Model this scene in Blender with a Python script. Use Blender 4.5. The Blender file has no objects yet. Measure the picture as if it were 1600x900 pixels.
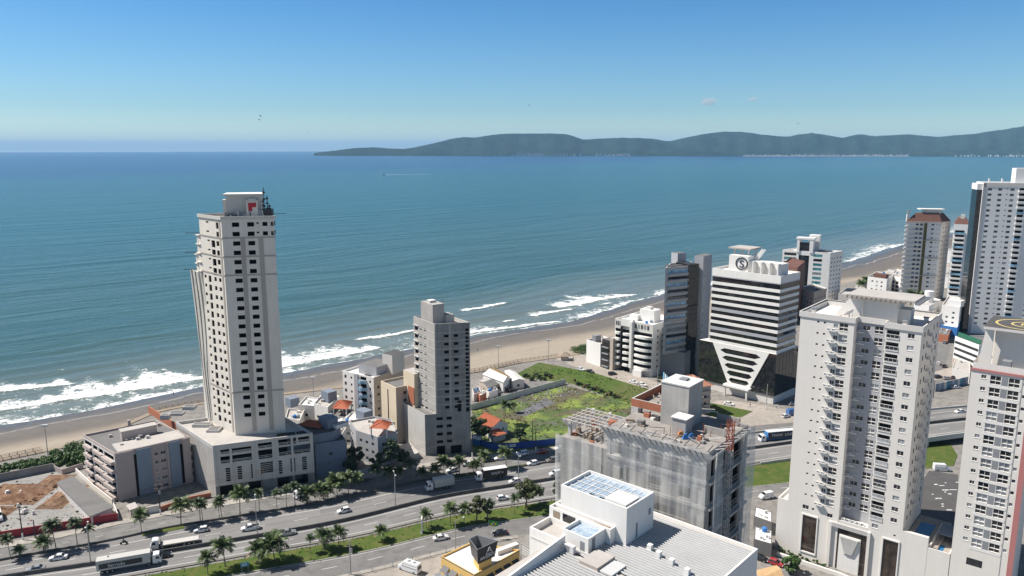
import bpy, math, random
import numpy as np
from mathutils import Vector, Matrix
random.seed(7)
R = math.radians
SC = bpy.context.scene
COL = SC.collection

# ---------------------------------------------------------------- camera model (for laying points out on the ground plan)
CAM_H, FPX, PITCH = 107.0, 1200.0, math.atan(218/1200.0)
CP, SP = math.cos(PITCH), math.sin(PITCH)
def G(px, py, z=0.0):
    u, v = (px-800)/FPX, (py-450)/FPX
    t = (CAM_H-z)/(v*CP+SP)
    return (u*t, t*(CP-v*SP))
def G3(px, py, z=0.0):
    x, y = G(px, py, z); return (x, y, z)
def onp(px, py, P0, P1):
    u, v = (px-800)/FPX, (py-450)/FPX
    d = (u, CP-v*SP, -(v*CP+SP))
    nx, ny = P1[1]-P0[1], -(P1[0]-P0[0])
    t = (nx*P0[0]+ny*P0[1])/(nx*d[0]+ny*d[1])
    return (d[0]*t, d[1]*t, CAM_H+d[2]*t)

# ---------------------------------------------------------------- node helpers
def new_mat(name):
    m = bpy.data.materials.new(name); m.use_nodes = True
    nt = m.node_tree; b = nt.nodes['Principled BSDF']
    return m, nt, b
def nd(nt, typ, **kw):
    n = nt.nodes.new(typ)
    for k, v in kw.items():
        if k.startswith('i_'):
            key = k[2:]
            key = int(key) if key.isdigit() else key
            s = n.inputs[key]
            if hasattr(v, 'is_output'): nt.links.new(v, s)
            else: s.default_value = v
        else: setattr(n, k, v)
    return n
def math_(nt, op, a, b=None, c=None, clamp=False):
    n = nt.nodes.new('ShaderNodeMath'); n.operation = op; n.use_clamp = clamp
    for i, v in enumerate((a, b, c)):
        if v is None: continue
        if hasattr(v, 'is_output'): nt.links.new(v, n.inputs[i])
        else: n.inputs[i].default_value = v
    return n.outputs[0]
def mixc(nt, fac, a, b, mode='MIX'):
    n = nt.nodes.new('ShaderNodeMix'); n.data_type = 'RGBA'; n.blend_type = mode
    for s, v in ((n.inputs[0], fac), (n.inputs[6], a), (n.inputs[7], b)):
        if hasattr(v, 'is_output'): nt.links.new(v, s)
        elif isinstance(v, (int, float)): s.default_value = v
        else: s.default_value = (*v, 1)
    return n.outputs[2]
def noise(nt, vec, scale, detail=3.0, rough=0.55, dist=0.0):
    n = nt.nodes.new('ShaderNodeTexNoise')
    if vec is not None: nt.links.new(vec, n.inputs['Vector'])
    n.inputs['Scale'].default_value = scale; n.inputs['Detail'].default_value = detail
    n.inputs['Roughness'].default_value = rough; n.inputs['Distortion'].default_value = dist
    return n.outputs['Fac']
def mapr(nt, v, a, b, c=0.0, d=1.0, smooth=False):
    n = nt.nodes.new('ShaderNodeMapRange'); nt.links.new(v, n.inputs[0])
    n.inputs[1].default_value = a; n.inputs[2].default_value = b
    n.inputs[3].default_value = c; n.inputs[4].default_value = d
    if smooth: n.interpolation_type = 'SMOOTHSTEP'
    return n.outputs[0]
def wpos(nt):
    return nt.nodes.new('ShaderNodeNewGeometry').outputs['Position']
def scaled(nt, vec, sx, sy, sz):
    n = nt.nodes.new('ShaderNodeMapping'); nt.links.new(vec, n.inputs[0])
    n.inputs['Scale'].default_value = (sx, sy, sz); return n.outputs[0]
def bump(nt, b, h, strength, dist=0.05):
    n = nt.nodes.new('ShaderNodeBump'); n.inputs['Strength'].default_value = strength
    n.inputs['Distance'].default_value = dist
    nt.links.new(h, n.inputs['Height']); nt.links.new(n.outputs[0], b.inputs['Normal'])

MATS = {}
def paint(name, col, var=0.10, rough=0.75, spec=0.3, streak=0.10, metal=0.0, fine=0.06, patch=0.25):
    """weathered wall paint / concrete: large patches, rain streaks and fine grain"""
    m, nt, b = new_mat(name); MATS[name] = m
    p = wpos(nt)
    n1 = noise(nt, p, patch, 4)
    n2 = noise(nt, scaled(nt, p, 1.4, 1.4, 0.09), 1.0, 3)
    n3 = noise(nt, p, 3.5, 2)
    f = math_(nt, 'ADD', math_(nt, 'MULTIPLY_ADD', n1, 2*var, -var), math_(nt, 'MULTIPLY_ADD', n2, 2*streak, -streak))
    f = math_(nt, 'ADD', f, math_(nt, 'MULTIPLY_ADD', n3, 2*fine, 1-fine))
    c = mixc(nt, 1.0, col, (1, 1, 1), 'MULTIPLY')
    v = nt.nodes.new('ShaderNodeVectorMath'); v.operation = 'SCALE'
    v.inputs[0].default_value = col; nt.links.new(f, v.inputs['Scale'])
    nt.links.new(v.outputs[0], b.inputs['Base Color'])
    b.inputs['Roughness'].default_value = rough; b.inputs['Specular IOR Level'].default_value = spec
    b.inputs['Metallic'].default_value = metal
    return m
def flat(name, col, rough=0.6, spec=0.4, metal=0.0, coat=0.0):
    m, nt, b = new_mat(name); MATS[name] = m
    n = noise(nt, wpos(nt), 2.0, 2)
    c = mixc(nt, math_(nt, 'MULTIPLY_ADD', n, 0.24, -0.12, clamp=False), col, tuple(x*0.6 for x in col))
    nt.links.new(mixc(nt, mapr(nt, n, 0.3, 0.7, 0, 0.25), col, tuple(x*0.72 for x in col)), b.inputs['Base Color'])
    b.inputs['Roughness'].default_value = rough; b.inputs['Specular IOR Level'].default_value = spec
    b.inputs['Metallic'].default_value = metal; b.inputs['Coat Weight'].default_value = coat
    return m
def glass(name, col, light=None, share=0.25, rough=0.06, spec=0.6):
    """window glass: dark room behind; some panes have curtains drawn (chosen per object / per cell)"""
    m, nt, b = new_mat(name); MATS[name] = m
    oi = nt.nodes.new('ShaderNodeObjectInfo').outputs['Random']
    p = wpos(nt)
    w = nt.nodes.new('ShaderNodeTexWhiteNoise'); nt.links.new(oi, w.inputs['Vector'])
    n = noise(nt, p, 0.5, 2)
    base = mixc(nt, mapr(nt, n, 0.35, 0.65), col, tuple(min(1, x*2.2+0.008) for x in col))
    if light:
        f = mapr(nt, w.outputs['Value'], 1-share, 1-share+0.02)
        base = mixc(nt, math_(nt, 'MULTIPLY', f, mapr(nt, n, 0.3, 0.6, 0.45, 1.0)), base, light)
    nt.links.new(base, b.inputs['Base Color'])
    b.inputs['Roughness'].default_value = rough; b.inputs['Specular IOR Level'].default_value = spec
    return m

paint('white', (0.80, 0.775, 0.735), 0.07, streak=0.08, fine=0.03)
paint('white_far', (0.78, 0.765, 0.74), 0.04, streak=0.04, fine=0.03)
paint('offwhite', (0.66, 0.63, 0.59), 0.05, streak=0.06, fine=0.03)
paint('warm_white', (0.755, 0.715, 0.66), 0.04, streak=0.05, fine=0.03)
paint('grey_wall', (0.40, 0.405, 0.425), 0.05, streak=0.06, fine=0.03)
paint('mid_grey', (0.25, 0.26, 0.275), 0.08, streak=0.08)
paint('beige_trim', (0.42, 0.38, 0.33), 0.08, streak=0.08)
paint('tower_white', (0.72, 0.665, 0.585), 0.09, streak=0.12, fine=0.05)
paint('podium_beige', (0.58, 0.55, 0.50), 0.08, streak=0.10, fine=0.05)
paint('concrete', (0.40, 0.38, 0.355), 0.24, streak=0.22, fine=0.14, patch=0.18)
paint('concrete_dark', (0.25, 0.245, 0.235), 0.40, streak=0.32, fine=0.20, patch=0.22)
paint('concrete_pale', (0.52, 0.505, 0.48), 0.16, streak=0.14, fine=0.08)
paint('roof_grey', (0.17, 0.165, 0.16), 0.20, streak=0.0, fine=0.15)
paint('roof_pale', (0.46, 0.43, 0.40), 0.20, streak=0.0, fine=0.14)
paint('roof_white', (0.74, 0.72, 0.69), 0.10, streak=0.0, fine=0.06)
paint('roof_dark', (0.095, 0.09, 0.088), 0.25, streak=0.0, fine=0.15)
paint('void', (0.028, 0.027, 0.027), 0.2, streak=0.1)  # near-black lining: the dark of unlit rooms is put into the colour
paint('pinkish', (0.44, 0.375, 0.345), 0.08, streak=0.08)
paint('blue_grey', (0.23, 0.285, 0.345), 0.08, streak=0.10)
paint('slate_blue', (0.20, 0.235, 0.29), 0.10, streak=0.10)
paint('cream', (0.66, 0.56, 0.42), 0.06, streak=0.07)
paint('tan_shade', (0.46, 0.39, 0.33), 0.08, streak=0.08)  # tan paint, and a shaded copy of cream for walls facing away from sun
paint('yellow_paint', (0.72, 0.47, 0.16), 0.08, streak=0.10)
paint('red_pink', (0.46, 0.19, 0.18), 0.06, streak=0.06)
paint('red_wall', (0.34, 0.045, 0.055), 0.12, streak=0.15)
paint('blue_hoard', (0.035, 0.085, 0.30), 0.12, streak=0.15)
paint('tile', (0.42, 0.13, 0.07), 0.22, rough=0.8, streak=0.0, fine=0.25, patch=0.6)
paint('tile_old', (0.42, 0.20, 0.13), 0.25, rough=0.8, streak=0.0, fine=0.25, patch=0.5)
paint('tile_brown', (0.17, 0.085, 0.065), 0.15, rough=0.8, streak=0.0, fine=0.2)
paint('tile_ochre', (0.55, 0.37, 0.20), 0.2, rough=0.8, streak=0.0, fine=0.25, patch=0.7)
paint('brickred', (0.40, 0.15, 0.085), 0.2, streak=0.1, fine=0.2)
paint('trunk', (0.20, 0.17, 0.14), 0.2, streak=0.2)
paint('wood', (0.30, 0.24, 0.18), 0.2, streak=0.1)
paint('dark_metal', (0.045, 0.045, 0.05), 0.1, rough=0.45)
paint('steel', (0.34, 0.35, 0.36), 0.1, rough=0.4, metal=0.4)
paint('pole', (0.36, 0.355, 0.34), 0.1)
paint('rust_red', (0.35, 0.10, 0.06), 0.2)
flat('black', (0.012, 0.012, 0.014), 0.5)
flat('tyre', (0.018, 0.018, 0.018), 0.85, 0.2)
flat('car_white', (0.80, 0.80, 0.80), 0.25, 0.5, coat=0.6)
flat('car_silver', (0.42, 0.43, 0.45), 0.28, 0.5, 0.4, coat=0.5)
flat('car_black', (0.012, 0.012, 0.015), 0.18, 0.5, coat=0.6)
flat('car_red', (0.36, 0.015, 0.02), 0.25, 0.5, coat=0.6)
flat('car_blue', (0.06, 0.16, 0.40), 0.3, 0.5, coat=0.4)
flat('car_tan', (0.24, 0.21, 0.17), 0.28, 0.5, 0.3, coat=0.5)
flat('truck_grey', (0.52, 0.51, 0.48), 0.6)
flat('lamp_white', (0.75, 0.75, 0.75), 0.4)
flat('red_sign', (0.50, 0.02, 0.03), 0.5)
flat('sign_blue', (0.05, 0.20, 0.45), 0.4)
flat('sign_cyan', (0.22, 0.48, 0.72), 0.4)
flat('sign_teal', (0.03, 0.24, 0.33), 0.4)
flat('flag_green', (0.02, 0.30, 0.08), 0.8)
flat('flag_yellow', (0.75, 0.60, 0.03), 0.8)
flat('tarp_blue', (0.04, 0.19, 0.50), 0.6)
flat('orange', (0.65, 0.20, 0.04), 0.7)
flat('pad_yellow', (0.62, 0.50, 0.20), 0.7)
flat('pool', (0.03, 0.16, 0.34), 0.08)
flat('olive_glass', (0.12, 0.10, 0.02), 0.25)
flat('skin', (0.36, 0.20, 0.14), 0.6)
flat('cloth_dark', (0.05, 0.055, 0.08), 0.9)
flat('cloth_red', (0.30, 0.05, 0.05), 0.9)
flat('acbox', (0.72, 0.71, 0.69), 0.5)
flat('teal_net', (0.03, 0.15, 0.09), 0.8)
flat('white_line', (0.62, 0.62, 0.60), 0.8)
glass('glass_dark', (0.014, 0.016, 0.02), (0.30, 0.32, 0.34), 0.16)
glass('glass_mix', (0.016, 0.019, 0.023), (0.46, 0.48, 0.50), 0.36)
glass('glass_black', (0.008, 0.009, 0.011), None, rough=0.03, spec=0.8)
glass('glass_brown', (0.03, 0.02, 0.015), None, rough=0.04, spec=0.8)
glass('glass_teal', (0.05, 0.16, 0.17), None, rough=0.1)
glass('glass_cyan', (0.14, 0.26, 0.36), None, rough=0.1)
glass('glass_far', (0.03, 0.035, 0.04), (0.35, 0.37, 0.40), 0.25, rough=0.15)
glass('car_glass', (0.012, 0.014, 0.016), None, rough=0.05)

# ---------------------------------------------------------------- mesh builder
class MB:
    def __init__(s): s.v, s.f, s.m = [], [], []
    def quad(s, a, b, c, d, m):
        i = len(s.v); s.v += [tuple(a), tuple(b), tuple(c), tuple(d)]; s.f.append((i, i+1, i+2, i+3)); s.m.append(m)
    def poly(s, pts, m):
        i = len(s.v); s.v += [tuple(p) for p in pts]; s.f.append(tuple(range(i, i+len(pts)))); s.m.append(m)
    def hexa(s, p, m, mt=None):
        """8 points: bottom 0-3 (ccw seen from above), top 4-7"""
        i = len(s.v); s.v += [tuple(q) for q in p]
        for k, f in enumerate(((3, 2, 1, 0), (4, 5, 6, 7), (0, 1, 5, 4), (1, 2, 6, 5), (2, 3, 7, 6), (3, 0, 4, 7))):
            s.f.append(tuple(i+q for q in f)); s.m.append(mt if (mt and k == 1) else m)
    def box(s, x0, y0, z0, x1, y1, z1, m, T=None, mt=None):
        p = [(x0, y0, z0), (x1, y0, z0), (x1, y1, z0), (x0, y1, z0), (x0, y0, z1), (x1, y0, z1), (x1, y1, z1), (x0, y1, z1)]
        if T is not None: p = [T @ Vector(q) for q in p]
        s.hexa(p, m, mt)
    def prism(s, poly, z0, z1, m, mt=None, bottom=False):
        n = len(poly); i = len(s.v)
        s.v += [(x, y, z0) for x, y in poly]+[(x, y, z1) for x, y in poly]
        for k in range(n):
            j = (k+1) % n; s.f.append((i+k, i+j, i+n+j, i+n+k)); s.m.append(m)
        s.f.append(tuple(i+n+k for k in range(n))); s.m.append(mt or m)
        if bottom: s.f.append(tuple(i+k for k in reversed(range(n)))); s.m.append(m)
    def bar(s, p0, p1, w, m, h=None):
        """square-section bar between two points"""
        p0, p1 = Vector(p0), Vector(p1); d = (p1-p0)
        if d.length < 1e-6: return
        d.normalize(); up = Vector((0, 0, 1)) if abs(d.z) < 0.9 else Vector((1, 0, 0))
        a = d.cross(up).normalized()*(w/2); b = a.cross(d).normalized()*((h or w)/2)
        i = len(s.v)
        for q in (p0, p1): s.v += [tuple(q-a-b), tuple(q+a-b), tuple(q+a+b), tuple(q-a+b)]
        for f in ((0, 1, 2, 3), (7, 6, 5, 4), (0, 4, 5, 1), (1, 5, 6, 2), (2, 6, 7, 3), (3, 7, 4, 0)):
            s.f.append(tuple(i+q for q in f)); s.m.append(m)
    def tube(s, pts, radii, n, m, cap=True):
        rings = []
        for k, p in enumerate(pts):
            p = Vector(p); d = Vector(pts[min(k+1, len(pts)-1)])-Vector(pts[max(k-1, 0)])
            d.normalize(); up = Vector((0, 0, 1)) if abs(d.z) < 0.95 else Vector((1, 0, 0))
            a = d.cross(up).normalized(); b = a.cross(d)
            i = len(s.v); r = radii[k] if hasattr(radii, '__len__') else radii
            s.v += [tuple(p+a*(r*math.cos(2*math.pi*q/n))+b*(r*math.sin(2*math.pi*q/n))) for q in range(n)]
            rings.append(i)
        for i, j in zip(rings, rings[1:]):
            for q in range(n):
                w = (q+1) % n; s.f.append((i+q, j+q, j+w, i+w)); s.m.append(m)
        if cap:
            s.f.append(tuple(rings[0]+q for q in range(n))); s.m.append(m)
            s.f.append(tuple(rings[-1]+q for q in reversed(range(n)))); s.m.append(m)
    def add(s, o, T=None):
        i = len(s.v)
        s.v += [tuple(T @ Vector(q)) for q in o.v] if T is not None else o.v
        s.f += [tuple(i+q for q in f) for f in o.f]; s.m += o.m
    def mesh(s, name, off=(0, 0, 0), smooth=False):
        me = bpy.data.meshes.new(name)
        ox, oy, oz = off
        me.from_pydata([(x-ox, y-oy, z-oz) for x, y, z in s.v], [], s.f)
        keys = list(dict.fromkeys(s.m))
        for k in keys: me.materials.append(MATS[k])
        idx = {k: i for i, k in enumerate(keys)}
        me.polygons.foreach_set('material_index', [idx[k] for k in s.m])
        if smooth: me.polygons.foreach_set('use_smooth', [True]*len(me.polygons))
        me.update(); return me
    def build(s, name, parent=None, smooth=False, label=None):
        """link as one object; vertices are in world space, the parent is an unrotated Empty"""
        off = tuple(parent.location) if parent else (0, 0, 0)
        o = bpy.data.objects.new(name, s.mesh(name, off, smooth)); COL.objects.link(o)
        if parent: o.parent = parent
        if label: o['label'] = label
        return o
def tag(o, label=None, cat=None, group=None, kind=None):
    for k, v in (('label', label), ('category', cat), ('group', group), ('kind', kind)):
        if v: o[k] = v
    return o
def thing(name, label, cat, loc, group=None, rz=0):
    o = bpy.data.objects.new(name, None); COL.objects.link(o)
    o.location = loc; o.rotation_euler = (0, 0, rz); o.empty_display_size = 1
    return tag(o, label, cat, group)
def put(name, me, parent=None, M=None):
    o = bpy.data.objects.new(name, me); COL.objects.link(o)
    if parent: o.parent = parent
    if M is not None: o.matrix_local = M
    return o
def copy_tree(o, parent=None):
    c = o.copy(); COL.objects.link(c)
    if parent: c.parent = parent
    for ch in o.children: copy_tree(ch, c)
    return c
def struct(name, mb, smooth=False):
    return tag(mb.build(name, None, smooth), kind='structure')
def line_pts(pts, step=4.0):
    """Catmull-Rom through plan points"""
    P = [Vector((*p, 0)) if len(p) == 2 else Vector(p) for p in pts]
    P = [P[0]*2-P[1]]+P+[P[-1]*2-P[-2]]
    out = []
    for i in range(1, len(P)-2):
        a, b, c, d = P[i-1:i+3]; n = max(1, int((c-b).length/step))
        for k in range(n):
            t = k/n
            out.append(0.5*((2*b)+(c-a)*t+(2*a-5*b+4*c-d)*t*t+(3*b-a-3*c+d)*t**3))
    out.append(P[-2]); return out
def offset(line, o):
    """shift a polyline sideways (positive = to the left of its direction); o may be a function of x"""
    out = []
    for k, p in enumerate(line):
        d = line[min(k+1, len(line)-1)]-line[max(k-1, 0)]; d.z = 0; d.normalize()
        w = o(p.x) if callable(o) else o
        out.append(p+Vector((-d.y, d.x, 0))*w)
    return out
def ribbon(mb, A, B, m, za=0.0, zb=None):
    zb = za if zb is None else zb
    for k in range(min(len(A), len(B))-1):
        mb.quad((A[k].x, A[k].y, A[k].z+za), (A[k+1].x, A[k+1].y, A[k+1].z+za), (B[k+1].x, B[k+1].y, B[k+1].z+zb), (B[k].x, B[k].y, B[k].z+zb), m)
def tab(xs, ys):
    return lambda x: float(np.interp(x, xs, ys))
# ================================================================ camera, light, sky
cd = bpy.data.cameras.new('camera'); cam = bpy.data.objects.new('camera', cd); COL.objects.link(cam)
cam.location = (0, 0, CAM_H); cam.rotation_euler = (math.pi/2-PITCH, 0, 0)
cd.sensor_width = 36; cd.lens = 36*FPX/1600; cd.clip_start = 1; cd.clip_end = 90000
SC.camera = cam
SUN = Vector((-0.75, 0.13, 1.0)).normalized()
sl = bpy.data.lights.new('sun', 'SUN'); sl.energy = 5.0; sl.angle = R(0.5); sl.color = (1.0, 0.945, 0.87)
so = bpy.data.objects.new('sun', sl); COL.objects.link(so)
so.rotation_euler = SUN.to_track_quat('Z', 'Y').to_euler()
W = bpy.data.worlds.new('World'); SC.world = W; W.use_nodes = True
nt = W.node_tree; bg = nt.nodes['Background']
sky = nt.nodes.new('ShaderNodeTexSky'); sky.sky_type = 'NISHITA'; sky.sun_disc = False
sky.sun_elevation = math.asin(SUN.z); sky.sun_rotation = math.atan2(SUN.x, SUN.y)
sky.altitude = 100; sky.air_density = 1.0; sky.dust_density = 0.4; sky.ozone_density = 2.5
tc = nt.nodes.new('ShaderNodeTexCoord')
sx = nt.nodes.new('ShaderNodeSeparateXYZ'); nt.links.new(tc.outputs['Generated'], sx.inputs[0])
cr = nt.nodes.new('ShaderNodeValToRGB'); nt.links.new(sx.outputs['Z'], cr.inputs[0])
el = cr.color_ramp.elements; el[0].position = 0.0; el[0].color = (0.88, 1.06, 1.12, 1); el[1].position = 0.22; el[1].color = (0.27, 0.57, 0.86, 1)
for pos, c_ in ((0.049, (0.53, 0.75, 0.91, 1)), (0.163, (0.32, 0.63, 0.89, 1)), (0.42, (0.43, 0.48, 0.53, 1)), (0.75, (0.49, 0.475, 0.43, 1))):
    e_ = cr.color_ramp.elements.new(pos); e_.color = c_
nt.links.new(mixc(nt, 1.0, sky.outputs[0], cr.outputs[0], 'MULTIPLY'), bg.inputs[0]); bg.inputs[1].default_value = 0.10
SC.view_settings.view_transform = 'Standard'; SC.view_settings.look = 'None'
SC.view_settings.exposure = 0.42; SC.view_settings.gamma = 1.0
SC.render.engine = 'CYCLES'
SC.cycles.max_bounces = 6; SC.cycles.diffuse_bounces = 3; SC.cycles.glossy_bounces = 3
SC.cycles.transparent_max_bounces = 12; SC.cycles.volume_bounces = 1
SC.cycles.caustics_reflective = False; SC.cycles.caustics_refractive = False
SC.cycles.use_denoising = True; SC.cycles.sample_clamp_indirect = 4.0

# ================================================================ coast frame: s along the shore, d towards the sea
EX, EY, NX, NY = 0.737, 0.676, -0.676, 0.737
def SD(x, y): return (x*EX+y*EY, x*NX+y*NY)
def XY(s, d): return (s*EX+d*NX, s*EY+d*NY)
d_water = tab([-2000, -200, 46, 80, 121, 161, 281, 349, 480, 714, 900, 3000, 9000], [352, 352, 352, 348, 349, 343, 339, 328, 345, 322, 341, 420, 1500])
d_prom = tab([-2000, 40, 66, 97, 112, 231, 255, 292, 340, 618, 900, 3000, 9000], [309, 309, 307, 325, 323, 279, 278, 268, 268, 268, 262, 330, 1400])
SEA_Z = -1.5

def sheet(name, m, rows, uv=None, attr=None, smooth=True):
    """a grid surface from rows of points, with optional UVs (metres) and a float attribute"""
    nr, nc = len(rows), len(rows[0])
    me = bpy.data.meshes.new(name)
    fs = [(i*nc+j, i*nc+j+1, (i+1)*nc+j+1, (i+1)*nc+j) for i in range(nr-1) for j in range(nc-1)]
    me.from_pydata([p for r in rows for p in r], [], fs)
    me.materials.append(m)
    if uv is not None:
        flatuv = [q for r in uv for q in r]
        l = me.uv_layers.new(name='UVMap')
        vi = np.empty(len(me.loops), dtype=np.int32); me.loops.foreach_get('vertex_index', vi)
        l.data.foreach_set('uv', np.array(flatuv, dtype=np.float32)[vi].ravel())
    if attr is not None:
        a = me.attributes.new('foam', 'FLOAT', 'POINT'); a.data.foreach_set('value', np.array(attr, dtype=np.float32).ravel())
    if smooth: me.polygons.foreach_set('use_smooth', [True]*len(me.polygons))
    me.update()
    o = bpy.data.objects.new(name, me); COL.objects.link(o); return o

# ---------------------------------------------------------------- breaking waves (plan polylines of their fronts, trailing width towards the sea)
def wl(*pts): return [SD(*G(x, y, SEA_Z)) for x, y in pts]
BREAK = []   # (front polyline in (s,v), trail widths, strength)
def brk(fr, tr, k=1.0):
    f = sorted((s, d-d_water(s)) for s, d in wl(*fr))
    BREAK.append((np.array(f), tr, k))
brk([(-160, 635), (0, 611), (60, 606), (118, 600), (130, 598)], [14, 14, 12, 10, 4], 1.0)
brk([(-170, 668), (0, 642), (87, 627), (173, 616), (240, 604), (302, 595), (340, 590)], [12, 12, 16, 26, 28, 24, 18], 1.0)
brk([(75, 582), (112, 577)], [2, 2], 0.8)
brk([(190, 564), (214, 561)], [1.5, 1.5], 0.6)
brk([(330, 592), (440, 575), (500, 563), (560, 551), (603, 542)], [26, 27, 26, 20, 8], 1.0)
brk([(548, 533), (597, 527), (640, 519), (690, 512)], [4, 7, 3, 2], 0.95)
brk([(716, 487), (770, 478), (796, 473)], [4, 6, 1.5], 1.0)
brk([(700, 530), (735, 522), (822, 510), (882, 502)], [24, 20, 7, 3], 0.85)
brk([(781, 505), (812, 500)], [3, 2], 0.8)
brk([(822, 495), (845, 491), (902, 483)], [13, 9, 3], 0.95)
brk([(868, 482), (905, 476), (950, 468), (1000, 460)], [12, 20, 21, 2], 1.0)
brk([(934, 478), (963, 473)], [5, 2], 0.8)
brk([(889, 501), (927, 496), (961, 485), (1010, 477)], [8, 10, 14, 6], 0.75)
brk([(1022, 462), (1040, 456), (1075, 449)], [3, 4, 4], 0.9)
brk([(1317, 413), (1345, 405), (1373, 397)], [5, 6, 4], 0.9)
brk([(1390, 393), (1412, 388)], [5, 5], 0.9)
brk([(1315, 427), (1340, 420), (1367, 413)], [4, 6, 6], 0.85)
brk([(1330, 399), (1352, 396), (1390, 387)], [6, 8, 5], 0.7)
ss = np.concatenate([np.arange(-260, 600, 2.5), np.arange(600, 1500, 6.0)]); vv = np.concatenate([np.arange(-10, 70, 0.8), np.arange(70, 131, 2.0)])
S_, V_ = np.meshgrid(ss, vv)
DW = np.array([d_water(s) for s in ss])[None, :].repeat(len(vv), 0)
rng = np.random.RandomState(3)
wob = sum(a*np.sin(S_*k+p+V_*q) for a, k, p, q in ((1.6, .045, 1, .02), (1.0, .13, 2, .05), (0.6, .31, 0.5, .1), (0.35, .8, 3, .2)))
foam = np.zeros_like(S_); hgt = np.zeros_like(S_)
for f, tr, k in BREAK:
    s0, s1 = f[0, 0], f[-1, 0]
    vf = np.interp(S_, f[:, 0], f[:, 1])+wob*0.45
    tw = 1.6*np.interp(S_, f[:, 0], tr)*(1+0.25*np.sin(S_*.21+k*9)+0.15*np.sin(S_*.57))
    tip = np.clip(np.minimum(S_-s0, s1-S_)/6.0, 0, 1)
    dv = V_-vf
    fr = np.where(dv < 0, np.maximum(np.clip(1+dv/0.9, 0, 1), 0.52*np.clip(1+dv/np.maximum(tw*.8, 1), 0, 1)*(tw > 8)), np.clip(1-dv/np.maximum(tw, 0.5), 0, 1)**0.75)
    crest = np.exp(-((dv-0.8)/1.6)**2)
    foam = np.maximum(foam, tip*k*np.maximum(fr*0.78, crest))
    hgt += 0.7*tip*k*np.exp(-((dv-1.0)/2.2)**2)
# thin run-up line and lacy backwash just behind it
edge = V_-wob*1.0
run = np.clip(1-np.abs(edge-0.3)/1.1, 0, 1)*0.75
back = np.where(edge > 0, np.clip(1-edge/(26+14*np.sin(S_*.021+2)), 0, 1)**0.7, 0)*0.60*np.clip(0.85+0.35*np.sin(S_*.05+1)+0.3*np.sin(S_*.017), 0.35, 1)
foam = np.maximum(foam, np.maximum(run, back)); foam[edge < -0.9] = 0
# old swell lines further out
swell = 0.22*np.sin(V_*2*math.pi/17+wob*0.5)*np.clip(V_/60, 0, 1)
Z_ = SEA_Z+np.where(edge < 0, edge*0.018*0, 0)+hgt+swell*0.8
Z_ = np.where(V_ < -1.5, SEA_Z-0.6, Z_); Z_[-1, :] = SEA_Z
XX, YY = S_*EX+(V_+DW)*NX, S_*EY+(V_+DW)*NY

m, nt, b = new_mat('sea_water')
uvn = nt.nodes.new('ShaderNodeUVMap'); uv = uvn.outputs[0]
sp = nt.nodes.new('ShaderNodeSeparateXYZ'); nt.links.new(uv, sp.inputs[0]); U, V = sp.outputs[0], sp.outputs[1]
p = wpos(nt)
vw = math_(nt, 'ADD', V, math_(nt, 'MULTIPLY_ADD', noise(nt, scaled(nt, uv, .004, .012, 1), 1.0, 3), 90, -45))
shoal = mapr(nt, vw, 5, 150, smooth=True)
c = mixc(nt, shoal, (0.150, 0.178, 0.162), (0.046, 0.104, 0.100))
c = mixc(nt, mapr(nt, V, 120, 900, smooth=True), c, (0.016, 0.088, 0.098))
vfar = math_(nt, 'ADD', V, math_(nt, 'MULTIPLY_ADD', noise(nt, scaled(nt, uv, .0004, .0003, 1), 1.0, 2), 1600, -800))
c = mixc(nt, mapr(nt, vfar, 900, 2900, smooth=True), c, (0.007, 0.075, 0.106))
c = mixc(nt, mapr(nt, vfar, 2700, 3500, smooth=True), c, (0.002, 0.040, 0.115))
# streaks of turbidity parallel to the shore
st = noise(nt, scaled(nt, uv, .0022, .016, 1), 1.0, 5, 0.6)
c = mixc(nt, mapr(nt, st, 0.35, 0.7), c, (0.0, 0.03, 0.05), 'MIX') if False else mixc(nt, mapr(nt, st, 0.30, 0.72, 0, 0.30), c, (0.006, 0.052, 0.075))
at = nt.nodes.new('ShaderNodeAttribute'); at.attribute_name = 'foam'; FO = at.outputs['Fac']
warp = nt.nodes.new('ShaderNodeTexNoise'); nt.links.new(p, warp.inputs['Vector']); warp.inputs['Scale'].default_value = 0.18; warp.inputs['Detail'].default_value = 2
wv = nt.nodes.new('ShaderNodeVectorMath'); wv.operation = 'MULTIPLY_ADD'; nt.links.new(warp.outputs['Color'], wv.inputs[0]); wv.inputs[1].default_value = (6, 6, 0); nt.links.new(p, wv.inputs[2])
lace1 = noise(nt, wv.outputs[0], 1.0, 5, 0.75)
lace2 = noise(nt, wv.outputs[0], 0.20, 3, 0.6)
lace = math_(nt, 'MULTIPLY_ADD', lace2, 0.75, math_(nt, 'MULTIPLY', lace1, 0.85))
thr = math_(nt, 'MULTIPLY_ADD', FO, 0.74, 0.46)
fm = mapr(nt, math_(nt, 'SUBTRACT', thr, lace), -0.06, 0.10, 0, 1, True)
fm = math_(nt, 'MULTIPLY', fm, mapr(nt, FO, 0.03, 0.12))
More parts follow.
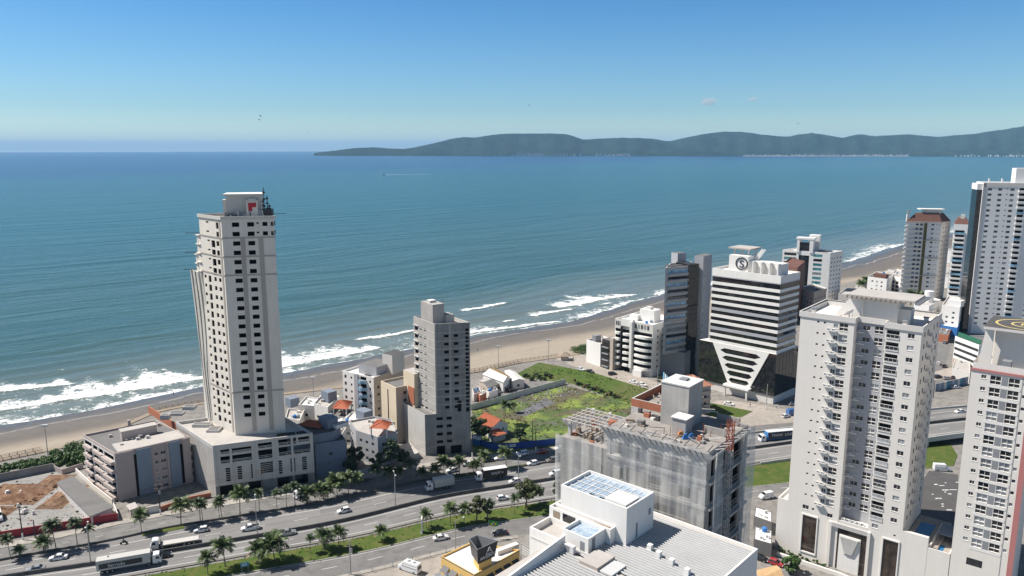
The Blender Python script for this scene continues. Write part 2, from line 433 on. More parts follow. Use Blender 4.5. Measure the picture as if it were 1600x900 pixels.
# scattered small whitecaps
wc = noise(nt, scaled(nt, uv, .035, .13, 1), 1.0, 4, 0.6)
cap = math_(nt, 'MULTIPLY', mapr(nt, wc, 0.735, 0.78), math_(nt, 'MULTIPLY', mapr(nt, V, 20, 60), mapr(nt, V, 600, 250)))
fm = math_(nt, 'MAXIMUM', fm, math_(nt, 'MULTIPLY', cap, 0.8))
c = mixc(nt, mapr(nt, FO, 0.1, 0.9, 0, 0.35), c, (0.20, 0.27, 0.25))
c = mixc(nt, fm, c, (0.83, 0.84, 0.83))
nt.links.new(c, b.inputs['Base Color'])
nt.links.new(mapr(nt, fm, 0, 1, 0.22, 0.85), b.inputs['Roughness'])
b.inputs['IOR'].default_value = 1.33; b.inputs['Specular IOR Level'].default_value = 0.24
w1 = noise(nt, scaled(nt, uv, .020, .085, 1), 1.0, 4, 0.62, 0.6)
w2 = noise(nt, scaled(nt, uv, .10, .33, 1), 1.0, 3, 0.6)
w0 = noise(nt, scaled(nt, uv, .0035, .026, 1), 1.0, 3, 0.55, 0.4)
hh = math_(nt, 'ADD', math_(nt, 'MULTIPLY', w1, 2.2), math_(nt, 'MULTIPLY_ADD', w2, 0.55, math_(nt, 'MULTIPLY', w0, 7.0)))
hh = math_(nt, 'ADD', hh, math_(nt, 'MULTIPLY', fm, 0.25))
bump(nt, b, hh, 0.55, 1.0)
MATS['sea'] = m
# one surface: the fine surf grid, continued seaward by ever longer rows, and by wide columns up and down the coast
big_s = np.concatenate([[-45000, -26000, -12000, -6000, -3000, -1500, -700], ss, [1800, 2400, 3200, 4500, 7000, 12000, 26000, 45000]])
big_v = np.concatenate([vv, [160, 220, 320, 480, 700, 1000, 1500, 2200, 3000, 4000, 5500, 8000, 12000, 16000, 21000, 27000, 34000]])
nS, nV, pre = len(big_s), len(big_v), 7
dwb = np.array([d_water(s) for s in big_s])
rows, uvs, att = [], [], []
for i, v in enumerate(big_v):
    r, q, a = [], [], []
    for j, s in enumerate(big_s):
        inn = i < len(vv) and pre <= j < pre+len(ss)
        d = v+dwb[j]
        x, y = XY(s, d)
        r.append((x, y, float(Z_[i, j-pre]) if inn else (SEA_Z-max(0.0, v-12000)**2/1.48e7 if v > -1.5 else SEA_Z-0.6))); q.append((s, v)); a.append(float(foam[i, j-pre]) if inn else 0.0)
    rows.append(r[::-1]); uvs.append(q[::-1]); att.append(a[::-1])
tag(sheet('sea', m, rows, uvs, att), kind='structure')

# ---------------------------------------------------------------- beach
m, nt, b = new_mat('beach_sand')
uv = nt.nodes.new('ShaderNodeUVMap').outputs[0]
sp = nt.nodes.new('ShaderNodeSeparateXYZ'); nt.links.new(uv, sp.inputs[0]); V = sp.outputs[1]   # metres above the waterline
p = wpos(nt)
wn = noise(nt, scaled(nt, uv, .02, .05, 1), 1.0, 3)
vw = math_(nt, 'ADD', V, math_(nt, 'MULTIPLY_ADD', wn, 16, -8))
c = mixc(nt, mapr(nt, vw, 0, 14, smooth=True), (0.085, 0.083, 0.082), (0.130, 0.118, 0.108))
c = mixc(nt, mapr(nt, vw, 20, 33, smooth=True), c, (0.36, 0.305, 0.240))
n2 = noise(nt, p, 0.35, 5, 0.65)
c = mixc(nt, mapr(nt, n2, 0.35, 0.7, 0, 0.35), c, (0.22, 0.185, 0.15))
trk = noise(nt, scaled(nt, uv, .012, .55, 1), 1.0, 3)
c = mixc(nt, mapr(nt, trk, 0.56, 0.66, 0, 0.22), c, (0.22, 0.18, 0.15))
# old tide lines
tl = math_(nt, 'ABSOLUTE', math_(nt, 'SUBTRACT', math_(nt, 'ADD', V, math_(nt, 'MULTIPLY_ADD', noise(nt, scaled(nt, uv, .012, 0, 1), 1.0, 4), 22, -11)), 9.5))
c = mixc(nt, math_(nt, 'MULTIPLY', mapr(nt, tl, 0.0, 0.7, 0.5, 0), mapr(nt, n2, 0.35, 0.5)), c, (0.6, 0.58, 0.55))
nt.links.new(c, b.inputs['Base Color'])
nt.links.new(mapr(nt, vw, 2, 20, 0.28, 0.95), b.inputs['Roughness']); b.inputs['Specular IOR Level'].default_value = 0.35
bump(nt, b, n2, 0.35, 0.2)
bs = np.concatenate([np.arange(-1500, -240, 60), np.arange(-240, 900, 6), np.arange(900, 8000, 100)])
rows, uvs = [], []
for t in np.linspace(0, 1, 14):
    r, q = [], []
    for s in bs:
        dp, dw = d_prom(s)-2, d_water(s)+14
        d = dp+(dw-dp)*t; x, y = XY(s, d); up = d_water(s)-d
        z = -0.05-1.47*(1-min(1, max(0, up/max(5, d_water(s)-dp))))**0.9 if up > 0 else SEA_Z-0.02+up*0.05
        r.append((x, y, z)); q.append((s, up*float(np.interp(s, [-300, 60, 130, 240, 420, 600, 3000], [.95, .95, .62, .80, .75, .48, .48]))))
    rows.append(r[::-1]); uvs.append(q[::-1])
tag(sheet('beach', m, rows, uvs), kind='structure')

# ---------------------------------------------------------------- land
def ground_mat(name, c1, c2, c3, s1=0.05, s2=0.6, rough=0.95, t=(0.4, 0.6), bmp=0.2):
    m, nt, b = new_mat(name); MATS[name] = m
    p = wpos(nt)
    n1, n2, n3 = noise(nt, p, s1, 4, 0.6), noise(nt, p, s2, 4, 0.65), noise(nt, p, 4.0, 2)
    c = mixc(nt, mapr(nt, n1, t[0], t[1]), c1, c2)
    c = mixc(nt, mapr(nt, n2, 0.45, 0.68), c, c3)
    c = mixc(nt, mapr(nt, n3, 0.3, 0.7, 0.0, 0.22), c, tuple(x*0.55 for x in c1))
    nt.links.new(c, b.inputs['Base Color']); b.inputs['Roughness'].default_value = rough; b.inputs['Specular IOR Level'].default_value = 0.2
    if bmp: bump(nt, b, n2, bmp, 0.3)
    return m
ground_mat('city_ground', (0.24, 0.225, 0.205), (0.30, 0.28, 0.255), (0.17, 0.16, 0.15), 0.04, 0.4)
ground_mat('asphalt', (0.160, 0.158, 0.157), (0.205, 0.202, 0.199), (0.120, 0.119, 0.119), 0.03, 0.25, 0.85, bmp=0.0)
ground_mat('asphalt_old', (0.19, 0.184, 0.178), (0.225, 0.218, 0.21), (0.15, 0.146, 0.142), 0.04, 0.3, 0.9, bmp=0.0)
ground_mat('paving', (0.36, 0.32, 0.28), (0.42, 0.375, 0.33), (0.29, 0.26, 0.23), 0.06, 0.5, 0.9, bmp=0.0)
ground_mat('sidewalk', (0.38, 0.35, 0.31), (0.43, 0.40, 0.36), (0.28, 0.26, 0.235), 0.08, 0.6, 0.9, bmp=0.0)
ground_mat('turf', (0.085, 0.125, 0.022), (0.060, 0.100, 0.020), (0.135, 0.135, 0.045), 0.06, 0.35, t=(0.35, 0.65), bmp=0.6)
ground_mat('turf_dry', (0.080, 0.128, 0.026), (0.140, 0.135, 0.055), (0.062, 0.100, 0.020), 0.045, 0.3, t=(.45,.65), bmp=0.6)
ground_mat('gravel', (0.30, 0.29, 0.275), (0.35, 0.34, 0.325), (0.22, 0.21, 0.20), 0.07, 0.6, bmp=0.3)
ground_mat('red_earth', (0.19, 0.095, 0.055), (0.14, 0.085, 0.055), (0.30, 0.20, 0.13), 0.09, 0.5, bmp=0.8)
ground_mat('kerb', (0.40, 0.385, 0.36), (0.45, 0.43, 0.40), (0.30, 0.29, 0.27), 0.1, 0.7, bmp=0.0)
ground_mat('barrier_conc', (0.10, 0.097, 0.093), (0.14, 0.135, 0.13), (0.07, 0.068, 0.065), 0.05, 0.7, bmp=0.0)
ground_mat('tarp', (0.15, 0.15, 0.16), (0.19, 0.19, 0.20), (0.10, 0.10, 0.11), 0.07, 0.5, bmp=0.3)
# the wet overgrown lot: algae-green pools, brown weeds, bare grey soil
m, nt, b = new_mat('wet_lot'); MATS['wet_lot'] = m
p = wpos(nt)
n1, n2, n3 = noise(nt, p, 0.055, 4, 0.6, 0.8), noise(nt, p, 0.085, 4, 0.65), noise(nt, p, 0.9, 4, 0.7)
n4 = noise(nt, p, 0.30, 5, 0.7)
c = mixc(nt, mapr(nt, n1, 0.42, 0.56), (0.115, 0.092, 0.052), (0.078, 0.135, 0.028))
f_ = math_(nt, 'ADD', math_(nt, 'MULTIPLY', n2, 0.7), math_(nt, 'MULTIPLY', n4, 0.3))
c = mixc(nt, mapr(nt, f_, 0.49, 0.58, 0, 0.9), c, (0.25, 0.33, 0.055))
c = mixc(nt, mapr(nt, f_, 0.44, 0.37), c, (0.135, 0.125, 0.115))
c = mixc(nt, mapr(nt, n4, 0.48, 0.66, 0, 0.7), c, (0.065, 0.065, 0.03))
c = mixc(nt, mapr(nt, n3, 0.45, 0.7, 0, 0.5), c, (0.05, 0.05, 0.02))
nt.links.new(c, b.inputs['Base Color']); b.inputs['Roughness'].default_value = 0.9; bump(nt, b, n3, 0.6, 0.4)

gs = np.concatenate([[-26000, -8000, -2500, -900], np.arange(-400, 900, 20), [1200, 2000, 3500, 6000, 9000, 26000]])
rows = []
for k in (0, 1, 2, 3, 4):
    rows.append([(*XY(s, (d_prom(s), 60, -400, -3000, -24000)[k]), 0.0) for s in gs][::-1])
tag(sheet('ground', MATS['city_ground'], rows[::-1], smooth=False), kind='structure')

def slab(name, pts, m, z=0.02, px=True, h=None):
    """a flat sheet (pixel or plan polygon); with h it is a raised slab with kerb sides"""
    P = [G(*q) for q in pts] if px else pts
    a = sum(P[i][0]*P[(i+1) % len(P)][1]-P[(i+1) % len(P)][0]*P[i][1] for i in range(len(P)))
    if a < 0: P = P[::-1]
    mb = MB()
    if h: mb.prism(P, -0.05, h, 'kerb', m)
    else: mb.poly([(x, y, z) for x, y in P], m)
    return struct(name, mb)

# ---------------------------------------------------------------- highway and frontage roads
MED = [(-330, 122), (-250, 142), (-185, 160)]+[G(*q) for q in ((-80, 917), (38, 898.5), (141, 883.5), (232, 868), (380, 843), (536, 815), (687, 778.5), (797, 760.5), (880, 747))]
MED = [(*q, 0.0) for q in MED]+[(52, 251.5, 0), (90, 263.5, 0.3), (125, 271.5, 1.8), (161, 280.5, 3.2), (200, 289, 3.4), (260, 300, 2.0), (340, 312, 0.3), (480, 330, 0)]
MED = line_pts(MED, 4.0)
o_nline = tab([-135, -123, -80, -40, 0, 300], [6.3, 7.7, 11.2, 10.7, 9.6, 9.6])
o_nkerb = tab([-135, -121, -107, -92, -60, -30, 0, 300], [9.4, 10.7, 12, 14.3, 14.3, 13.6, 13, 12.5])
o_fn = tab([-139, -126, -105, -80, -24, 0, 20, 60, 300], [17.4, 17.6, 22, 23.7, 24.9, 23.5, 22.5, 21.5, 21])
o_rail = tab([-130, -60, -29, -15, 12, 85, 300], [-10.4, -10.6, -12.3, -13, -14, -12.4, -12.2])
o_gs = tab([-130, -66, -28, 5, 80, 120, 160], [-17.5, -18.5, -20.6, -22.5, -28, -30, -24])
o_ss = tab([-130, -48, -15, 80, 120], [-28, -28.5, -30.3, -33.5, -36])
def part_of(line, x0, x1): return [p for p in line if x0 <= p.x <= x1]
def flatz(line): return [Vector((p.x, p.y, 0)) for p in line]
m, nt, b = new_mat('highway_asphalt')
uv = nt.nodes.new('ShaderNodeUVMap').outputs[0]; p = wpos(nt)
n1 = noise(nt, p, .035, 4, .6); n2 = noise(nt, p, .5, 4, .65); n3 = noise(nt, scaled(nt, uv, .010, .75, 1), 1.0, 4, .6); n5 = noise(nt, scaled(nt, uv, .03, 2.2, 1), 1.0, 3)
c = mixc(nt, mapr(nt, n1, .4, .6), (.215, .208, .202), (.250, .243, .236))
c = mixc(nt, mapr(nt, n3, .42, .66, 0, .7), c, (.155, .151, .149)); c = mixc(nt, mapr(nt, n5, .55, .72, 0, .4), c, (.13, .127, .125))
fl_ = nt.nodes.new('ShaderNodeVectorMath'); fl_.operation = 'FLOOR'; nt.links.new(scaled(nt, uv, 1/17, 1/3.7, 1), fl_.inputs[0])
wn_ = nt.nodes.new('ShaderNodeTexWhiteNoise'); nt.links.new(fl_.outputs[0], wn_.inputs['Vector'])
c = mixc(nt, mapr(nt, wn_.outputs['Value'], .80, .81, 0, .30), c, (.29, .282, .275)); c = mixc(nt, mapr(nt, wn_.outputs['Value'], .12, .11, 0, .35), c, (.14, .138, .136))
c = mixc(nt, mapr(nt, n2, .4, .7, 0, .3), c, (.17, .166, .163))
nt.links.new(c, b.inputs['Base Color']); b.inputs['Roughness'].default_value = .85; b.inputs['Specular IOR Level'].default_value = .25
rows, uvs = [], []
for t_ in np.linspace(0, 1, 9):
    r_, q_ = [], []; acc_ = 0
    for k_, pt in enumerate(MED):
        if k_: acc_ += (pt-MED[k_-1]).length
        d_ = MED[min(k_+1, len(MED)-1)]-MED[max(k_-1, 0)]; d_.z = 0; d_.normalize(); o_ = o_rail(pt.x)+(o_nkerb(pt.x)-o_rail(pt.x))*t_
        r_.append((pt.x-d_.y*o_, pt.y+d_.x*o_, pt.z+.02)); q_.append((acc_, o_))
    rows.append(r_); uvs.append(q_)
tag(sheet('highway', m, rows, uvs), kind='structure')
# deck edge and retaining sides where the highway climbs onto the underpass bridge
mb = MB()
for fo, sgn in ((lambda x: o_rail(x)-0.02, -1), (lambda x: o_nkerb(x)+0.02, 1)):
    A = part_of(offset(MED, fo), 84, 260)
    for a, c2 in zip(A, A[1:]):
        n = Vector((-(c2-a).y, (c2-a).x, 0)).normalized()*0.35*sgn
        gap = 150 < a.x < 190
        for z0, z1 in ((-0.2 if not gap else -1.1, 0.75),):
            lo0, lo1 = (0 if not gap else a.z-1.1), (0 if not gap else c2.z-1.1)
            pts = [(a.x, a.y, lo0), (c2.x, c2.y, lo1), (c2.x+n.x, c2.y+n.y, lo1), (a.x+n.x, a.y+n.y, lo0),
                   (a.x, a.y, a.z+0.75), (c2.x, c2.y, c2.z+0.75), (c2.x+n.x, c2.y+n.y, c2.z+0.75), (a.x+n.x, a.y+n.y, a.z+0.75)]
            if sgn < 0: pts = [pts[3], pts[2], pts[1], pts[0], pts[7], pts[6], pts[5], pts[4]]
            mb.hexa(pts, 'concrete_pale')
A, B2 = part_of(offset(MED, o_rail), 148, 192), part_of(offset(MED, o_nkerb), 148, 192)
ribbon(mb, B2, A, 'concrete_dark', -1.05)
t = mb.build('bridge_parapet'); tag(t, 'pale concrete edge of the highway bridge over the underpass', 'bridge')
# frontage road (north) and service road (south)
fr = MB(); A = part_of(MED, -330, 330)
ribbon(fr, flatz(offset(A, lambda x: o_nkerb(x)+1.0)), flatz(offset(A, o_fn)), 'asphalt_old', 0.015)
struct('frontage_road', fr)
sv = MB(); A = part_of(MED, -330, 128)
ribbon(sv, flatz(offset(A, o_ss)), flatz(offset(A, o_gs)), 'asphalt_old', 0.015)
struct('service_road', sv)
vg = MB()
ribbon(vg, flatz(offset(A, lambda x: o_gs(x)+0.25)), flatz(offset(A, lambda x: o_rail(x)-0.3)), 'turf', 0.13)
ribbon(vg, flatz(offset(A, o_gs)), flatz(offset(A, lambda x: o_gs(x)+0.25)), 'kerb', 0.13)
ribbon(vg, flatz(offset(A, lambda x: o_gs(x)-0.002)), flatz(offset(A, o_gs)), 'kerb', 0.0, 0.13)
struct('grass_verge', vg)
sw = MB()
Aw = part_of(MED, -330, 66)
ribbon(sw, flatz(offset(Aw, o_fn)), flatz(offset(Aw, lambda x: o_fn(x)+3.2)), 'sidewalk', 0.14)
ribbon(sw, flatz(offset(Aw, lambda x: o_fn(x)-0.01)), flatz(offset(Aw, o_fn)), 'kerb', 0.0, 0.14)
As = part_of(MED, -330, -8)
ribbon(sw, flatz(offset(As, lambda x: o_ss(x)-1.6)), flatz(offset(As, o_ss)), 'sidewalk', 0.14)
struct('sidewalk', sw)
# painted lines
ln = MB()
def solid(o, x0, x1, w=0.22, z=0.028):
    A = part_of(offset(MED, lambda x: (o(x) if callable(o) else o)-w/2), x0, x1); B = part_of(offset(MED, lambda x: (o(x) if callable(o) else o)+w/2), x0, x1)
    ribbon(ln, A, B, 'white_line', z)
def dashed(o, x0, x1, d=4.0, gap=8.0, w=0.18, z=0.028, zz=False):
    L = part_of(offset(MED, o), x0, x1)
    if zz: L = flatz(L)
    acc, on = 0.0, []
    for a, c2 in zip(L, L[1:]):
        seg = (c2-a).length; t0 = 0
        while t0 < seg:
            ph = (acc+t0) % (d+gap)
            step = min((d-ph) if ph < d else (d+gap-ph), seg-t0)
            if ph < d:
                u = (c2-a)/seg; n = Vector((-u.y, u.x, 0))*w/2; q0, q1 = a+u*t0, a+u*(t0+step)
                ln.quad(*[(q.x, q.y, q.z+z) for q in (q0-n, q1-n, q1+n, q0+n)], 'white_line')
            t0 += max(step, 1e-3)
        acc += seg
solid(o_nline, -330, 330); solid(1.5, -330, 330); solid(-1.4, -330, 330)
solid(lambda x: o_rail(x)+2.8, -330, 330)
dashed(lambda x: (o_nline(x)+1.5)/2, -330, 330); dashed(lambda x: (o_rail(x)+2.8-1.4)/2, -330, 330)
dashed(lambda x: (o_gs(x)+o_ss(x))/2, -200, 110, zz=True); solid(lambda x: o_gs(x)-0.7, -120, 0, 0.15)
dashed(lambda x: (o_fn(x)+o_nkerb(x))/2, -200, 60, 2, 6, 0.12, zz=True)
struct('road_marking', ln)
# barriers
def wall_line(name, line, w, h, m, label, cat, z=None):
    mb = MB()
    for a, c2 in zip(line, line[1:]):
        n = Vector((-(c2-a).y, (c2-a).x, 0)).normalized()*w/2
        P = [a-n, c2-n, c2+n, a+n]
        k = 0.45
        mb.hexa([(q.x, q.y, q.z) for q in P]+[(q.x*1, q.y*1, q.z+h) for q in (a-n*k, c2-n*k, c2+n*k, a+n*k)], m)
    return tag(mb.build(name), label, cat)
wall_line('median_barrier', MED[:len(part_of(MED, -400, 300))], 0.85, 1.0, 'barrier_conc', 'dark concrete median barrier running down the middle of the highway', 'barrier')
wall_line('kerb_barrier', part_of(offset(MED, lambda x: o_nkerb(x)+0.5), -330, 60), 0.9, 0.55, 'barrier_conc', 'low dark kerb wall between the highway and the palm-lined frontage road', 'barrier')
gr = MB(); A = part_of(offset(MED, o_rail), -330, 110); acc = 0
for a, c2 in zip(A, A[1:]):
    gr.bar(a+Vector((0, 0, .62)), c2+Vector((0, 0, .62)), 0.10, 'rust_red' if False else 'wood', 0.34)
root = thing('guard_rail', 'weathered brown guard rail along the edge of the grass verge', 'guard rail', tuple(A[len(A)//2]))
gr.build('rail', root)
for q in A[::1]:
    mb = MB(); mb.box(q.x-.07, q.y-.07, 0, q.x+.07, q.y+.07, .75, 'wood'); 
    if -110 < q.x < 90: mb.build('post', root)
# ---------------------------------------------------------------- lots
slab('gravel_lot', [(-120, 770), (-60, 752), (88, 736), (176, 812), (0, 838), (-120, 852)], 'gravel', 0.008)
slab('grass_field', [(796, 590), (842, 566), (905, 578), (1040, 604), (1108, 622), (1090, 640), (1000, 634), (955, 622), (892, 599), (830, 592)], 'turf_dry', 0.012)
slab('wet_lot', [(738, 640), (884, 602), (955, 622), (1040, 640), (1000, 690), (880, 702), (738, 712)], 'wet_lot', 0.010)
slab('plastic_sheeting', [(803, 648), (853, 622), (868, 629), (822, 650)], 'tarp', 0.03)
slab('plastic_sheeting', [(875, 655), (905, 648), (985, 652), (960, 676), (900, 676)], 'tarp', 0.03)
slab('plaza', [(1090, 640), (1120, 625), (1160, 628), (1260, 645), (1260, 668), (1120, 668)], 'paving', 0.014)
slab('beach_street', [(868, 560), (905, 552), (1050, 606), (1035, 615), (900, 574)], 'paving', 0.014)
slab('grass_triangle', [(1085, 634), (1112, 630), (1176, 643), (1158, 652), (1085, 652)], 'turf', h=0.12)
slab('house_street', [(736, 638), (738, 627), (830, 596), (850, 594), (856, 600)], 'asphalt_old', 0.016)
slab('parking_yard', [(560, 900), (640, 866), (700, 852), (740, 880), (720, 960), (520, 960)], 'paving', 0.012)
# ================================================================ far hills across the bay
m, nt, b = new_mat('hill_forest'); MATS['hill_forest'] = m
p = wpos(nt)
n1, n2 = noise(nt, p, 0.0022, 5, 0.65), noise(nt, p, 0.012, 4, 0.7)
c = mixc(nt, mapr(nt, n1, 0.35, 0.65), (0.010, 0.026, 0.016), (0.034, 0.055, 0.040))
c = mixc(nt, mapr(nt, n2, 0.40, 0.70, 0, .8), c, (0.006, 0.015, 0.010))
nt.links.new(c, b.inputs['Base Color']); b.inputs['Roughness'].default_value = 1; b.inputs['Specular IOR Level'].default_value = 0.0
bump(nt, b, n2, 1.0, 30)
HZ = 232.0
def ridge(name, sky, D0, D1, peak, seed, extra=0, step=3.0, wob=1.0):
    """a real range of hills: shore at distance D0, crest near D0+peak*(D1-D0)"""
    xs = np.arange(sky[0][0], sky[-1][0]+.1, step)
    ys = np.interp(xs, [q[0] for q in sky], [q[1] for q in sky])
    kk_ = np.hanning(9); kk_ /= kk_.sum(); ys = np.convolve(np.pad(ys, 4, mode='edge'), kk_, 'valid')
    rs = np.random.RandomState(seed)
    ph = rs.rand(40)*6.28
    rows = []
    nrow = 16
    for k in range(nrow+1):
        t = peak*k/9 if k <= 9 else peak+(1-peak)*(k-9)/(nrow-9); r = []
        for x, y in zip(xs, ys):
            dc = D0+(D1-D0)*peak
            top = CAM_H+dc*(HZ-y)/FPX
            d = D0+(D1-D0)*t
            f = (math.sin(min(1, t/peak)*math.pi/2)**1.15) if t < peak else max(0.0, 1-((t-peak)/(1-peak))**1.5*0.8)
            w = sum(math.sin(x*kk+ph[i]+t*q) * a for i, (kk, q, a) in enumerate(((.021, 3, .20), (.053, 7, .12), (.11, 10, .06), (.29, 15, .03), (.7, 23, .02))))
            z = top*f*(1+w*wob*math.sin(min(1, t/peak)*math.pi)*(1-min(1, t/peak)**3)) - (2.6 if t == 0 or t == 1 else 0)
            if k == 9: z = top
            z += (0 if t in (0, 1) or k == 9 else (rs.rand()-.5)*7*f*(1 if t > peak else 1-(t/peak)**4))+(0 if k != 9 else (rs.rand()-.5)*5)
            dd = d*(1+0.010*math.sin(x*.06+ph[9])+0.006*math.sin(x*.19+ph[10])) if t < peak else d
            r.append(((x-800)/FPX*dd*1.017, dd, max(z, -2.6)))
        rows.append(r)
    o = sheet(name, MATS['hill_forest'], rows)
    return tag(o, kind='structure')
SKY = [(500, 240), (508, 237.5), (530, 235.5), (560, 231.5), (592, 230), (618, 232.5), (640, 232.8), (665, 228), (690, 222), (712, 216.5), (730, 214.5), (742, 216), (765, 212), (790, 209.5), (850, 209.5), (880, 210.5), (893, 214), (906, 219), (935, 217), (985, 216.5), (1012, 217), (1036, 221.5), (1060, 216), (1090, 210), (1118, 206.5), (1150, 207), (1185, 212.5), (1215, 215), (1240, 211.5), (1262, 209.5), (1282, 213), (1298, 216.5), (1314, 212), (1325, 210), (1345, 213.5), (1395, 210.5), (1440, 214.5), (1490, 211), (1530, 205), (1570, 199), (1590, 197.5), (1640, 196), (1760, 190), (1900, 205)]
ridge('hills', SKY, 11500, 16500, 0.42, 4)
ridge('headland', [(985, 243), (1010, 239.5), (1045, 236), (1085, 235.5), (1120, 238), (1150, 243)], 10900, 12100, 0.5, 8)
ridge('headland', [(1405, 243.5), (1425, 240), (1450, 236.5), (1490, 234), (1540, 235), (1600, 233), (1700, 230)], 10700, 12300, 0.5, 12)
paint('far_white', (0.50, 0.48, 0.46), 0.25, streak=0.0, patch=0.01)
flat('far_sand', (0.42, 0.37, 0.31), 0.95)
def far(px, py, D): return ((px-800)/FPX*D*1.017, D, CAM_H+D*(HZ-py)/FPX)
tw = MB()
rs = np.random.RandomState(5)
for k in range(170):
    px = rs.uniform(1150, 1400); D = 11180+abs(rs.normal(0, 110)); x, y, _ = far(px, 240, D)
    h = rs.choice([7, 9, 12, 18]) ; w = rs.uniform(10, 30); tw.box(x-w/2, y-8, 0, x+w/2, y+8, h+(D-11180)*.05, 'far_white')
for k in range(110):
    px = rs.choice([rs.uniform(770, 905), rs.uniform(800, 850), rs.uniform(925, 980)]); D = rs.uniform(11200, 11520); x, y, _ = far(px, 240, D)
    w = rs.uniform(9, 24); tw.box(x-w/2, y-8, 0, x+w/2, y+8, 9+(D-11200)*.10, 'far_white')
for k in range(40):
    px = rs.uniform(1470, 1600); D = rs.uniform(10450, 10600); x, y, _ = far(px, 240, D)
    w = rs.uniform(12, 30); tw.box(x-w/2, y-8, -1, x+w/2, y+8, rs.uniform(8, 26), 'far_white')
tag(tw.build('far_town'), kind='stuff')
mb = MB()
for a in range(1150, 1400, 5):
    p0, p1 = far(a, 240, 11120), far(a+5, 240, 11120)
    mb.quad((p0[0], p0[1]-60, -1.45), (p1[0], p1[1]-60, -1.45), (p1[0], p1[1]+30, 2), (p0[0], p0[1]+30, 2), 'far_sand')
struct('far_beach', mb)
mb = MB(); x, y, _ = far(1594, 240, 10450)
mb.box(x-28, y-20, -2, x+20, y+20, 118, 'far_white'); mb.box(x-12, y-10, 118, x+8, y+10, 132, 'far_white')
tag(mb.build('tower_block'), 'pale lone tower block on the far shore under the hills', 'building')

# ---------------------------------------------------------------- small cloud over the hills
m, nt, b = new_mat('cloud_vapour'); MATS['cloud_vapour'] = m
nt.nodes.remove(b); out = nt.nodes['Material Output']
pv = nt.nodes.new('ShaderNodeVolumePrincipled'); pv.inputs['Color'].default_value = (.93, .97, 1, 1); pv.inputs['Anisotropy'].default_value = 0.3
p = nt.nodes.new('ShaderNodeTexCoord').outputs['Object']
ln_ = nt.nodes.new('ShaderNodeVectorMath'); ln_.operation = 'LENGTH'; nt.links.new(p, ln_.inputs[0])
fall = mapr(nt, ln_.outputs['Value'], 0.35, 1.0, 1.0, 0.0, True)
nn = noise(nt, p, 2.2, 6, 0.7)
dn = math_(nt, 'MULTIPLY', mapr(nt, math_(nt, 'ADD', nn, math_(nt, 'MULTIPLY', fall, 0.42)), 0.70, 1.0), 0.009)
nt.links.new(dn, pv.inputs['Density']); nt.links.new(pv.outputs[0], out.inputs['Volume'])
def cloud(px, py, w, h, D):
    me = bpy.data.meshes.new('cloud'); import bmesh
    bm = bmesh.new(); bmesh.ops.create_icosphere(bm, subdivisions=3, radius=1.0); bm.to_mesh(me); bm.free(); me.materials.append(m)
    o = bpy.data.objects.new('cloud', me); COL.objects.link(o)
    o.location = far(px, py, D); s = D/FPX; o.scale = (w*s, w*s*0.8, h*s); tag(o, kind='structure'); return o
cloud(1094, 161.5, 19, 10, 14500)
cloud(1583, 154, 22, 7, 15500); cloud(1160, 158, 13, 6, 15000)

# ---------------------------------------------------------------- air
m, nt, b = new_mat('haze_air'); nt.nodes.remove(b); out = nt.nodes['Material Output']
pv = nt.nodes.new('ShaderNodeVolumePrincipled'); pv.inputs['Color'].default_value = (0.41, 0.69, 0.98, 1); pv.inputs['Density'].default_value = 0.000030
pv.inputs['Anisotropy'].default_value = 0.0
nt.links.new(pv.outputs[0], out.inputs['Volume']); MATS['haze_air'] = m
mb = MB(); mb.box(-64000, -26000, -65.0, 64000, 66000, 560, 'haze_air'); o = mb.build('haze'); tag(o, kind='stuff')

# ---------------------------------------------------------------- speedboat with wake, birds
x, y = G(600, 273, SEA_Z)
bt = thing('speedboat', 'white speedboat crossing the bay with a long wake behind it', 'boat', (x, y, SEA_Z))
mb = MB(); L, Wd = 15, 4.6
prof = [(-.5, 1), (.1, 1), (.35, .7), (.5, .02)]
lo = [(x-q*L, y+w*Wd/2*.7, SEA_Z-.2) for q, w in prof]+[(x-q*L, y-w*Wd/2*.7, SEA_Z-.2) for q, w in prof[::-1]]
hi = [(x-q*L*1.06, y+w*Wd/2, SEA_Z+2.0) for q, w in prof]+[(x-q*L*1.06, y-w*Wd/2, SEA_Z+2.0) for q, w in prof[::-1]]
for i in range(8):
    j = (i+1) % 8; mb.quad(lo[i], lo[j], hi[j], hi[i], 'white')
mb.poly(hi, 'white'); mb.build('hull', bt)
mb = MB(); mb.hexa([(x-1-3, y-1.4, SEA_Z+2), (x+5-3, y-1.4, SEA_Z+2), (x+5-3, y+1.4, SEA_Z+2), (x-1-3, y+1.4, SEA_Z+2), (x+.6-3, y-1.2, SEA_Z+4), (x+4.8-3, y-1.2, SEA_Z+4), (x+4.8-3, y+1.2, SEA_Z+4), (x+.6-3, y+1.2, SEA_Z+4)], 'car_glass', 'white'); mb.build('cabin', bt)
m, nt, b = new_mat('wake_foam'); MATS['wake_foam'] = m
b.inputs['Base Color'].default_value = (.8, .82, .82, 1); b.inputs['Roughness'].default_value = 1
nt.links.new(mapr(nt, noise(nt, wpos(nt), .12, 3), .42, .58), b.inputs['Alpha'])
mb = MB(); n = 14
for k in range(n):
    a, c2 = k/n, (k+1)/n
    f = lambda q: (x+8+q*185, y-4+q*120*.55)
    (x0, y0), (x1, y1) = f(a), f(c2); w0, w1 = 9*(1-a)+3, 9*(1-c2)+3
    mb.quad((x0, y0-w0, SEA_Z+.15), (x1, y1-w1, SEA_Z+.15), (x1, y1+w1, SEA_Z+.15), (x0, y0+w0, SEA_Z+.15), 'wake_foam')
w_ = mb.build('wake'); tag(w_, kind='stuff')
mb = MB()
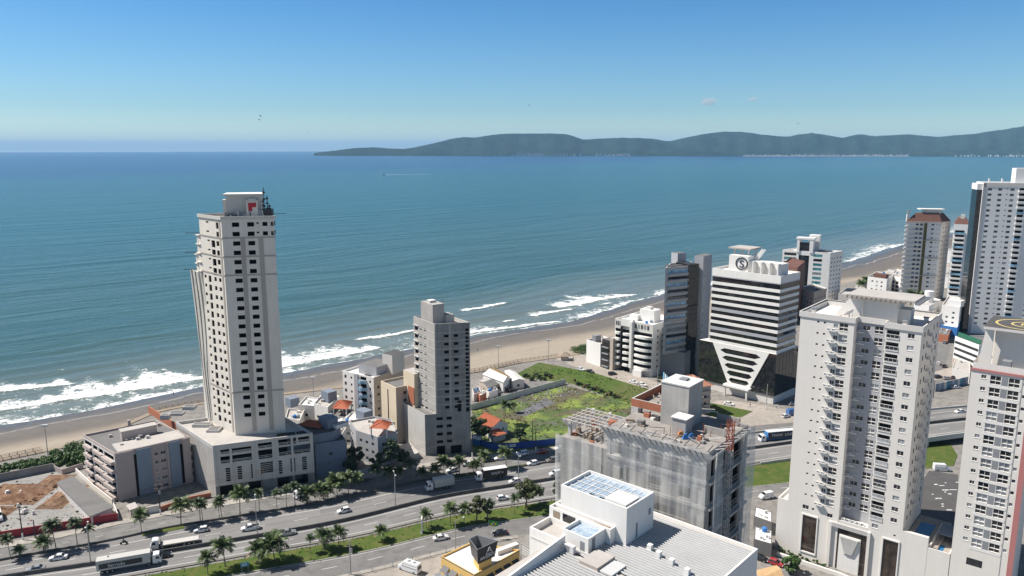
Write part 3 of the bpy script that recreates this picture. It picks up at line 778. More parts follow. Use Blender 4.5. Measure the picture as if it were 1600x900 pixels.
mb.hexa([(-.32, -.07, -.06), (.25, -.05, -.06), (.25, .05, -.06), (-.32, .07, -.06), (-.28, -.05, .06), (.32, -.03, .05), (.32, .03, .05), (-.28, .05, .06)], 'black')
for s in (-1, 1):
    mb.poly([(-.14, s*.05, .02), (.14, s*.05, .03), (.10, s*.55, .22), (-.06, s*.55, .21)], 'black')
    mb.poly([(-.06, s*.55, .21), (.10, s*.55, .22), (-.10, s*1.05, .10)], 'black')
bird_me = mb.mesh('bird')
for k, (px, py, D) in enumerate(((420, 183.5, 250), (418, 189, 260), (492, 208, 300), (553, 223, 310), (826, 167.5, 300), (1233, 195, 340), (1295, 199.5, 330))):
    o = put('bird', bird_me); o.location = ((px-800)/FPX*D*1.01, D, CAM_H+D*(HZ-py)/FPX*1.0); o.rotation_euler = (R(20*(k % 3-1)), R(5), R(40*k))
    tag(o, ('dark bird soaring high above the sea left of the white tower' if k < 2 else ('tiny dark bird low over the horizon right of the white tower' if k < 4 else ('lone dark bird high in the middle of the sky' if k == 4 else 'tiny dark bird hovering over the distant hills'))), 'bird', 'seabirds in the sky' if k < 4 else ('birds over the hills' if k > 4 else None))
# ================================================================ buildings: framework
def unit(p0, p1):
    d = Vector((p1[0]-p0[0], p1[1]-p0[1])); L = d.length; return d/L, L
def along(p0, deg, L): return (p0[0]+L*math.cos(R(deg)), p0[1]+L*math.sin(R(deg)))
def lerp(p0, p1, t): return (p0[0]+(p1[0]-p0[0])*t, p0[1]+(p1[1]-p0[1])*t)
def inset(poly, t):
    n = len(poly); out = []
    for i in range(n):
        a, b, c = Vector(poly[i-1]), Vector(poly[i]), Vector(poly[(i+1) % n])
        d1, d2 = (b-a).normalized(), (c-b).normalized()
        n1, n2 = Vector((-d1.y, d1.x)), Vector((-d2.y, d2.x))
        k = n1+n2; k = k/max(0.3, k.dot(n1)) if k.length > 1e-6 else n1
        out.append(tuple(b+k*t))
    return out
def ccw(poly):
    a = sum(poly[i][0]*poly[(i+1) % len(poly)][1]-poly[(i+1) % len(poly)][0]*poly[i][1] for i in range(len(poly)))
    return poly if a > 0 else poly[::-1]
def frame(p0, p1, u, z, v=0.0):
    d, L = unit(p0, p1); a = math.atan2(d.y, d.x)
    return Matrix.Translation((p0[0]+d.x*u-d.y*v, p0[1]+d.y*u+d.x*v, z)) @ Matrix.Rotation(a, 4, 'Z')
def facade(mb, p0, p1, z0, z1, m, ops=()):
    """wall sheet with real holes; ops = (u0, z0, u1, z1)"""
    d, L = unit(p0, p1)
    ops = [(max(0.0, o[0]), max(z0, o[1]), min(L, o[2]), min(z1, o[3])) for o in ops]
    us = sorted({0.0, round(L, 4)} | {round(q, 4) for o in ops for q in (o[0], o[2])})
    zs = sorted({round(z0, 4), round(z1, 4)} | {round(q, 4) for o in ops for q in (o[1], o[3])})
    P = lambda u, z: (p0[0]+d.x*u, p0[1]+d.y*u, z)
    for za, zb in zip(zs, zs[1:]):
        if zb-za < 1e-4: continue
        run = None
        for ua, ub in zip(us, us[1:]):
            uc, zc = (ua+ub)/2, (za+zb)/2
            hole = any(o[0] < uc < o[2] and o[1] < zc < o[3] for o in ops)
            if hole:
                if run is not None: mb.quad(P(run, za), P(ua, za), P(ua, zb), P(run, zb), m); run = None
            elif run is None: run = ua
        if run is not None: mb.quad(P(run, za), P(us[-1], za), P(us[-1], zb), P(run, zb), m)
def opx(P0, P1, rects):
    """pixel rectangles (top-left, bottom-right corners of real openings) -> (u0, z0, u1, z1) on the wall P0-P1"""
    d, L = unit(P0, P1); out = []
    for x0, y0, x1, y1 in rects:
        a, b = onp(x0, y0, P0, P1), onp(x1, y1, P0, P1)
        ua, ub = (a[0]-P0[0])*d.x+(a[1]-P0[1])*d.y, (b[0]-P0[0])*d.x+(b[1]-P0[1])*d.y
        out.append((min(ua, ub), min(a[2], b[2]), max(ua, ub), max(a[2], b[2])))
    return out
def zpx(P0, P1, x, y): return onp(x, y, P0, P1)[2]

_proto = {}
def reveal(mb, w, h, dep, m, back=None, floor=None):
    mb.quad((0, 0, 0), (0, dep, 0), (0, dep, h), (0, 0, h), m); mb.quad((w, dep, 0), (w, 0, 0), (w, 0, h), (w, dep, h), m)
    mb.quad((0, 0, 0), (w, 0, 0), (w, dep, 0), (0, dep, 0), floor or m); mb.quad((0, dep, h), (w, dep, h), (w, 0, h), (0, 0, h), m)
    if back: mb.quad((0, dep, 0), (w, dep, 0), (w, dep, h), (0, dep, h), back)
def win_mb(kind, w, h, wall, gm='glass_dark'):
    a, g = MB(), None
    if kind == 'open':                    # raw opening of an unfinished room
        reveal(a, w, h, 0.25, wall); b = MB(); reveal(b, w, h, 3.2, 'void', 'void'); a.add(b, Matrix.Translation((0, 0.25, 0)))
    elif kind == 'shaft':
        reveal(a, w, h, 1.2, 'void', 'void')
    elif kind in ('win', 'bare'):
        reveal(a, w, h, 0.16, wall); g = MB(); f = 0.06
        g.quad((0, .13, 0), (w, .13, 0), (w, .13, h), (0, .13, h), gm)
        fm = 'white' if kind == 'win' else 'dark_metal'
        a.box(0, .08, 0, f, .12, h, fm); a.box(w-f, .08, 0, w, .12, h, fm); a.box(f, .08, 0, w-f, .12, f, fm); a.box(f, .08, h-f, w-f, .12, h, fm)
        if w > 0.9: a.box(w/2-f/2, .085, f, w/2+f/2, .118, h-f, fm)
        if kind == 'win' and w > 0.9: a.box(-.08, -.07, -.09, w+.08, 0.0, -.01, 'white')
    elif kind == 'vent':
        reveal(a, w, h, 0.3, wall, 'black')
    elif kind == 'balc':                  # recessed balcony with rail and sliding doors
        reveal(a, w, h, 1.25, wall); g = MB(); g.quad((0, 1.2, 0), (w, 1.2, 0), (w, 1.2, h), (0, 1.2, h), gm)
        a.box(w*.5-.04, 1.12, 0, w*.5+.04, 1.18, h, 'dark_metal')
        a.box(-.05, -.16, -.12, w+.05, 0.0, 0.0, 'white')
        a.box(0, -.13, .93, w, -.05, 1.03, 'white'); a.box(0, -.12, .10, w, -.08, .18, 'white')
        for k in range(int(w/0.75)+1): a.box(k*(w-.05)/max(1, int(w/.75)), -.12, 0, k*(w-.05)/max(1, int(w/.75))+.05, -.07, .95, 'white')
        a.quad((0, -.10, .18), (w, -.10, .18), (w, -.10, .93), (0, -.10, .93), 'glass_mix')
    elif kind == 'french':                # tall window whose lower third is a fixed light under a white rail
        reveal(a, w, h, 0.35, wall); g = MB(); g.quad((0, .3, 0), (w, .3, 0), (w, .3, h), (0, .3, h), gm)
        a.box(0, .02, h*.40, w, .25, h*.40+.12, 'white'); a.box(w/2-.04, .12, 0, w/2+.04, .28, h, 'white'); a.box(-.06, -.08, -.1, w+.06, 0, -.01, 'white')
    elif kind == 'flush':                 # far window: frame and glass in one
        a.quad((0, .12, 0), (w, .12, 0), (w, .12, h), (0, .12, h), gm); reveal(a, w, h, 0.12, wall)
    return a, g
_count, _over = {}, {}
def add_win(root, p0, p1, u, z, w, h, kind, wall, gm='glass_dark', name=None, sub=True):
    key = (kind, round(w, 2), round(h, 2), wall, gm)
    if key not in _proto:
        a, g = win_mb(kind, w, h, wall, gm); _proto[key] = (a, g, a.mesh('window_frame_mesh'), g.mesh('pane_mesh') if g else None, [])
    a, g, am, gmesh, _ = _proto[key]
    name = name or {'open': 'window_opening', 'shaft': 'opening', 'win': 'window', 'bare': 'window', 'vent': 'vent', 'balc': 'balcony', 'french': 'french_window', 'flush': 'window'}[kind]
    F_ = frame(p0, p1, u, z); ck = (root.name, name); _count[ck] = _count.get(ck, 0)+1
    M = Matrix.Translation(-Vector(root.location)) @ F_
    if _count[ck] > 100:
        mb = _over.setdefault(ck, (root, MB()))[1]; mb.add(a, F_)
        if g: mb.add(g, F_)
        return
    o = put(name, am, root, M)
    if g: put('glass_door' if kind == 'balc' else 'pane', gmesh, o)
def flush_over():
    for (rn, name), (root, mb) in _over.items():
        o = mb.build(name, root); o['kind'] = 'stuff'
    _over.clear()
def parapet(wmb, rmb, poly, z1, h=0.9, t=0.3, m='white', rm='roof_grey', cap=None):
    I = inset(poly, t); n = len(poly)
    for i in range(n):
        j = (i+1) % n
        wmb.quad((*poly[i], z1), (*poly[j], z1), (*I[j], z1), (*I[i], z1), cap or m)
        wmb.quad((*I[i], z1), (*I[j], z1), (*I[j], z1-h), (*I[i], z1-h), m)
    rmb.poly([(x, y, z1-h) for x, y in I], rm)
class Bld:
    def __init__(s, name, label, poly, cat='building', group=None, z0=0.0):
        s.poly = poly; s.root = thing(name, label, cat, (*poly[0], z0), group); s.w = MB(); s.r = MB(); s.t = MB()
    def edge(s, i): return s.poly[i], s.poly[(i+1) % len(s.poly)]
    def wall(s, i, z0, z1, m, wins=(), P=None):
        """wins = (u0, z0, u1, z1, kind, glass, name)"""
        p0, p1 = P or s.edge(i)
        facade(s.w, p0, p1, z0, z1, m, [w[:4] for w in wins])
        for w in wins:
            add_win(s.root, p0, p1, w[0], w[1], w[2]-w[0], w[3]-w[1], w[4], m, w[5] if len(w) > 5 else 'glass_dark', w[6] if len(w) > 6 else None)
    def walls(s, z0, z1, m, specs={}, mats={}):
        for i in range(len(s.poly)): s.wall(i, z0, z1, mats.get(i, m), specs.get(i, ()))
    def top(s, z1, m='white', rm='roof_grey', h=0.9, t=0.3, poly=None): parapet(s.w, s.r, poly or s.poly, z1, h, t, m, rm)
    def bx(s, mb, p0, p1, u0, u1, v0, v1, z0, z1, m, mt=None):
        """box laid along a wall frame: u along the wall, v inward (negative = proud of the wall)"""
        mb.box(u0, v0, 0, u1, v1, z1-z0, m, frame(p0, p1, 0, z0), mt)
    def pb(s, name, p0, p1, u0, u1, v0, v1, z0, z1, m, mt=None):
        mb = MB(); s.bx(mb, p0, p1, u0, u1, v0, v1, z0, z1, m, mt); return mb.build(name, s.root)
    def done(s):
        if s.w.v: s.w.build('wall', s.root)
        if s.r.v: s.r.build('roof', s.root)
        if s.t.v: s.t.build('cornice', s.root)
        return s.root
def rows_of(z_top, pitch, n, cols):
    """cols = (u0, u1, top offset, height, kind, glass, name)"""
    out = []
    for k in range(n):
        for c in cols:
            zt = z_top-pitch*k-c[2]
            out.append((c[0], zt-c[3], c[1], zt)+tuple(c[4:]))
    return out
def text_part(name, txt, root, p0, p1, u, z, size, m, v=-0.06, ext=0.03, shear=0, align='LEFT', sx=1.0):
    cu = bpy.data.curves.new(name, 'FONT'); cu.body = txt; cu.size = size; cu.extrude = ext; cu.align_x = align; cu.shear = shear
    cu.materials.append(MATS[m])
    t_ = bpy.data.objects.new('text_source', cu); COL.objects.link(t_)
    bpy.context.view_layer.update()
    me = bpy.data.meshes.new_from_object(t_.evaluated_get(bpy.context.evaluated_depsgraph_get()))
    bpy.data.objects.remove(t_); me.materials.clear(); me.materials.append(MATS[m])
    o = bpy.data.objects.new(name, me); COL.objects.link(o)
    M = frame(p0, p1, u, z, v) @ Matrix.Rotation(math.pi/2, 4, 'X') @ Matrix.Scale(sx, 4, (1, 0, 0))
    if root: o.parent = root; M = Matrix.Translation(-Vector(root.location)) @ M
    o.matrix_local = M; return o
def box_poly(p0, p1, v0, v1, u0=0.0, u1=None):
    d, L = unit(p0, p1); u1 = L if u1 is None else u1
    q = lambda u, v: (p0[0]+d.x*u-d.y*v, p0[1]+d.y*u+d.x*v)
    return [q(u0, v0), q(u1, v0), q(u1, v1), q(u0, v1)]
def dish(name, x, y, z, r, label=None, cat=None, parent=None):
    mb = MB(); n = 10; rings = []
    d = Vector((-.35, .55, .75)).normalized(); a = d.cross(Vector((0, 0, 1))).normalized(); b = a.cross(d)
    c = Vector((x, y, z+r*1.2))
    for k, (rr, dd) in enumerate(((.12, 0), (.6, .1), (1, .3))):
        rings.append([c+d*(dd*r)+a*(math.cos(6.283*q/n)*rr*r)+b*(math.sin(6.283*q/n)*rr*r) for q in range(n)])
    for k in range(2):
        for q in range(n):
            mb.quad(rings[k][q], rings[k][(q+1) % n], rings[k+1][(q+1) % n], rings[k+1][q], 'lamp_white')
    mb.poly(rings[0], 'lamp_white'); mb.tube([(x, y, z), c], r*.08, 6, 'steel'); mb.bar(c, c+d*r*.9, .05, 'steel')
    return mb.build(name, parent)
def ac_unit(mb, T, w=0.85, h=0.6, d=0.35):
    mb.box(0, 0, 0, w, d, h, 'acbox', T); mb.box(w*.1, -.012, h*.12, w*.62, -.002, h*.88, 'mid_grey', T)
def ledge_mb(w, dep, nac, rail=True):
    a = MB(); a.box(0, -dep, -.14, w, 0, 0, 'white')
    if rail:
        a.box(0, -dep, .0, w, -dep+.05, .10, 'white'); a.box(0, -dep, .52, w, -dep+.04, .58, 'white')
        for k in range(5): a.box(k*(w-.04)/4, -dep, .1, k*(w-.04)/4+.04, -dep+.04, .52, 'white')
    b = MB()
    for k in range(nac): ac_unit(b, Matrix.Translation((.12+k*(w-.1)/nac, -dep+.12, .02)), min(.8, (w-.3)/nac-.08), .55, .36)
    return a, b
_led = {}
def add_ledge(root, p0, p1, u, z, w, dep, nac, v=0.0):
    key = (w, dep, nac)
    if key not in _led:
        a, b = ledge_mb(*key); _led[key] = (a.mesh('ledge'), b.mesh('air_conditioner') if nac else None)
    M = Matrix.Translation(-Vector(root.location)) @ frame(p0, p1, u, z, v)
    o = put('ledge', _led[key][0], root, M)
    if nac: put('air_conditioner', _led[key][1], o)

# ================================================================ beige apartment tower with stacked balconies (right of centre)
A22 = (72.0, 192.8); B22 = along(A22, -39.57, 40)
def q22(u, v=0.0):
    T = frame(A22, B22, u, 0, v).translation; return (T.x, T.y)
b = Bld('apartment_tower', 'tall off-white apartment tower with grey recessed strip, stacked balconies and air conditioner ledges', [q22(2.1), q22(15.2), q22(15.2, 2.6), q22(22.3, 2.6), q22(22.3), q22(30.1), q22(30.1, 20), q22(2.1, 20)])
PF = 2.9; ZT = 64.5; ZR = 65.9
uo = 2.1
bay = rows_of(ZT, PF, 17, [(6.3-uo, 6.85-uo, .15, .5, 'vent'), (7.9-uo, 8.45-uo, .15, .5, 'vent'), (11.75-uo, 13.75-uo, -.05, 1.85, 'french', 'glass_mix', 'french_window')])
bay += [w for w in rows_of(ZT, PF, 17, [(10.35-uo, 11.45-uo, .35, 1.05, 'win', 'glass_dark')])]
bay += [(6.0-uo, 13.6, 7.6-uo, 14.8, 'win'), (8.4-uo, 13.9, 9.0-uo, 14.5, 'vent'), (12.3-uo, 13.2, 13.7-uo, 14.3, 'win')]
bay += [(6.3-uo, 1.9, 9.9-uo, 12.0, 'bare', 'glass_brown', 'lobby_window')]
b.wall(0, 0, ZR, 'warm_white', bay)
b.wall(1, 12.5, ZR, 'warm_white')
rec = rows_of(ZT, PF, 17, [(1.3, 3.1, .3, 1.15, 'win', 'glass_mix'), (4.1, 6.0, .1, 1.75, 'french', 'glass_mix'), (6.35, 6.8, .1, .45, 'vent')])
b.wall(2, 12.5, ZR, 'grey_wall', rec)
b.wall(3, 12.5, ZR, 'warm_white')
uo = 22.3
rt = rows_of(ZT, PF, 17, [(22.55-uo, 25.4-uo, 0, 1.95, 'balc', 'glass_dark')]) + rows_of(64.3, PF, 17, [(27.2-uo, 28.7-uo, 0, 1.15, 'win', 'glass_mix')])
rt += [(23.1-uo, 13.9, 24.6-uo, 15.0, 'win'), (28.2-uo, 13.2, 28.7-uo, 13.7, 'vent'), (26.1-uo, 1.6, 29.5-uo, 11.9, 'bare', 'glass_brown', 'lobby_window')]
b.wall(4, 0, ZR, 'warm_white', rt)
side = rows_of(ZT, PF, 17, [(3.0, 4.2, .1, 1.2, 'bare', 'glass_dark', 'side_window'), (6.3, 7.5, .1, 1.4, 'bare', 'glass_dark', 'side_window'), (13.0, 14.0, .1, 1.2, 'bare', 'glass_dark', 'side_window'), (16.4, 17.6, .1, 1.2, 'bare', 'glass_dark', 'side_window')])
b.wall(5, 12.5, ZR, 'pinkish' if False else 'offwhite', side)
b.wall(6, 0, ZR, 'warm_white'); b.wall(7, 0, ZR, 'warm_white')
for k in range(17):
    z = ZT-PF*k
    add_ledge(b.root, A22, B22, 9.0, z-2.0, 2.25, 0.95, 2)
    add_ledge(b.root, A22, B22, 15.35, z-2.0, 1.75, 0.75, 1, 2.6)
    if k < 16: add_ledge(b.root, *b.edge(5), 8.2, z-1.9, 2.2, 0.8, 1)
    if k % 2: add_ledge(b.root, *b.edge(5), 14.2, z-1.9, 1.6, 0.6, 0)
# cornice band, stepping with the plan
ring = b.poly
O = inset(ring, -0.28)
n = len(ring)
for i in range(n):
    j = (i+1) % n
    for z0, z1, m_ in ((64.95, 66.3, 'offwhite'),):
        b.t.quad((*O[i], z0), (*O[j], z0), (*O[j], z1), (*O[i], z1), m_)
        b.t.quad((*ring[i], z0), (*ring[j], z0), (*O[j], z0), (*O[i], z0), m_)
        b.t.quad((*O[i], z1), (*O[j], z1), (*ring[j], z1), (*ring[i], z1), m_)
b.top(ZR, 'offwhite', 'roof_white', 1.15, 0.35)
# lobby surround, arch with dark glass and the stone wedge
F0 = (A22, B22)
for u0, u1, z0, z1 in ((5.95, 10.2, 1.5, 12.4), (25.75, 29.8, 1.2, 12.3)):
    mb = MB()
    b.bx(mb, *F0, u0, u1, -.22, -.003, z0, z0+.35, 'white'); b.bx(mb, *F0, u0, u1, -.22, -.003, z1-.35, z1, 'white')
    b.bx(mb, *F0, u0, u0+.32, -.22, -.003, z0+.35, z1-.35, 'white'); b.bx(mb, *F0, u1-.28, u1, -.22, -.003, z0+.35, z1-.35, 'white')
    mb.build('lobby_window_surround', b.root)
ar = MB()
b.bx(ar, *F0, 13.0, 13.75, -.55, 0.3, 0, 12.5, 'warm_white'); b.bx(ar, *F0, 22.4, 23.1, -.55, 0.3, 0, 12.5, 'warm_white'); b.bx(ar, *F0, 13.75, 22.4, -.55, 2.6, 11.4, 12.5, 'concrete_pale')
b.bx(ar, *F0, 15.75, 20.9, -.30, 0.2, 0, 9.6, 'white')
T = frame(*F0, 0, 0)
for (a0, a1, z0), (c0, c1, z1) in (((17.2, 19.4, 4.6), (16.0, 20.6, 9.4)),):
    P = [(a0, -.31, z0), (a1, -.31, z0), (c1, -.31, z1), (c0, -.31, z1)]; Q = [(a0+.25, -.75, z0+.5), (a1-.25, -.75, z0+.5), (c1-.1, -.9, z1), (c0+.1, -.9, z1)]
    P = [T @ Vector(q) for q in P]; Q = [T @ Vector(q) for q in Q]
    ar.poly(Q, 'concrete_pale')
    for i in range(4): ar.quad(P[i], P[(i+1) % 4], Q[(i+1) % 4], Q[i], 'concrete_pale')
ar.build('entrance_arch', b.root)
gl = MB(); b.bx(gl, *F0, 13.75, 22.4, .15, .4, 0, 11.4, 'glass_brown')
for k in range(6): b.bx(gl, *F0, 13.75, 22.4, .10, .15, 1.5+k*1.8, 1.6+k*1.8, 'dark_metal')
gl.build('arch_glazing', b.root)
pl_ = MB(); b.bx(pl_, *F0, 15.25, 22.25, 0.05, 2.5, 12.5, 13.3, 'offwhite')
for k in range(5): ac_unit(pl_, frame(*F0, 15.8+k*1.15, 13.3, .3), .9, .7)
pl_.build('planter_ledge', b.root)
# roof: stair and tank house with raking fins, tilted deck on top, dishes, stub walls
ph = MB()
b.bx(ph, *F0, 15.5, 23.5, 5.0, 11.5, 64.8, 71.0, 'warm_white'); b.bx(ph, *F0, 23.5, 26.0, 6.5, 10.5, 64.8, 68.6, 'offwhite')
for vv_ in (4.4, 12.0):
    P = [(8.5, vv_, 64.8), (15.5, vv_, 64.8), (15.5, vv_, 71.0), (13.0, vv_, 71.0)]
    T = frame(*F0, 0, 0); P2 = [(x, y+.5, z) for x, y, z in P]
    A_, B_ = [T @ Vector(q) for q in P], [T @ Vector(q) for q in P2]
    ph.poly(A_, 'warm_white'); ph.poly(B_[::-1], 'warm_white')
    for i in range(4): ph.quad(A_[i], B_[i], B_[(i+1) % 4], A_[(i+1) % 4], 'warm_white')
ph.build('penthouse', b.root)
dk = MB(); b.bx(dk, *F0, 12.0, 27.5, 2.8, 13.5, 71.0, 71.5, 'roof_pale')
for k in range(14): b.bx(dk, *F0, 12.2+k*1.1, 12.35+k*1.1, 2.2, 2.79, 70.6, 71.3, 'wood')
for k in range(9): b.bx(dk, *F0, 27.51, 28.6, 2.9+k*1.2, 3.05+k*1.2, 70.6, 71.3, 'steel')
b.bx(dk, *F0, 28.6, 28.75, 2.2, 13.5, 70.9, 71.2, 'steel')
dk.build('roof_deck', b.root)
sm = MB()
for u, v, h in ((4.0, 2.2, 2.2), (25.2, 3.0, 1.6), (28.5, 9, 1.9), (21, 17, 2)):
    sm = MB(); b.bx(sm, *F0, u, u+.9, v, v+.9, 64.75, 64.75+h, 'offwhite'); b.bx(sm, *F0, u-.15, u+1.05, v-.15, v+1.05, 64.75+h, 64.95+h, 'mid_grey'); sm.build('chimney', b.root)
x, y = q22(13.2, 2.2); dish('satellite_dish', x, y, 65.0, 1.35, parent=b.root)
x, y = q22(11.2, 1.8); dish('satellite_dish', x, y, 64.8, .7, parent=b.root)
x, y = q22(14.2, 1.2); mb = MB(); mb.tube([(x, y, 64.8), (x, y, 68.2)], .05, 5, 'steel'); mb.bar((x-.5, y, 68), (x+.5, y, 68), .06, 'steel'); mb.build('antenna', b.root)
b.done()
# podium wings at both sides of the tower foot
b2 = Bld('garage_podium', 'blank off-white garage podium wrapping the foot of the balcony tower', [q22(-0.6), q22(2.095), q22(2.095, 18), q22(-0.6, 18)], 'building')
b2.walls(0, 14.7, 'warm_white', {0: [(0.6, 0.4, 2.0, 0.9, 'vent')]}); b2.top(14.7, 'offwhite', 'roof_white', .7)
P3 = [q22(30.105), q22(35.8), q22(35.8, 1.0), q22(30.105, 1.0)]
sw2 = MB()
for i in range(3): facade(sw2, P3[i], P3[i+1], 0, 15.3, 'warm_white')
sw2.poly([(x, y, 15.3) for x, y in P3], 'offwhite'); sw2.build('side_wing', b2.root)
dk = MB(); dk.prism([q22(30.11, 1.005), q22(37.5, 1.005), q22(37.5, 19), q22(30.11, 19)], 9.0, 12.2, 'offwhite', 'paving')
dk.build('pool_deck', b2.root)
pw = MB(); pw.poly([(*q22(u, v), 12.215) for u, v in ((31.4, 6), (34.8, 6), (34.8, 15), (31.4, 15))], 'pool'); pw.build('pool_water', b2.root)
b2.done()

# ================================================================ right-hand apartment tower with helipad
A23 = (103.4, 166.8); B23 = along(A23, -39.3, 12.2)
b = Bld('helipad_tower', 'off-white apartment tower with grey window strips, red cornice and helipad on its roof', box_poly(A23, B23, 0, 17))
PF = 2.79
cols = [(2.05, 3.05, .15, .85, 'win', 'glass_dark'), (3.8, 5.8, 0, 1.95, 'french', 'glass_mix'), (7.3, 9.3, 0, 1.95, 'french', 'glass_mix'), (10.0, 10.75, .5, .8, 'win', 'glass_dark', 'small_window')]
ws = [w for w in rows_of(57.45, PF, 15, cols)]+[(3.2, 11.6, 6.4, 13.4, 'bare', 'glass_mix', 'band_window')]
p0, p1 = b.edge(0)
b.wall(0, 0, 58.1, 'warm_white', ws)
for i in (1, 2, 3): b.wall(i, 0, 58.1, 'warm_white')
gp = MB()
for k in range(15):
    z = 57.45-PF*k
    b.pb('grey_panel', p0, p1, 5.95, 7.15, -.02, -.003, z-1.95, z, 'mid_grey')
    b.pb('balcony_band', p0, p1, 3.5, 9.6, -.05, -.004, z-2.72, z-2.08, 'white')
b.bx(b.t, p0, p1, 9.75, 9.9, -.03, -.003, 3, 57.9, 'mid_grey')
rp = MB(); b.bx(rp, p0, p1, 11.15, 12.25, -.12, -.003, 0, 58.0, 'red_pink'); b.bx(rp, p0, p1, -.15, 12.3, -.2, -.003, 58.0, 58.55, 'red_pink'); rp.build('red_band', b.root)
b.top(58.1, 'warm_white', 'roof_pale', .1)
PQ = [box_poly(p0, p1, .25, 16.8, .2, 12.1)]
ph = MB()
facade(ph, *PQ[0][:2], 58.1, 59.9, 'warm_white'); facade(ph, PQ[0][3], PQ[0][0], 58.1, 59.9, 'warm_white')
b.bx(ph, p0, p1, 3.2, 12.1, 5.2, 15, 58.1, 67.3, 'warm_white')
b.bx(ph, p0, p1, 5.6, 7.3, .3, 2.2, 58.6, 61.0, 'mid_grey')
T = frame(p0, p1, 0, 0)
for va, vb in ((3.0, 3.5), (14.5, 15.0)):
    A_ = [T @ Vector(q) for q in ((.6, va, 58.6), (3.2, va, 58.6), (3.2, va, 67.3), (1.6, va, 67.3))]; B_ = [T @ Vector(q) for q in ((.6, vb, 58.6), (3.2, vb, 58.6), (3.2, vb, 67.3), (1.6, vb, 67.3))]
    ph.poly(A_, 'warm_white'); ph.poly(B_[::-1], 'warm_white')
    for i in range(4): ph.quad(A_[i], B_[i], B_[(i+1) % 4], A_[(i+1) % 4], 'warm_white')
ph.build('penthouse', b.root)
add_win(b.root, *[frame(p0, p1, 3.6, 0, 5.19).translation.xy, frame(p0, p1, 12, 0, 5.19).translation.xy], .6, 60.2, 1.3, 1.0, 'flush', 'warm_white')
pd = MB(); b.bx(pd, p0, p1, 1.2, 15.5, 1.8, 16.5, 67.3, 67.9, 'offwhite', 'roof_dark')
pd.build('helipad', b.root)
c = frame(p0, p1, 8.6, 67.915, 9.2)
mk = MB()
for r0, r1 in ((5.6, 6.1), (2.6, 3.1)):
    for k in range(40):
        a0, a1 = 6.2832*k/40, 6.2832*(k+1)/40
        mk.quad(*[c @ Vector((r*math.cos(a), r*math.sin(a), 0)) for r, a in ((r0, a0), (r1, a0), (r1, a1), (r0, a1))], 'pad_yellow')
for u0, u1, v0, v1 in ((-1.1, -.7, -1.3, 1.3), (.7, 1.1, -1.3, 1.3), (-.7, .7, -.2, .2)):
    mk.quad(*[c @ Vector(q) for q in ((u0, v0, .001), (u1, v0, .001), (u1, v1, .001), (u0, v1, .001))], 'pad_yellow')
mk.build('helipad_marking', b.root)
b.done()
b2 = Bld('pool_house', 'low off-white wall and pool terrace between the two big apartment towers', [q22(35.85), q22(40.6), q22(40.6, 16), q22(35.85, 16)])
b2.walls(0, 12.9, 'warm_white'); b2.top(12.9, 'offwhite', 'paving', 1.2)
pw = MB(); pw.poly([(*q22(u, v), 11.72) for u, v in ((36.6, 1.2), (38.6, 1.2), (38.6, 6), (36.6, 6))], 'pool'); pw.build('pool_water', b2.root)
cn = MB(); b2.bx(cn, *F0, 36.4, 40.0, 7.5, 14, 13.6, 13.8, 'slate_blue'); b2.bx(cn, *F0, 36.5, 36.7, 7.6, 7.8, 11.7, 13.6, 'steel'); cn.build('canopy', b2.root)
b2.done()
mb = MB()
P = [G(1497, 742, 7), G(1452, 735, 7), G(1408, 800, 7), G(1440, 850, 7), G(1500, 830, 7)]
t = thing('flat_roof_hall', 'low hall with dark patched flat roof behind the pool terrace', 'building', (*P[0], 0))
mb.prism(ccw(P), 0, 7, 'offwhite', 'roof_dark'); mb.build('wall', t)
for k in range(14):
    mb = MB(); x, y = G(random.uniform(1455, 1495), random.uniform(752, 800), 7); w = random.uniform(.4, 2.2); mb.box(x, y, 7.0, x+w, y+random.uniform(.3, .6), 7.06, 'roof_white'); mb.build('roof_patch', t)
# ================================================================ tall unfinished white tower on the left, with its podium
A0, A1 = G(338, 775), G(492, 752)
pl = unit(A0, A1)[1]
PB0 = G(275, 660, 16.4)
pol = [A0, A1, (A1[0]-21, A1[1]+24), PB0]
b = Bld('unfinished_tower', 'tallest off-white tower by the beach, unfinished, with dark window holes and red emblems on top', pol)
zt = 16.6
# podium front: open parking bays above slotted bays
raw = [(344.0, 703.3, 394.7, 703.3), (402.7, 693.3, 426.7, 697.7), (434.3, 686.7, 463.3, 692.7), (465.3, 683.3, 483.3, 688.7), (344.3, 714.0, 395.7, 717.7), (403.3, 704.0, 427.7, 714.7), (435.0, 699.3, 485.0, 706.0), (352.3, 731.7, 360.7, 751.7), (370.7, 729.0, 379.0, 748.3), (391.7, 725.7, 398.3, 746.7), (406.7, 723.3, 427.3, 737.3), (435.0, 720.0, 441.7, 740.0), (453.3, 716.7, 462.0, 736.0), (471.7, 714.0, 480.0, 733.3)]
ops = opx(A0, A1, raw)
wins = []
for k, o in enumerate(ops):
    if k < 7: wins.append((o[0], o[1], o[2], o[3], 'bay', 'glass_dark', 'parking_bay'))
    else: wins.append((o[0], o[1], o[2], o[3], 'slot', 'glass_dark', 'louvre_opening'))
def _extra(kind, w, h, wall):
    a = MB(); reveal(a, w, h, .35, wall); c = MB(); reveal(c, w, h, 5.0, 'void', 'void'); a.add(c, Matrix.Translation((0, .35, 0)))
    if kind == 'bay':
        for z in (h*.16, h*.34): a.box(0, .1, z, w, .22, z+.14, wall)
        for k in range(int(w/2)+1): a.box(k*(w-.12)/max(1, int(w/2)), .1, 0, k*(w-.12)/max(1, int(w/2))+.12, .22, h*.34, wall)
    else:
        for k in range(1, 6): a.box(0, .05, h*k/6-.08, w, .2, h*k/6+.10, wall)
    return a, None
_w0 = win_mb
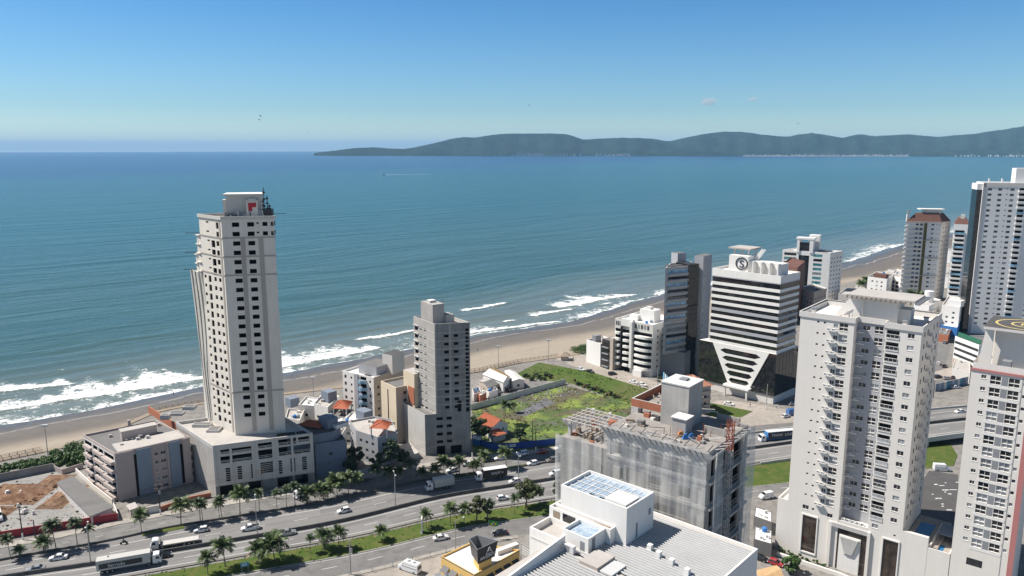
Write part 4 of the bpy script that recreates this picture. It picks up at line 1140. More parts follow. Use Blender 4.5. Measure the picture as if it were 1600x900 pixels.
def win_mb(kind, w, h, wall, gm='glass_dark'):
    return _extra(kind, w, h, wall) if kind in ('bay', 'slot') else _w0(kind, w, h, wall, gm)
b.wall(0, 3.2, zt, 'podium_beige', wins)
b.wall(1, 0, zt, 'concrete'); b.wall(2, 0, zt, 'concrete'); b.wall(3, 0, zt-1.2, 'concrete')
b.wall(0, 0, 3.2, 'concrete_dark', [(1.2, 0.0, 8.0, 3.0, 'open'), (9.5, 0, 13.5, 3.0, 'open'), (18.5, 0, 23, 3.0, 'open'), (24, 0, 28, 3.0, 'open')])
u_, L_ = unit(A0, A1)
for k, u in enumerate((0.0, 4.7, 11.2, 17.4, 23.2, L_-.7)):
    b.pb('pilaster', A0, A1, u, u+.7, -.35, -.003, 3.2, zt+.15, 'podium_beige')
b.pb('ledge_beam', A0, A1, 0, L_, -.28, -.004, 9.3, 9.75, 'podium_beige') if False else None
I = inset(pol, .35)
for i in range(4):
    j = (i+1) % 4
    b.w.quad((*pol[i], zt if i != 3 else zt), (*pol[j], zt), (*I[j], zt), (*I[i], zt), 'concrete_pale')
    b.w.quad((*I[i], zt), (*I[j], zt), (*I[j], zt-1), (*I[i], zt-1), 'concrete_pale')
b.r.poly([(x, y, zt-1) for x, y in I], 'roof_pale')
b.wall(3, zt-1.2, zt, 'concrete_pale')
# red brick boundary strip and rubble on the podium roof towards the sea
q0, q1 = pol[3], pol[0]
C1, R1, L1 = (-89.4, 236.0), (-74.2, 239.4), (-100.6, 246.7)
ZT1 = 86.4
BK = (R1[0]+L1[0]-C1[0]-2, R1[1]+L1[1]-C1[1]+3)
tp = [C1, R1, BK, L1]
w1 = []
FL = 2.93
zr0 = zpx(C1, R1, 365, 350.5)+.55      # top of the first window row
for k in range(22):
    zt_ = zr0-FL*k
    if zt_-1.1 < zt+1.5: break
    for a in opx(C1, R1, [(359, 300, 370.5, 301), (383, 300, 394, 301)]): w1.append((a[0], zt_-1.35, a[2], zt_, 'open', 'glass_dark', 'window_opening'))
    o = opx(C1, R1, [(397.5, 300, 401.5, 301) if k < 2 else (402, 300, 407, 301)])[0]; w1.append((o[0], zt_-.55, o[2], zt_-.05, 'open', 'glass_dark', 'small_opening'))
    if k < 2:
        for a in opx(C1, R1, [(407, 300, 415, 301), (420, 300, 426, 301)]): w1.append((a[0], zt_-1.25, a[2], zt_, 'open', 'glass_dark', 'window_opening'))
b.wall(0, zt-1, ZT1, 'tower_white', w1, (C1, R1))
LL = unit(L1, C1)[1]
w2 = []
for k in range(23):
    zt_ = zr0-.1-FL*k
    if zt_-1.9 < zt: break
    f = LL/35.0
    if k < 2: cs = [(5, 6.5, .5), (11.8*1.0, 13.2, 1.7)]
    elif k < 6: cs = [(5.2, 6.6, .5), (8.0, 10.2, 1.9), (11.4, 13.0, 1.35)]
    else: cs = [(1.2, 2.4, .9), (4.2, 5.8, 1.8), (8.2, 9.6, 1.2), (11.4, 12.8, 1.1)]
    for a0, a1, h in cs: w2.append(((a0-.12)*LL/15.6, zt_-h*1.2, (a1+.18)*LL/15.6, zt_, 'open', 'glass_dark', 'side_opening'))
b.wall(0, zt-1, ZT1, 'tower_white', w2, (L1, C1))
b.wall(0, zt-1, ZT1, 'tower_white', (), (R1, BK)); b.wall(0, zt-1, ZT1, 'tower_white', (), (BK, L1))
b.r.poly([(x, y, ZT1-.8) for x, y in tp], 'roof_grey')
# string courses and pilaster strips
def band(z, h, out, m, name='string_course', pp=tp):
    mb = MB(); O = inset(pp, -out)
    for i in range(len(pp)):
        j = (i+1) % len(pp)
        mb.quad((*O[i], z), (*O[j], z), (*O[j], z+h), (*O[i], z+h), m); mb.quad((*pp[i], z), (*pp[j], z), (*O[j], z), (*O[i], z), m)
        mb.quad((*O[i], z+h), (*O[j], z+h), (*pp[j], z+h), (*pp[i], z+h), m)
    return mb.build(name, b.root)
band(ZT1-1.0, 1.0, .35, 'podium_beige', 'cornice')
for k in (2, 4, 6): band(zr0-FL*k+.85, .45, .14, 'beige_trim')
for z in (zr0-FL*19+.9, ): band(z, .5, .14, 'beige_trim')
W1 = unit(C1, R1)[1]
for u0, u1 in ((5.3, 6.6), (10.6, 12.0)):
    b.pb('pilaster', C1, R1, u0, u1, -.12, -.003, zt, zr0-FL*2+.8, 'beige_trim')
b.pb('corner_strip', L1, C1, LL-1.9, LL-.95, -.10, -.003, zt, ZT1-1.05, 'beige_trim')
# stepped sea-side bays behind the left face
stp = MB()
dL, _ = unit(C1, L1)
for dd, w, zz in ((0, 2.6, 79.5), (2.6, 1.6, 73.0), (4.2, 1.8, 67.2)):
    s0, s1 = (L1[0]+dL.x*dd, L1[1]+dL.y*dd), (L1[0]+dL.x*(dd+w), L1[1]+dL.y*(dd+w))
    mb = MB(); mb.prism(ccw([s0, (s0[0]+13, s0[1]+4), (s1[0]+13, s1[1]+4), s1]), zt-1, zz, 'tower_white', 'roof_pale'); 
    for q in range(5): mb.prism(ccw([(s0[0]-.5, s0[1]-.2), (s0[0]+4, s0[1]+1), (s1[0]+4, s1[1]+1), (s1[0]-.6, s1[1]+.2)]), zz-q*FL-.2, zz-q*FL+.1, 'tower_white')
    mb.build('stepped_bay', b.root)
    mb = MB(); mb.bar((s1[0]-3.2, s1[1]-.8, zz+.6), (s1[0]+3, s1[1]+.8, zz+.6), .18, 'dark_metal'); mb.build('scaffold_beam', b.root)
# crown: tank house with emblem boxes, masts
K0, K1 = lerp(C1, R1, .08), lerp(C1, R1, .74)
kc = box_poly(K0, K1, 3.2, 11.5)
mb = MB(); mb.prism(kc, ZT1-.8, ZT1+6.2, 'podium_beige'); 
mb.prism(inset(kc, -.7), ZT1+6.2, ZT1+6.7, 'podium_beige', 'roof_white', True); mb.build('tank_house', b.root)
for u, v, rz, w in ((6.0, -1.2, 0, 3.6),):
    p0_, p1_ = kc[0], kc[1]
    mb = MB(); b.bx(mb, p0_, p1_, u, u+w, -1.3, -.01, ZT1-.8, ZT1+4.4, 'tower_white'); b.bx(mb, p0_, p1_, u-.2, u+w+.2, -1.45, -.01, ZT1+4.4, ZT1+4.8, 'podium_beige')
    b.bx(mb, p0_, p1_, u+.5, u+w-.5, -1.4, -.01, ZT1+4.8, ZT1+5.2, 'podium_beige'); mb.build('emblem_box', b.root)
    mb = MB(); b.bx(mb, p0_, p1_, u+.7, u+1.9, -1.36, -1.302, ZT1+1.4, ZT1+4.0, 'red_sign'); b.bx(mb, p0_, p1_, u+1.9, u+3.1, -1.36, -1.302, ZT1+2.6, ZT1+4.0, 'red_sign'); mb.build('red_emblem', b.root)
p0_, p1_ = kc[3], kc[0]
mb = MB(); u = unit(p0_, p1_)[1]-4.2; b.bx(mb, p0_, p1_, u, u+3.4, -1.0, -.01, ZT1-.8, ZT1+4.4, 'tower_white'); b.bx(mb, p0_, p1_, u-.2, u+3.6, -1.15, -.01, ZT1+4.4, ZT1+4.9, 'podium_beige'); mb.build('emblem_box', b.root)
mb = MB(); b.bx(mb, p0_, p1_, u+.6, u+1.7, -1.06, -1.002, ZT1+1.2, ZT1+4.0, 'red_sign'); b.bx(mb, p0_, p1_, u+1.7, u+2.9, -1.06, -1.002, ZT1+2.5, ZT1+4.0, 'red_sign'); mb.build('red_emblem', b.root)
for t_, h in ((.80, 8.6), (.86, 6.2), (.78, 5.0), (.9, 3.2)):
    q = lerp(C1, R1, t_); mb = MB(); mb.tube([(q[0]-.5, q[1]+3, ZT1-.8), (q[0]-.5, q[1]+3, ZT1+h)], .14, 5, 'dark_metal')
    for z in (.3, .55, .8): mb.box(q[0]-.9, q[1]+2.8, ZT1+h*z, q[0]-.1, q[1]+3.2, ZT1+h*z+.5, 'dark_metal')
    mb.build('antenna_mast', b.root)
rs_c = random.Random(4)
for k in range(16):
    q = lerp(C1, R1, rs_c.uniform(.06, .94)); o_ = rs_c.uniform(.6, 2.4); mb = MB(); h_ = rs_c.uniform(.6, 2.6); mb.box(q[0]-.3, q[1]+o_, ZT1-.8, q[0]+rs_c.uniform(.1, .8), q[1]+o_+.5, ZT1-.8+h_, rs_c.choice(['dark_metal', 'concrete_dark', 'steel', 'wood'])); mb.build('roof_equipment', b.root)
mb = MB(); q = lerp(C1, R1, .86); mb.box(q[0]-1.5, q[1]+1.5, ZT1-.8, q[0]+1.2, q[1]+3.5, ZT1+2.0, 'dark_metal'); mb.build('equipment_cabinet', b.root)
mb = MB(); mb.bar((R1[0]-2, R1[1]+1.5, ZT1+.4), (R1[0]+3.4, R1[1]+2, ZT1+.5), .16, 'dark_metal'); mb.build('scaffold_beam', b.root)
b.done()
# drapery of pale netting down the seaward corner
m, nt, bb = new_mat('drape_net'); MATS['drape_net'] = m
p = wpos(nt); n1 = noise(nt, scaled(nt, p, 1.3, 1.3, .05), 1.0, 4, .6)
nt.links.new(mixc(nt, mapr(nt, n1, .3, .7), (.46, .42, .36), (.72, .68, .61)), bb.inputs['Base Color']); bb.inputs['Roughness'].default_value = .95
nt.links.new(mapr(nt, n1, .25, .5, .72, 1.0), bb.inputs['Alpha'])
n0 = (-106.4, 252.0)
rows = []
for k in range(26):
    t = k/25; z = 67.5-(67.5-16.0)*t; r = []
    for q in range(34):
        s = q/33; w = 6.6*(1-.25*t)+1.2*math.sin(t*6)
        f = .55*math.sin(s*23+t*2.5)+.35*math.sin(s*47-t*4)
        x = n0[0]+s*w*.86+t*3.2+f*.5; y = n0[1]-1.2-s*w*.62-t*2.0-f*.55
        r.append((x, y, z+.5*math.sin(s*9)))
    rows.append(r)
o = sheet('safety_netting', m, rows); tag(o, 'long pale debris netting draped down the seaward edge of the tallest tower', 'netting')
# clutter on the podium roof by the foot of the tower
for k, (px, py, w, d, h) in enumerate(((262, 650, 5, 3, .9), (285, 641, 4, 3, 1.2), (300, 668, 6, 2.5, 1.0), (322, 676, 4, 4, .8), (250, 656, 3, 2, 1.6))):
    x, y = G(px, py, 15.6); mb = MB(); mb.box(x, y, 15.6, x+w, y+d, 15.6+h, 'concrete_pale'); mb.box(x+.3, y+.3, 15.6+h, x+w-.3, y+d-.3, 15.65+h, 'roof_grey')
    tag(mb.build('roof_hatch'), ['low concrete hatch on the podium roof nearest the brick strip', 'low concrete hatch on the podium roof nearest the beach railing', 'long low concrete upstand on the podium roof beside the white tower', 'square low concrete upstand on the podium roof in front of the white tower', 'tallest small concrete stub on the podium roof edge'][k], 'roof hatch', 'hatches on the podium roof')
bw0, bw1 = G(233, 645, 12), G(277, 665, 14)
mb = MB(); mb.bar((*bw0, 13.2), (*bw1, 13.2), .4, 'brickred', 2.6); tag(mb.build('brick_wall'), 'orange brick wall along the seaward edge of the tall tower podium', 'wall')

# ================================================================ raw concrete tower
W0, WL = G(665, 712), G(618, 622, 15.2)
T1_ = G(736, 706)
u_, L_ = unit(W0, T1_)
T0 = (W0[0]+u_.x*4.0, W0[1]+u_.y*4.0)
WB = (WL[0]+u_.x*16, WL[1]+u_.y*16)
b = Bld('concrete_tower', 'bare grey concrete tower block under construction with small square window holes', [W0, T1_, WB, WL])
L_ = unit(W0, T1_)[1]
lo = []
for k in range(4):
    for x0, x1 in ((682, 692), (698, 706)):
        o = opx(W0, T1_, [(x0, 660, x1, 661)])[0]; lo.append((o[0], 4.2+k*2.85, o[2], 5.3+k*2.85, 'open'))
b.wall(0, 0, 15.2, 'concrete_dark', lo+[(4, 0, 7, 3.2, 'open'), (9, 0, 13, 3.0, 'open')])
b.wall(3, 0, 15.2, 'concrete_pale'); b.wall(2, 0, 15.2, 'concrete')  # sunward wing wall paler, front darker: light and shade set by concrete tone
parapet(b.w, b.r, [W0, T0, (WL[0]+u_.x*4, WL[1]+u_.y*4), WL], 15.2, .9, .25, 'concrete', 'roof_grey')
dl, LT = unit(W0, WL); TL = (T0[0]+dl.x*15.2, T0[1]+dl.y*15.2); TB = (T1_[0]+dl.x*15.2, T1_[1]+dl.y*15.2)
ZG = 47.6
f = []
for k in range(10):
    z = 43.6-2.87*k
    for x0, x1 in ((695, 702), (710, 717)): 
        o = opx(T0, T1_, [(x0, 600, x1, 601)])[0]; f.append((o[0], z-.95, o[2], z, 'open'))
for k in range(11):
    z = 45.5-2.87*k
    o = opx(T0, T1_, [(728, 600, 733, 601)])[0]; f.append((o[0], z-2.2, o[2], z, 'shaft', 'glass_dark', 'stair_opening'))
f.append((9.6 if False else 7.6, 15.5, 9.0, 19.5, 'shaft', 'glass_dark', 'hoist_opening'))
b.wall(0, 15.2, ZG, 'concrete_dark', f, (T0, T1_))  # front turned from the sun: its shade is put into the darker concrete
lf = []
for k in range(11):
    z = 44.6-2.87*k
    for x0, x1, h in ((649, 654, 1.8), (656.5, 660.5, 1.05), (663, 667, 1.0)):
        o = opx(TL, T0, [(x0, 560, x1, 561)])[0]; lf.append((o[0], z-h, o[2], z, 'open', 'glass_dark', 'side_opening'))
    for x0, x1 in ((670.3, 671.6), (673.3, 674.6)):
        o = opx(TL, T0, [(x0, 560, x1, 561)])[0]; lf.append((o[0], z-.6, o[2], z-.1, 'open', 'glass_dark', 'small_opening'))
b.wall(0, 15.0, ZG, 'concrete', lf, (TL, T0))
b.wall(0, 0, ZG, 'concrete_dark', (), (T1_, TB)); b.wall(0, 0, ZG, 'concrete', (), (TB, TL))  # sunless side darker, sunward back lighter: shading put into the concrete colour
parapet(b.w, b.r, [T0, T1_, TB, TL], ZG, 1.1, .25, 'concrete_pale', 'roof_pale')
for k in range(11):
    o = opx(TL, T0, [(648, 560, 655, 561)])[0]
    b.pb('window_hood', TL, T0, o[0], o[2], -.5, -.003, 44.7-2.87*k, 44.85-2.87*k, 'concrete_pale')
for k in range(1, 11):
    b.pb('floor_line', T0, T1_, .02, unit(T0, T1_)[1]-.02, -.05, -.003, ZG-.6-2.87*k, ZG-.3-2.87*k, 'concrete'); b.pb('floor_line', TL, T0, .02, 15.1, -.05, -.003, ZG-.6-2.87*k, ZG-.3-2.87*k, 'concrete_pale')
for u in (0.02, 5.0): b.pb('column_line', T0, T1_, u, u+.5, -.06, -.003, 15.3, ZG-.1, 'concrete')
mb = MB(); b.bx(mb, TL, T0, 3.5, 12.0, 1.2, 5.8, ZG-1.1, ZG+6.0, 'concrete'); b.bx(mb, TL, T0, 8.8, 13.5, 5.81, 9.0, ZG-1.1, ZG+2.0, 'concrete'); b.bx(mb, TL, T0, 6, 8.5, 2.2, 4.6, ZG+6.0, ZG+6.8, 'concrete_pale', 'roof_white'); mb.build('lift_tower', b.root)
mb = MB(); q = lerp(T0, T1_, .55); x, y = q[0]-5, q[1]+7
for dx in (0, .7):
    mb.bar((x+dx, y, ZG-1), (x+dx, y, ZG+7.5), .12, 'steel')
for k in range(9): mb.bar((x, y, ZG-.5+k*.9), (x+.7, y, ZG+.4+k*.9), .08, 'steel')
mb.build('hoist_mast', b.root)
b.done()
mb = MB(); x, y = G(646, 690, 0); 
P = [G(622, 706), G(641, 722), G(655, 716), G(640, 700)]
mb.prism(ccw(P), 0, 2.2, 'concrete', 'roof_pale'); tag(mb.build('site_hut'), 'small concrete site hut at the foot of the bare concrete tower', 'hut')

# ================================================================ five-storey block by the dirt lot
Q0, Q1 = (-121.2, 221.2), (-104.0, 235.0)
QL = G(130, 682, 15.0)
u_, L_ = unit(Q0, Q1)
b = Bld('beach_apartments', 'five-storey pinkish grey apartment block with blue-grey front panels and deep balconies', [Q0, Q1, (Q1[0]+QL[0]-Q0[0], Q1[1]+QL[1]-Q0[1]), QL])
ZB = 15.0
fr_ = []
for k in range(5):
    z = .8+2.75*k
    fr_ += [(11.2*L_/22, z, 12.3*L_/22, z+1.1, 'win', 'glass_dark'), (13.0*L_/22, z, 14.6*L_/22, z+1.1, 'win', 'glass_dark')]
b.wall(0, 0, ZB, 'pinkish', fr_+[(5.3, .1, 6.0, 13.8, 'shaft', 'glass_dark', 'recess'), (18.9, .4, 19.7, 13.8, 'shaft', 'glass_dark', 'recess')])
for u0, u1 in ((6.05, 10.2), (15.6, 18.8)): b.pb('blue_panel', Q0, Q1, u0, u1, -.4, -.003, .1, ZB+.2, 'blue_grey')
b.pb('pink_panel', Q0, Q1, 0.05, 5.2, -.35, -.003, .1, ZB+.4, 'pinkish'); b.pb('pink_panel', Q0, Q1, 13.6*L_/22+1.2, 15.5, -.3, -.003, .1, ZB+.2, 'pinkish'); b.pb('pink_panel', Q0, Q1, 19.75, L_, -.35, -.003, .1, ZB+.4, 'pinkish')
LQ = unit(QL, Q0)[1]
bl = []
for k in range(5):
    z = .35+2.85*k
    for a0, a1 in ((.03, .27), (.31, .46), (.49, .64), (.67, .97)): bl.append((a0*LQ, z+1.05, a1*LQ, z+2.55, 'open', 'glass_dark', 'balcony_opening'))
b.wall(3, 0, ZB, 'offwhite', bl)
for k in range(5):
    z = .35+2.85*k
    for a0, a1, o in ((.03, .27, .8), (.33, .62, .6), (.66, .98, 1.1)): b.pb('balcony', QL, Q0, a0*LQ, a1*LQ, -o, -.003, z, z+1.0, 'pinkish')
b.wall(1, 0, ZB, 'pinkish'); b.wall(2, 0, ZB, 'pinkish')
for k in range(5): b.pb('balcony', *b.edge(1), 1.0, 6.0, -1.0, -.003, .35+2.85*k, 1.3+2.85*k, 'offwhite')
b.top(ZB+.6, 'pinkish', 'roof_grey', .6, .3)
mb = MB(); facade(mb, Q0, Q1, ZB, ZB+.6, 'pinkish')
for i in (1, 2, 3): facade(mb, *b.edge(i), ZB, ZB+.6, 'pinkish')
b.bx(mb, Q0, Q1, 1.2, L_-1, .8, 9.0, ZB+.05, ZB+.5, 'roof_pale'); mb.build('parapet', b.root)
mb = MB(); b.bx(mb, Q0, Q1, 4.5, 15.0, 10.5, 13.5, ZB, ZB+3.1, 'pinkish'); b.bx(mb, Q0, Q1, 4.3, 15.2, 10.3, 13.7, ZB+3.1, ZB+3.35, 'roof_pale'); mb.build('tank_house', b.root)
for u, v, h in ((9, 23, 2.4), (3, 6, .9), (2, 17, .8), (17, 18, .9)): b.pb('chimney', Q0, Q1, u, u+.9, v, v+.9, ZB, ZB+h, 'pinkish')
for u, v, r in ((9.5, 8.8, .75), (7.2, 8.9, .4), (5.5, 9.2, .4), (11.5, 8.4, .5)):
    T = frame(Q0, Q1, u, ZB, v).translation; dish('satellite_dish', T.x, T.y, ZB+.3, r, parent=b.root)
for u, v in ((8.0, 7.5), (10.8, 7.0)): 
    mb = MB(); ac_unit(mb, frame(Q0, Q1, u, ZB+.5, v), 1.1, .8, .6); mb.build('air_conditioner', b.root)
b.done()
# yard walls round the block, gate, shed, hoardings of the dirt lot
def wall_px(name, pts, h, w, m, label, cat='wall', z=0.0, px=True, cap=None, group=None):
    P = [G(*q) for q in pts] if px else pts
    mb = MB()
    for a, c in zip(P, P[1:]):
        d = Vector((c[0]-a[0], c[1]-a[1])).normalized(); n = Vector((-d.y, d.x))*w/2
        mb.hexa([(a[0]-n.x, a[1]-n.y, z), (c[0]-n.x, c[1]-n.y, z), (c[0]+n.x, c[1]+n.y, z), (a[0]+n.x, a[1]+n.y, z),
                 (a[0]-n.x, a[1]-n.y, z+h), (c[0]-n.x, c[1]-n.y, z+h), (c[0]+n.x, c[1]+n.y, z+h), (a[0]+n.x, a[1]+n.y, z+h)], m, cap)
    return tag(mb.build(name), label, cat, group)
wall_px('boundary_wall', [(-60, 857), (0, 843), (185, 813)], 2.3, .2, 'red_wall', 'dark red boundary wall between the dirt lot and the frontage road', cap='red_wall')
wall_px('boundary_wall', [(185, 813), (178, 795)], 2.0, .2, 'white', 'short white wall end behind the dark red boundary wall')
wall_px('boundary_wall', [(-60, 768), (0, 752), (84, 735)], 2.6, .25, 'concrete_dark', 'long dark panelled wall between the dirt lot and the beach scrub')
wall_px('boundary_wall', [(84, 735), (98, 741), (130, 731)], 1.8, .25, 'pinkish', 'low pinkish wall behind the pinkish grey apartment block')
wall_px('boundary_wall', [(119, 738), (146, 764), (176, 787)], 1.5, .3, 'warm_white', 'low white garden wall beside the balconies of the pinkish grey block')
S0, S1, S2, S3 = G(142, 806, 2.9), G(175, 793, 2.9), G(112, 745, 2.9), G(90, 754, 2.9)
t = thing('long_shed', 'long low shed with flat grey roof beside the dirt lot', 'shed', (*S0, 0))
mb = MB(); mb.prism(ccw([S0, S1, S2, S3]), 0, 2.8, 'offwhite'); mb.build('wall', t)
mb = MB(); mb.prism(inset(ccw([S0, S1, S2, S3]), -.35), 2.8, 2.98, 'roof_grey', 'roof_grey', True); mb.build('roof', t)
add_win(t, S0, S1, .6, 1.0, 1.2, 1.3, 'flush', 'offwhite'); add_win(t, S0, S1, 3.0, 1.0, 1.2, 1.3, 'flush', 'offwhite')
t = thing('gate_house', 'small pale gate house with flat roof at the apartment block entrance', 'gate house', (*G(203, 806), 0))
P = [G(200, 803), G(205, 810), G(216, 806), G(211, 799)]
mb = MB(); mb.prism(ccw(P), 0, 2.6, 'pinkish'); mb.prism(inset(ccw(P), -.3), 2.6, 2.8, 'roof_pale', 'roof_pale', True); mb.build('wall', t)
mb = MB(); b_ = Bld.__new__(Bld); Bld.bx(b_, mb, P[0], P[1], .5, 1.6, -.03, -.003, .9, 2.1, 'glass_dark'); mb.build('window', t)
wall_px('front_wall', [(217, 806), (233, 803)], 2.2, .3, 'tan_shade', 'brown panelled front wall beside the small gate house')
wall_px('front_wall', [(233, 803), (249, 800)], 2.3, .3, 'offwhite', 'pale double gate between the gate house and the utility pole', 'gate')
wall_px('front_wall', [(249, 800), (300, 783), (330, 777)], 1.6, .4, 'brickred', 'dark reddish planter wall below the pinkish grey block')
# spoil heaps on the dirt lot
def heap(px, py, rx, ry, h, m, seed):
    x0, y0 = G(px, py); rs = np.random.RandomState(seed); rows = []
    for i in range(19):
        r = []
        for j in range(19):
            a, c = i/9-1, j/9-1; rr = math.hypot(a, c); f = max(0, 1-rr**2)
            r.append((x0+c*rx+rs.normal(0, .12), y0+a*ry+rs.normal(0, .12), .012+f*h*(.55+.45*math.sin(a*7+seed)*math.cos(c*6+seed*2))+f*rs.rand()*.4))
        rows.append(r)
    o = sheet('spoil_heap', MATS[m], rows); return o
for k, (px, py, rx, ry, h, l) in enumerate(((28, 772, 9.5, 7.5, 1.3, 'large reddish spoil heap in the middle of the dirt lot'), (100, 776, 4.0, 8.5, .9, 'narrow reddish spoil heap along the long grey-roofed shed'), (-6, 800, 5, 4, 1.2, 'reddish spoil heap at the left end of the dark red wall'), (86, 752, 4.5, 5, .8, 'small reddish spoil heap at the far corner of the dirt lot'))):
    tag(heap(px, py, rx, ry, h, 'red_earth', k+2), l, 'earth heap', 'spoil heaps on the dirt lot')
for k, (px, py, r) in enumerate(((12, 769, 1.0), (33, 769, .7), (37, 799, 1.2), (28, 790, .6), (52, 801, .5))):
    x, y = G(px, py, .6); mb = MB(); n = 8; rs = np.random.RandomState(k)
    ring = [(x+r*math.cos(q*.785)*rs.uniform(.7, 1.2), y+r*math.sin(q*.785)*rs.uniform(.7, 1.2)) for q in range(n)]
    top = [(x+(a-x)*.5, y+(c-y)*.5) for a, c in ring]
    for q in range(n): mb.quad((*ring[q], .3), (*ring[(q+1) % n], .3), (*top[(q+1) % n], 1.2), (*top[q], 1.1), 'roof_white')
    mb.poly([(*q, 1.2) for q in top], 'roof_white')
    tag(mb.build('rubble_bag'), 'white bag of rubble dumped on the reddish earth of the dirt lot', 'bag', 'white rubble bags on the dirt lot')
# ================================================================ helpers for smaller blocks
def auto_wins(p0, p1, z0, z1, fl=2.9, sp=3.4, w=1.3, h=1.1, kind='flush', gm='glass_far', skip=0.0, seed=0):
    L = unit(p0, p1)[1]; n = max(0, int((L-0.8)/sp)); out = []; rs = random.Random(seed)
    for f in range(int((z1-z0-.6)/fl)):
        for k in range(n):
            if rs.random() < skip: continue
            u = (L-n*sp)/2+k*sp+(sp-w)/2; z = z0+f*fl+1.0
            if z+h < z1-.5: out.append((u, z, u+w, z+h, kind, gm))
    return out
def facing(p0, p1):
    d, L = unit(p0, p1); mx, my = (p0[0]+p1[0])/2, (p0[1]+p1[1])/2
    return (d.y*(-mx)+(-d.x)*(-my)) > 0
def blk(name, label, px, z, wall='offwhite', roof='roof_grey', z0=0.0, par=.7, wins=True, world=None, cat='building', group=None, kind='flush', gm='glass_far', fl=2.9, sp=3.4, skip=.1, w=1.3, h=1.1, mats={}):
    P = ccw(world or [G(x, y, z) for x, y in px])
    b = Bld(name, label, P, cat, group)
    for i in range(len(P)):
        p0, p1 = b.edge(i)
        b.wall(i, z0, z, mats.get(i, wall), auto_wins(p0, p1, z0, z-par, fl, sp, w, h, kind, gm, skip, seed=i+len(label)) if wins and facing(p0, p1) and unit(p0, p1)[1] > 2.2 else ())
    b.top(z, wall, roof, par, .25)
    if z < 22: clutter(b, inset(P, 1.0), z-par, seed=len(label)+int(z*7))
    return b
def clutter(b, P, z, n=5, seed=0, big=False):
    """small rooftop things: water tanks, vents, condensers, pipes, aerials"""
    rs = random.Random(seed); c = Vector((sum(p[0] for p in P)/len(P), sum(p[1] for p in P)/len(P)))
    for k in range(n):
        i = rs.randrange(len(P)); q = c.lerp(Vector(lerp(P[i], P[(i+1) % len(P)], rs.random())), rs.uniform(.35, .95)); x, y = q; mb = MB(); t = rs.random()
        if t < .25: mb.tube([(x, y, z), (x, y, z+1.1), (x, y, z+1.35)], [.65, .75, .3], 10, rs.choice(['tarp_blue', 'offwhite', 'blue_grey'])); mb.build('water_tank', b.root)
        elif t < .5: ac_unit(mb, Matrix.Translation((x, y, z+.1)) @ Matrix.Rotation(rs.choice([.5, -.8, 2.4]), 4, 'Z'), 1.0, .75, .45); mb.build('air_conditioner', b.root)
        elif t < .7: w = rs.uniform(.5, 1.2); mb.box(x-w/2, y-w/2, z, x+w/2, y+w/2, z+rs.uniform(.4, 1.1), rs.choice(['concrete', 'offwhite', 'roof_dark']), Matrix.Identity(4)); mb.build('roof_vent', b.root)
        elif t < .85: a = rs.choice([.45, -.75]); l = rs.uniform(1.5, 4); mb.bar((x, y, z+.15), (x+l*.5*math.cos(a), y+l*.5*math.sin(a), z+.15), .14, rs.choice(['wood', 'steel', 'roof_white'])); mb.build('roof_pipe', b.root)
        else: mb.tube([(x, y, z), (x, y, z+2.6)], .04, 4, 'steel'); mb.bar((x-.5, y, z+2.4), (x+.5, y, z+2.4), .04, 'steel'); mb.bar((x-.35, y, z+2.1), (x+.35, y, z+2.1), .04, 'steel'); mb.build('aerial', b.root)
def tile_roof(root, poly, z, rise, m='tile', over=.5, name='tiled_roof', ridge=.35):
    """hipped roof over a four-cornered plan, with raised tile courses"""
    O = inset(poly, -over); mb = MB()
    e0, e1 = unit(O[0], O[1])[1], unit(O[1], O[2])[1]
    if e0 < e1: O = O[1:]+O[:1]
    a, c = lerp(O[0], O[3], .5), lerp(O[1], O[2], .5)
    r0, r1 = lerp(a, c, ridge), lerp(a, c, 1-ridge)
    r0, r1 = (*r0, z+rise), (*r1, z+rise); Q = [(*q, z) for q in O]
    mb.quad(Q[0], Q[1], r1, r0, m); mb.quad(Q[2], Q[3], r0, r1, m); mb.poly([Q[1], Q[2], r1], m); mb.poly([Q[3], Q[0], r0], m)
    mb.poly([(x, y, z-.02) for x, y, _ in Q[::-1]], m)
    for q, r in ((Q[0], r0), (Q[1], r1), (Q[2], r1), (Q[3], r0), (r0, r1)): mb.bar(Vector(q)+Vector((0, 0, .05)), Vector(r)+Vector((0, 0, .05)), .28, m, .18)
    for A_, B_, C_, D_ in ((Q[0], Q[1], r1, r0), (Q[2], Q[3], r0, r1)):
        n = max(3, int((Vector(B_)-Vector(A_)).length/.55))
        for k in range(1, n):
            t = k/n; p = Vector(A_).lerp(Vector(B_), t); q = Vector(D_).lerp(Vector(C_), t); mb.bar(p+Vector((0, 0, .04)), q+Vector((0, 0, .04)), .16, m, .10)
    return mb.build(name, root)
def tank(b, px, py, z, w, d, h, m='slate_blue', name='tank_house', rz=-.75):
    x, y = G(px, py, z); T = Matrix.Translation((x, y, z)) @ Matrix.Rotation(rz, 4, 'Z')
    mb = MB(); mb.box(0, 0, 0, w, d, h, m, T, 'roof_pale' if m != 'slate_blue' else m); return mb.build(name, b.root)

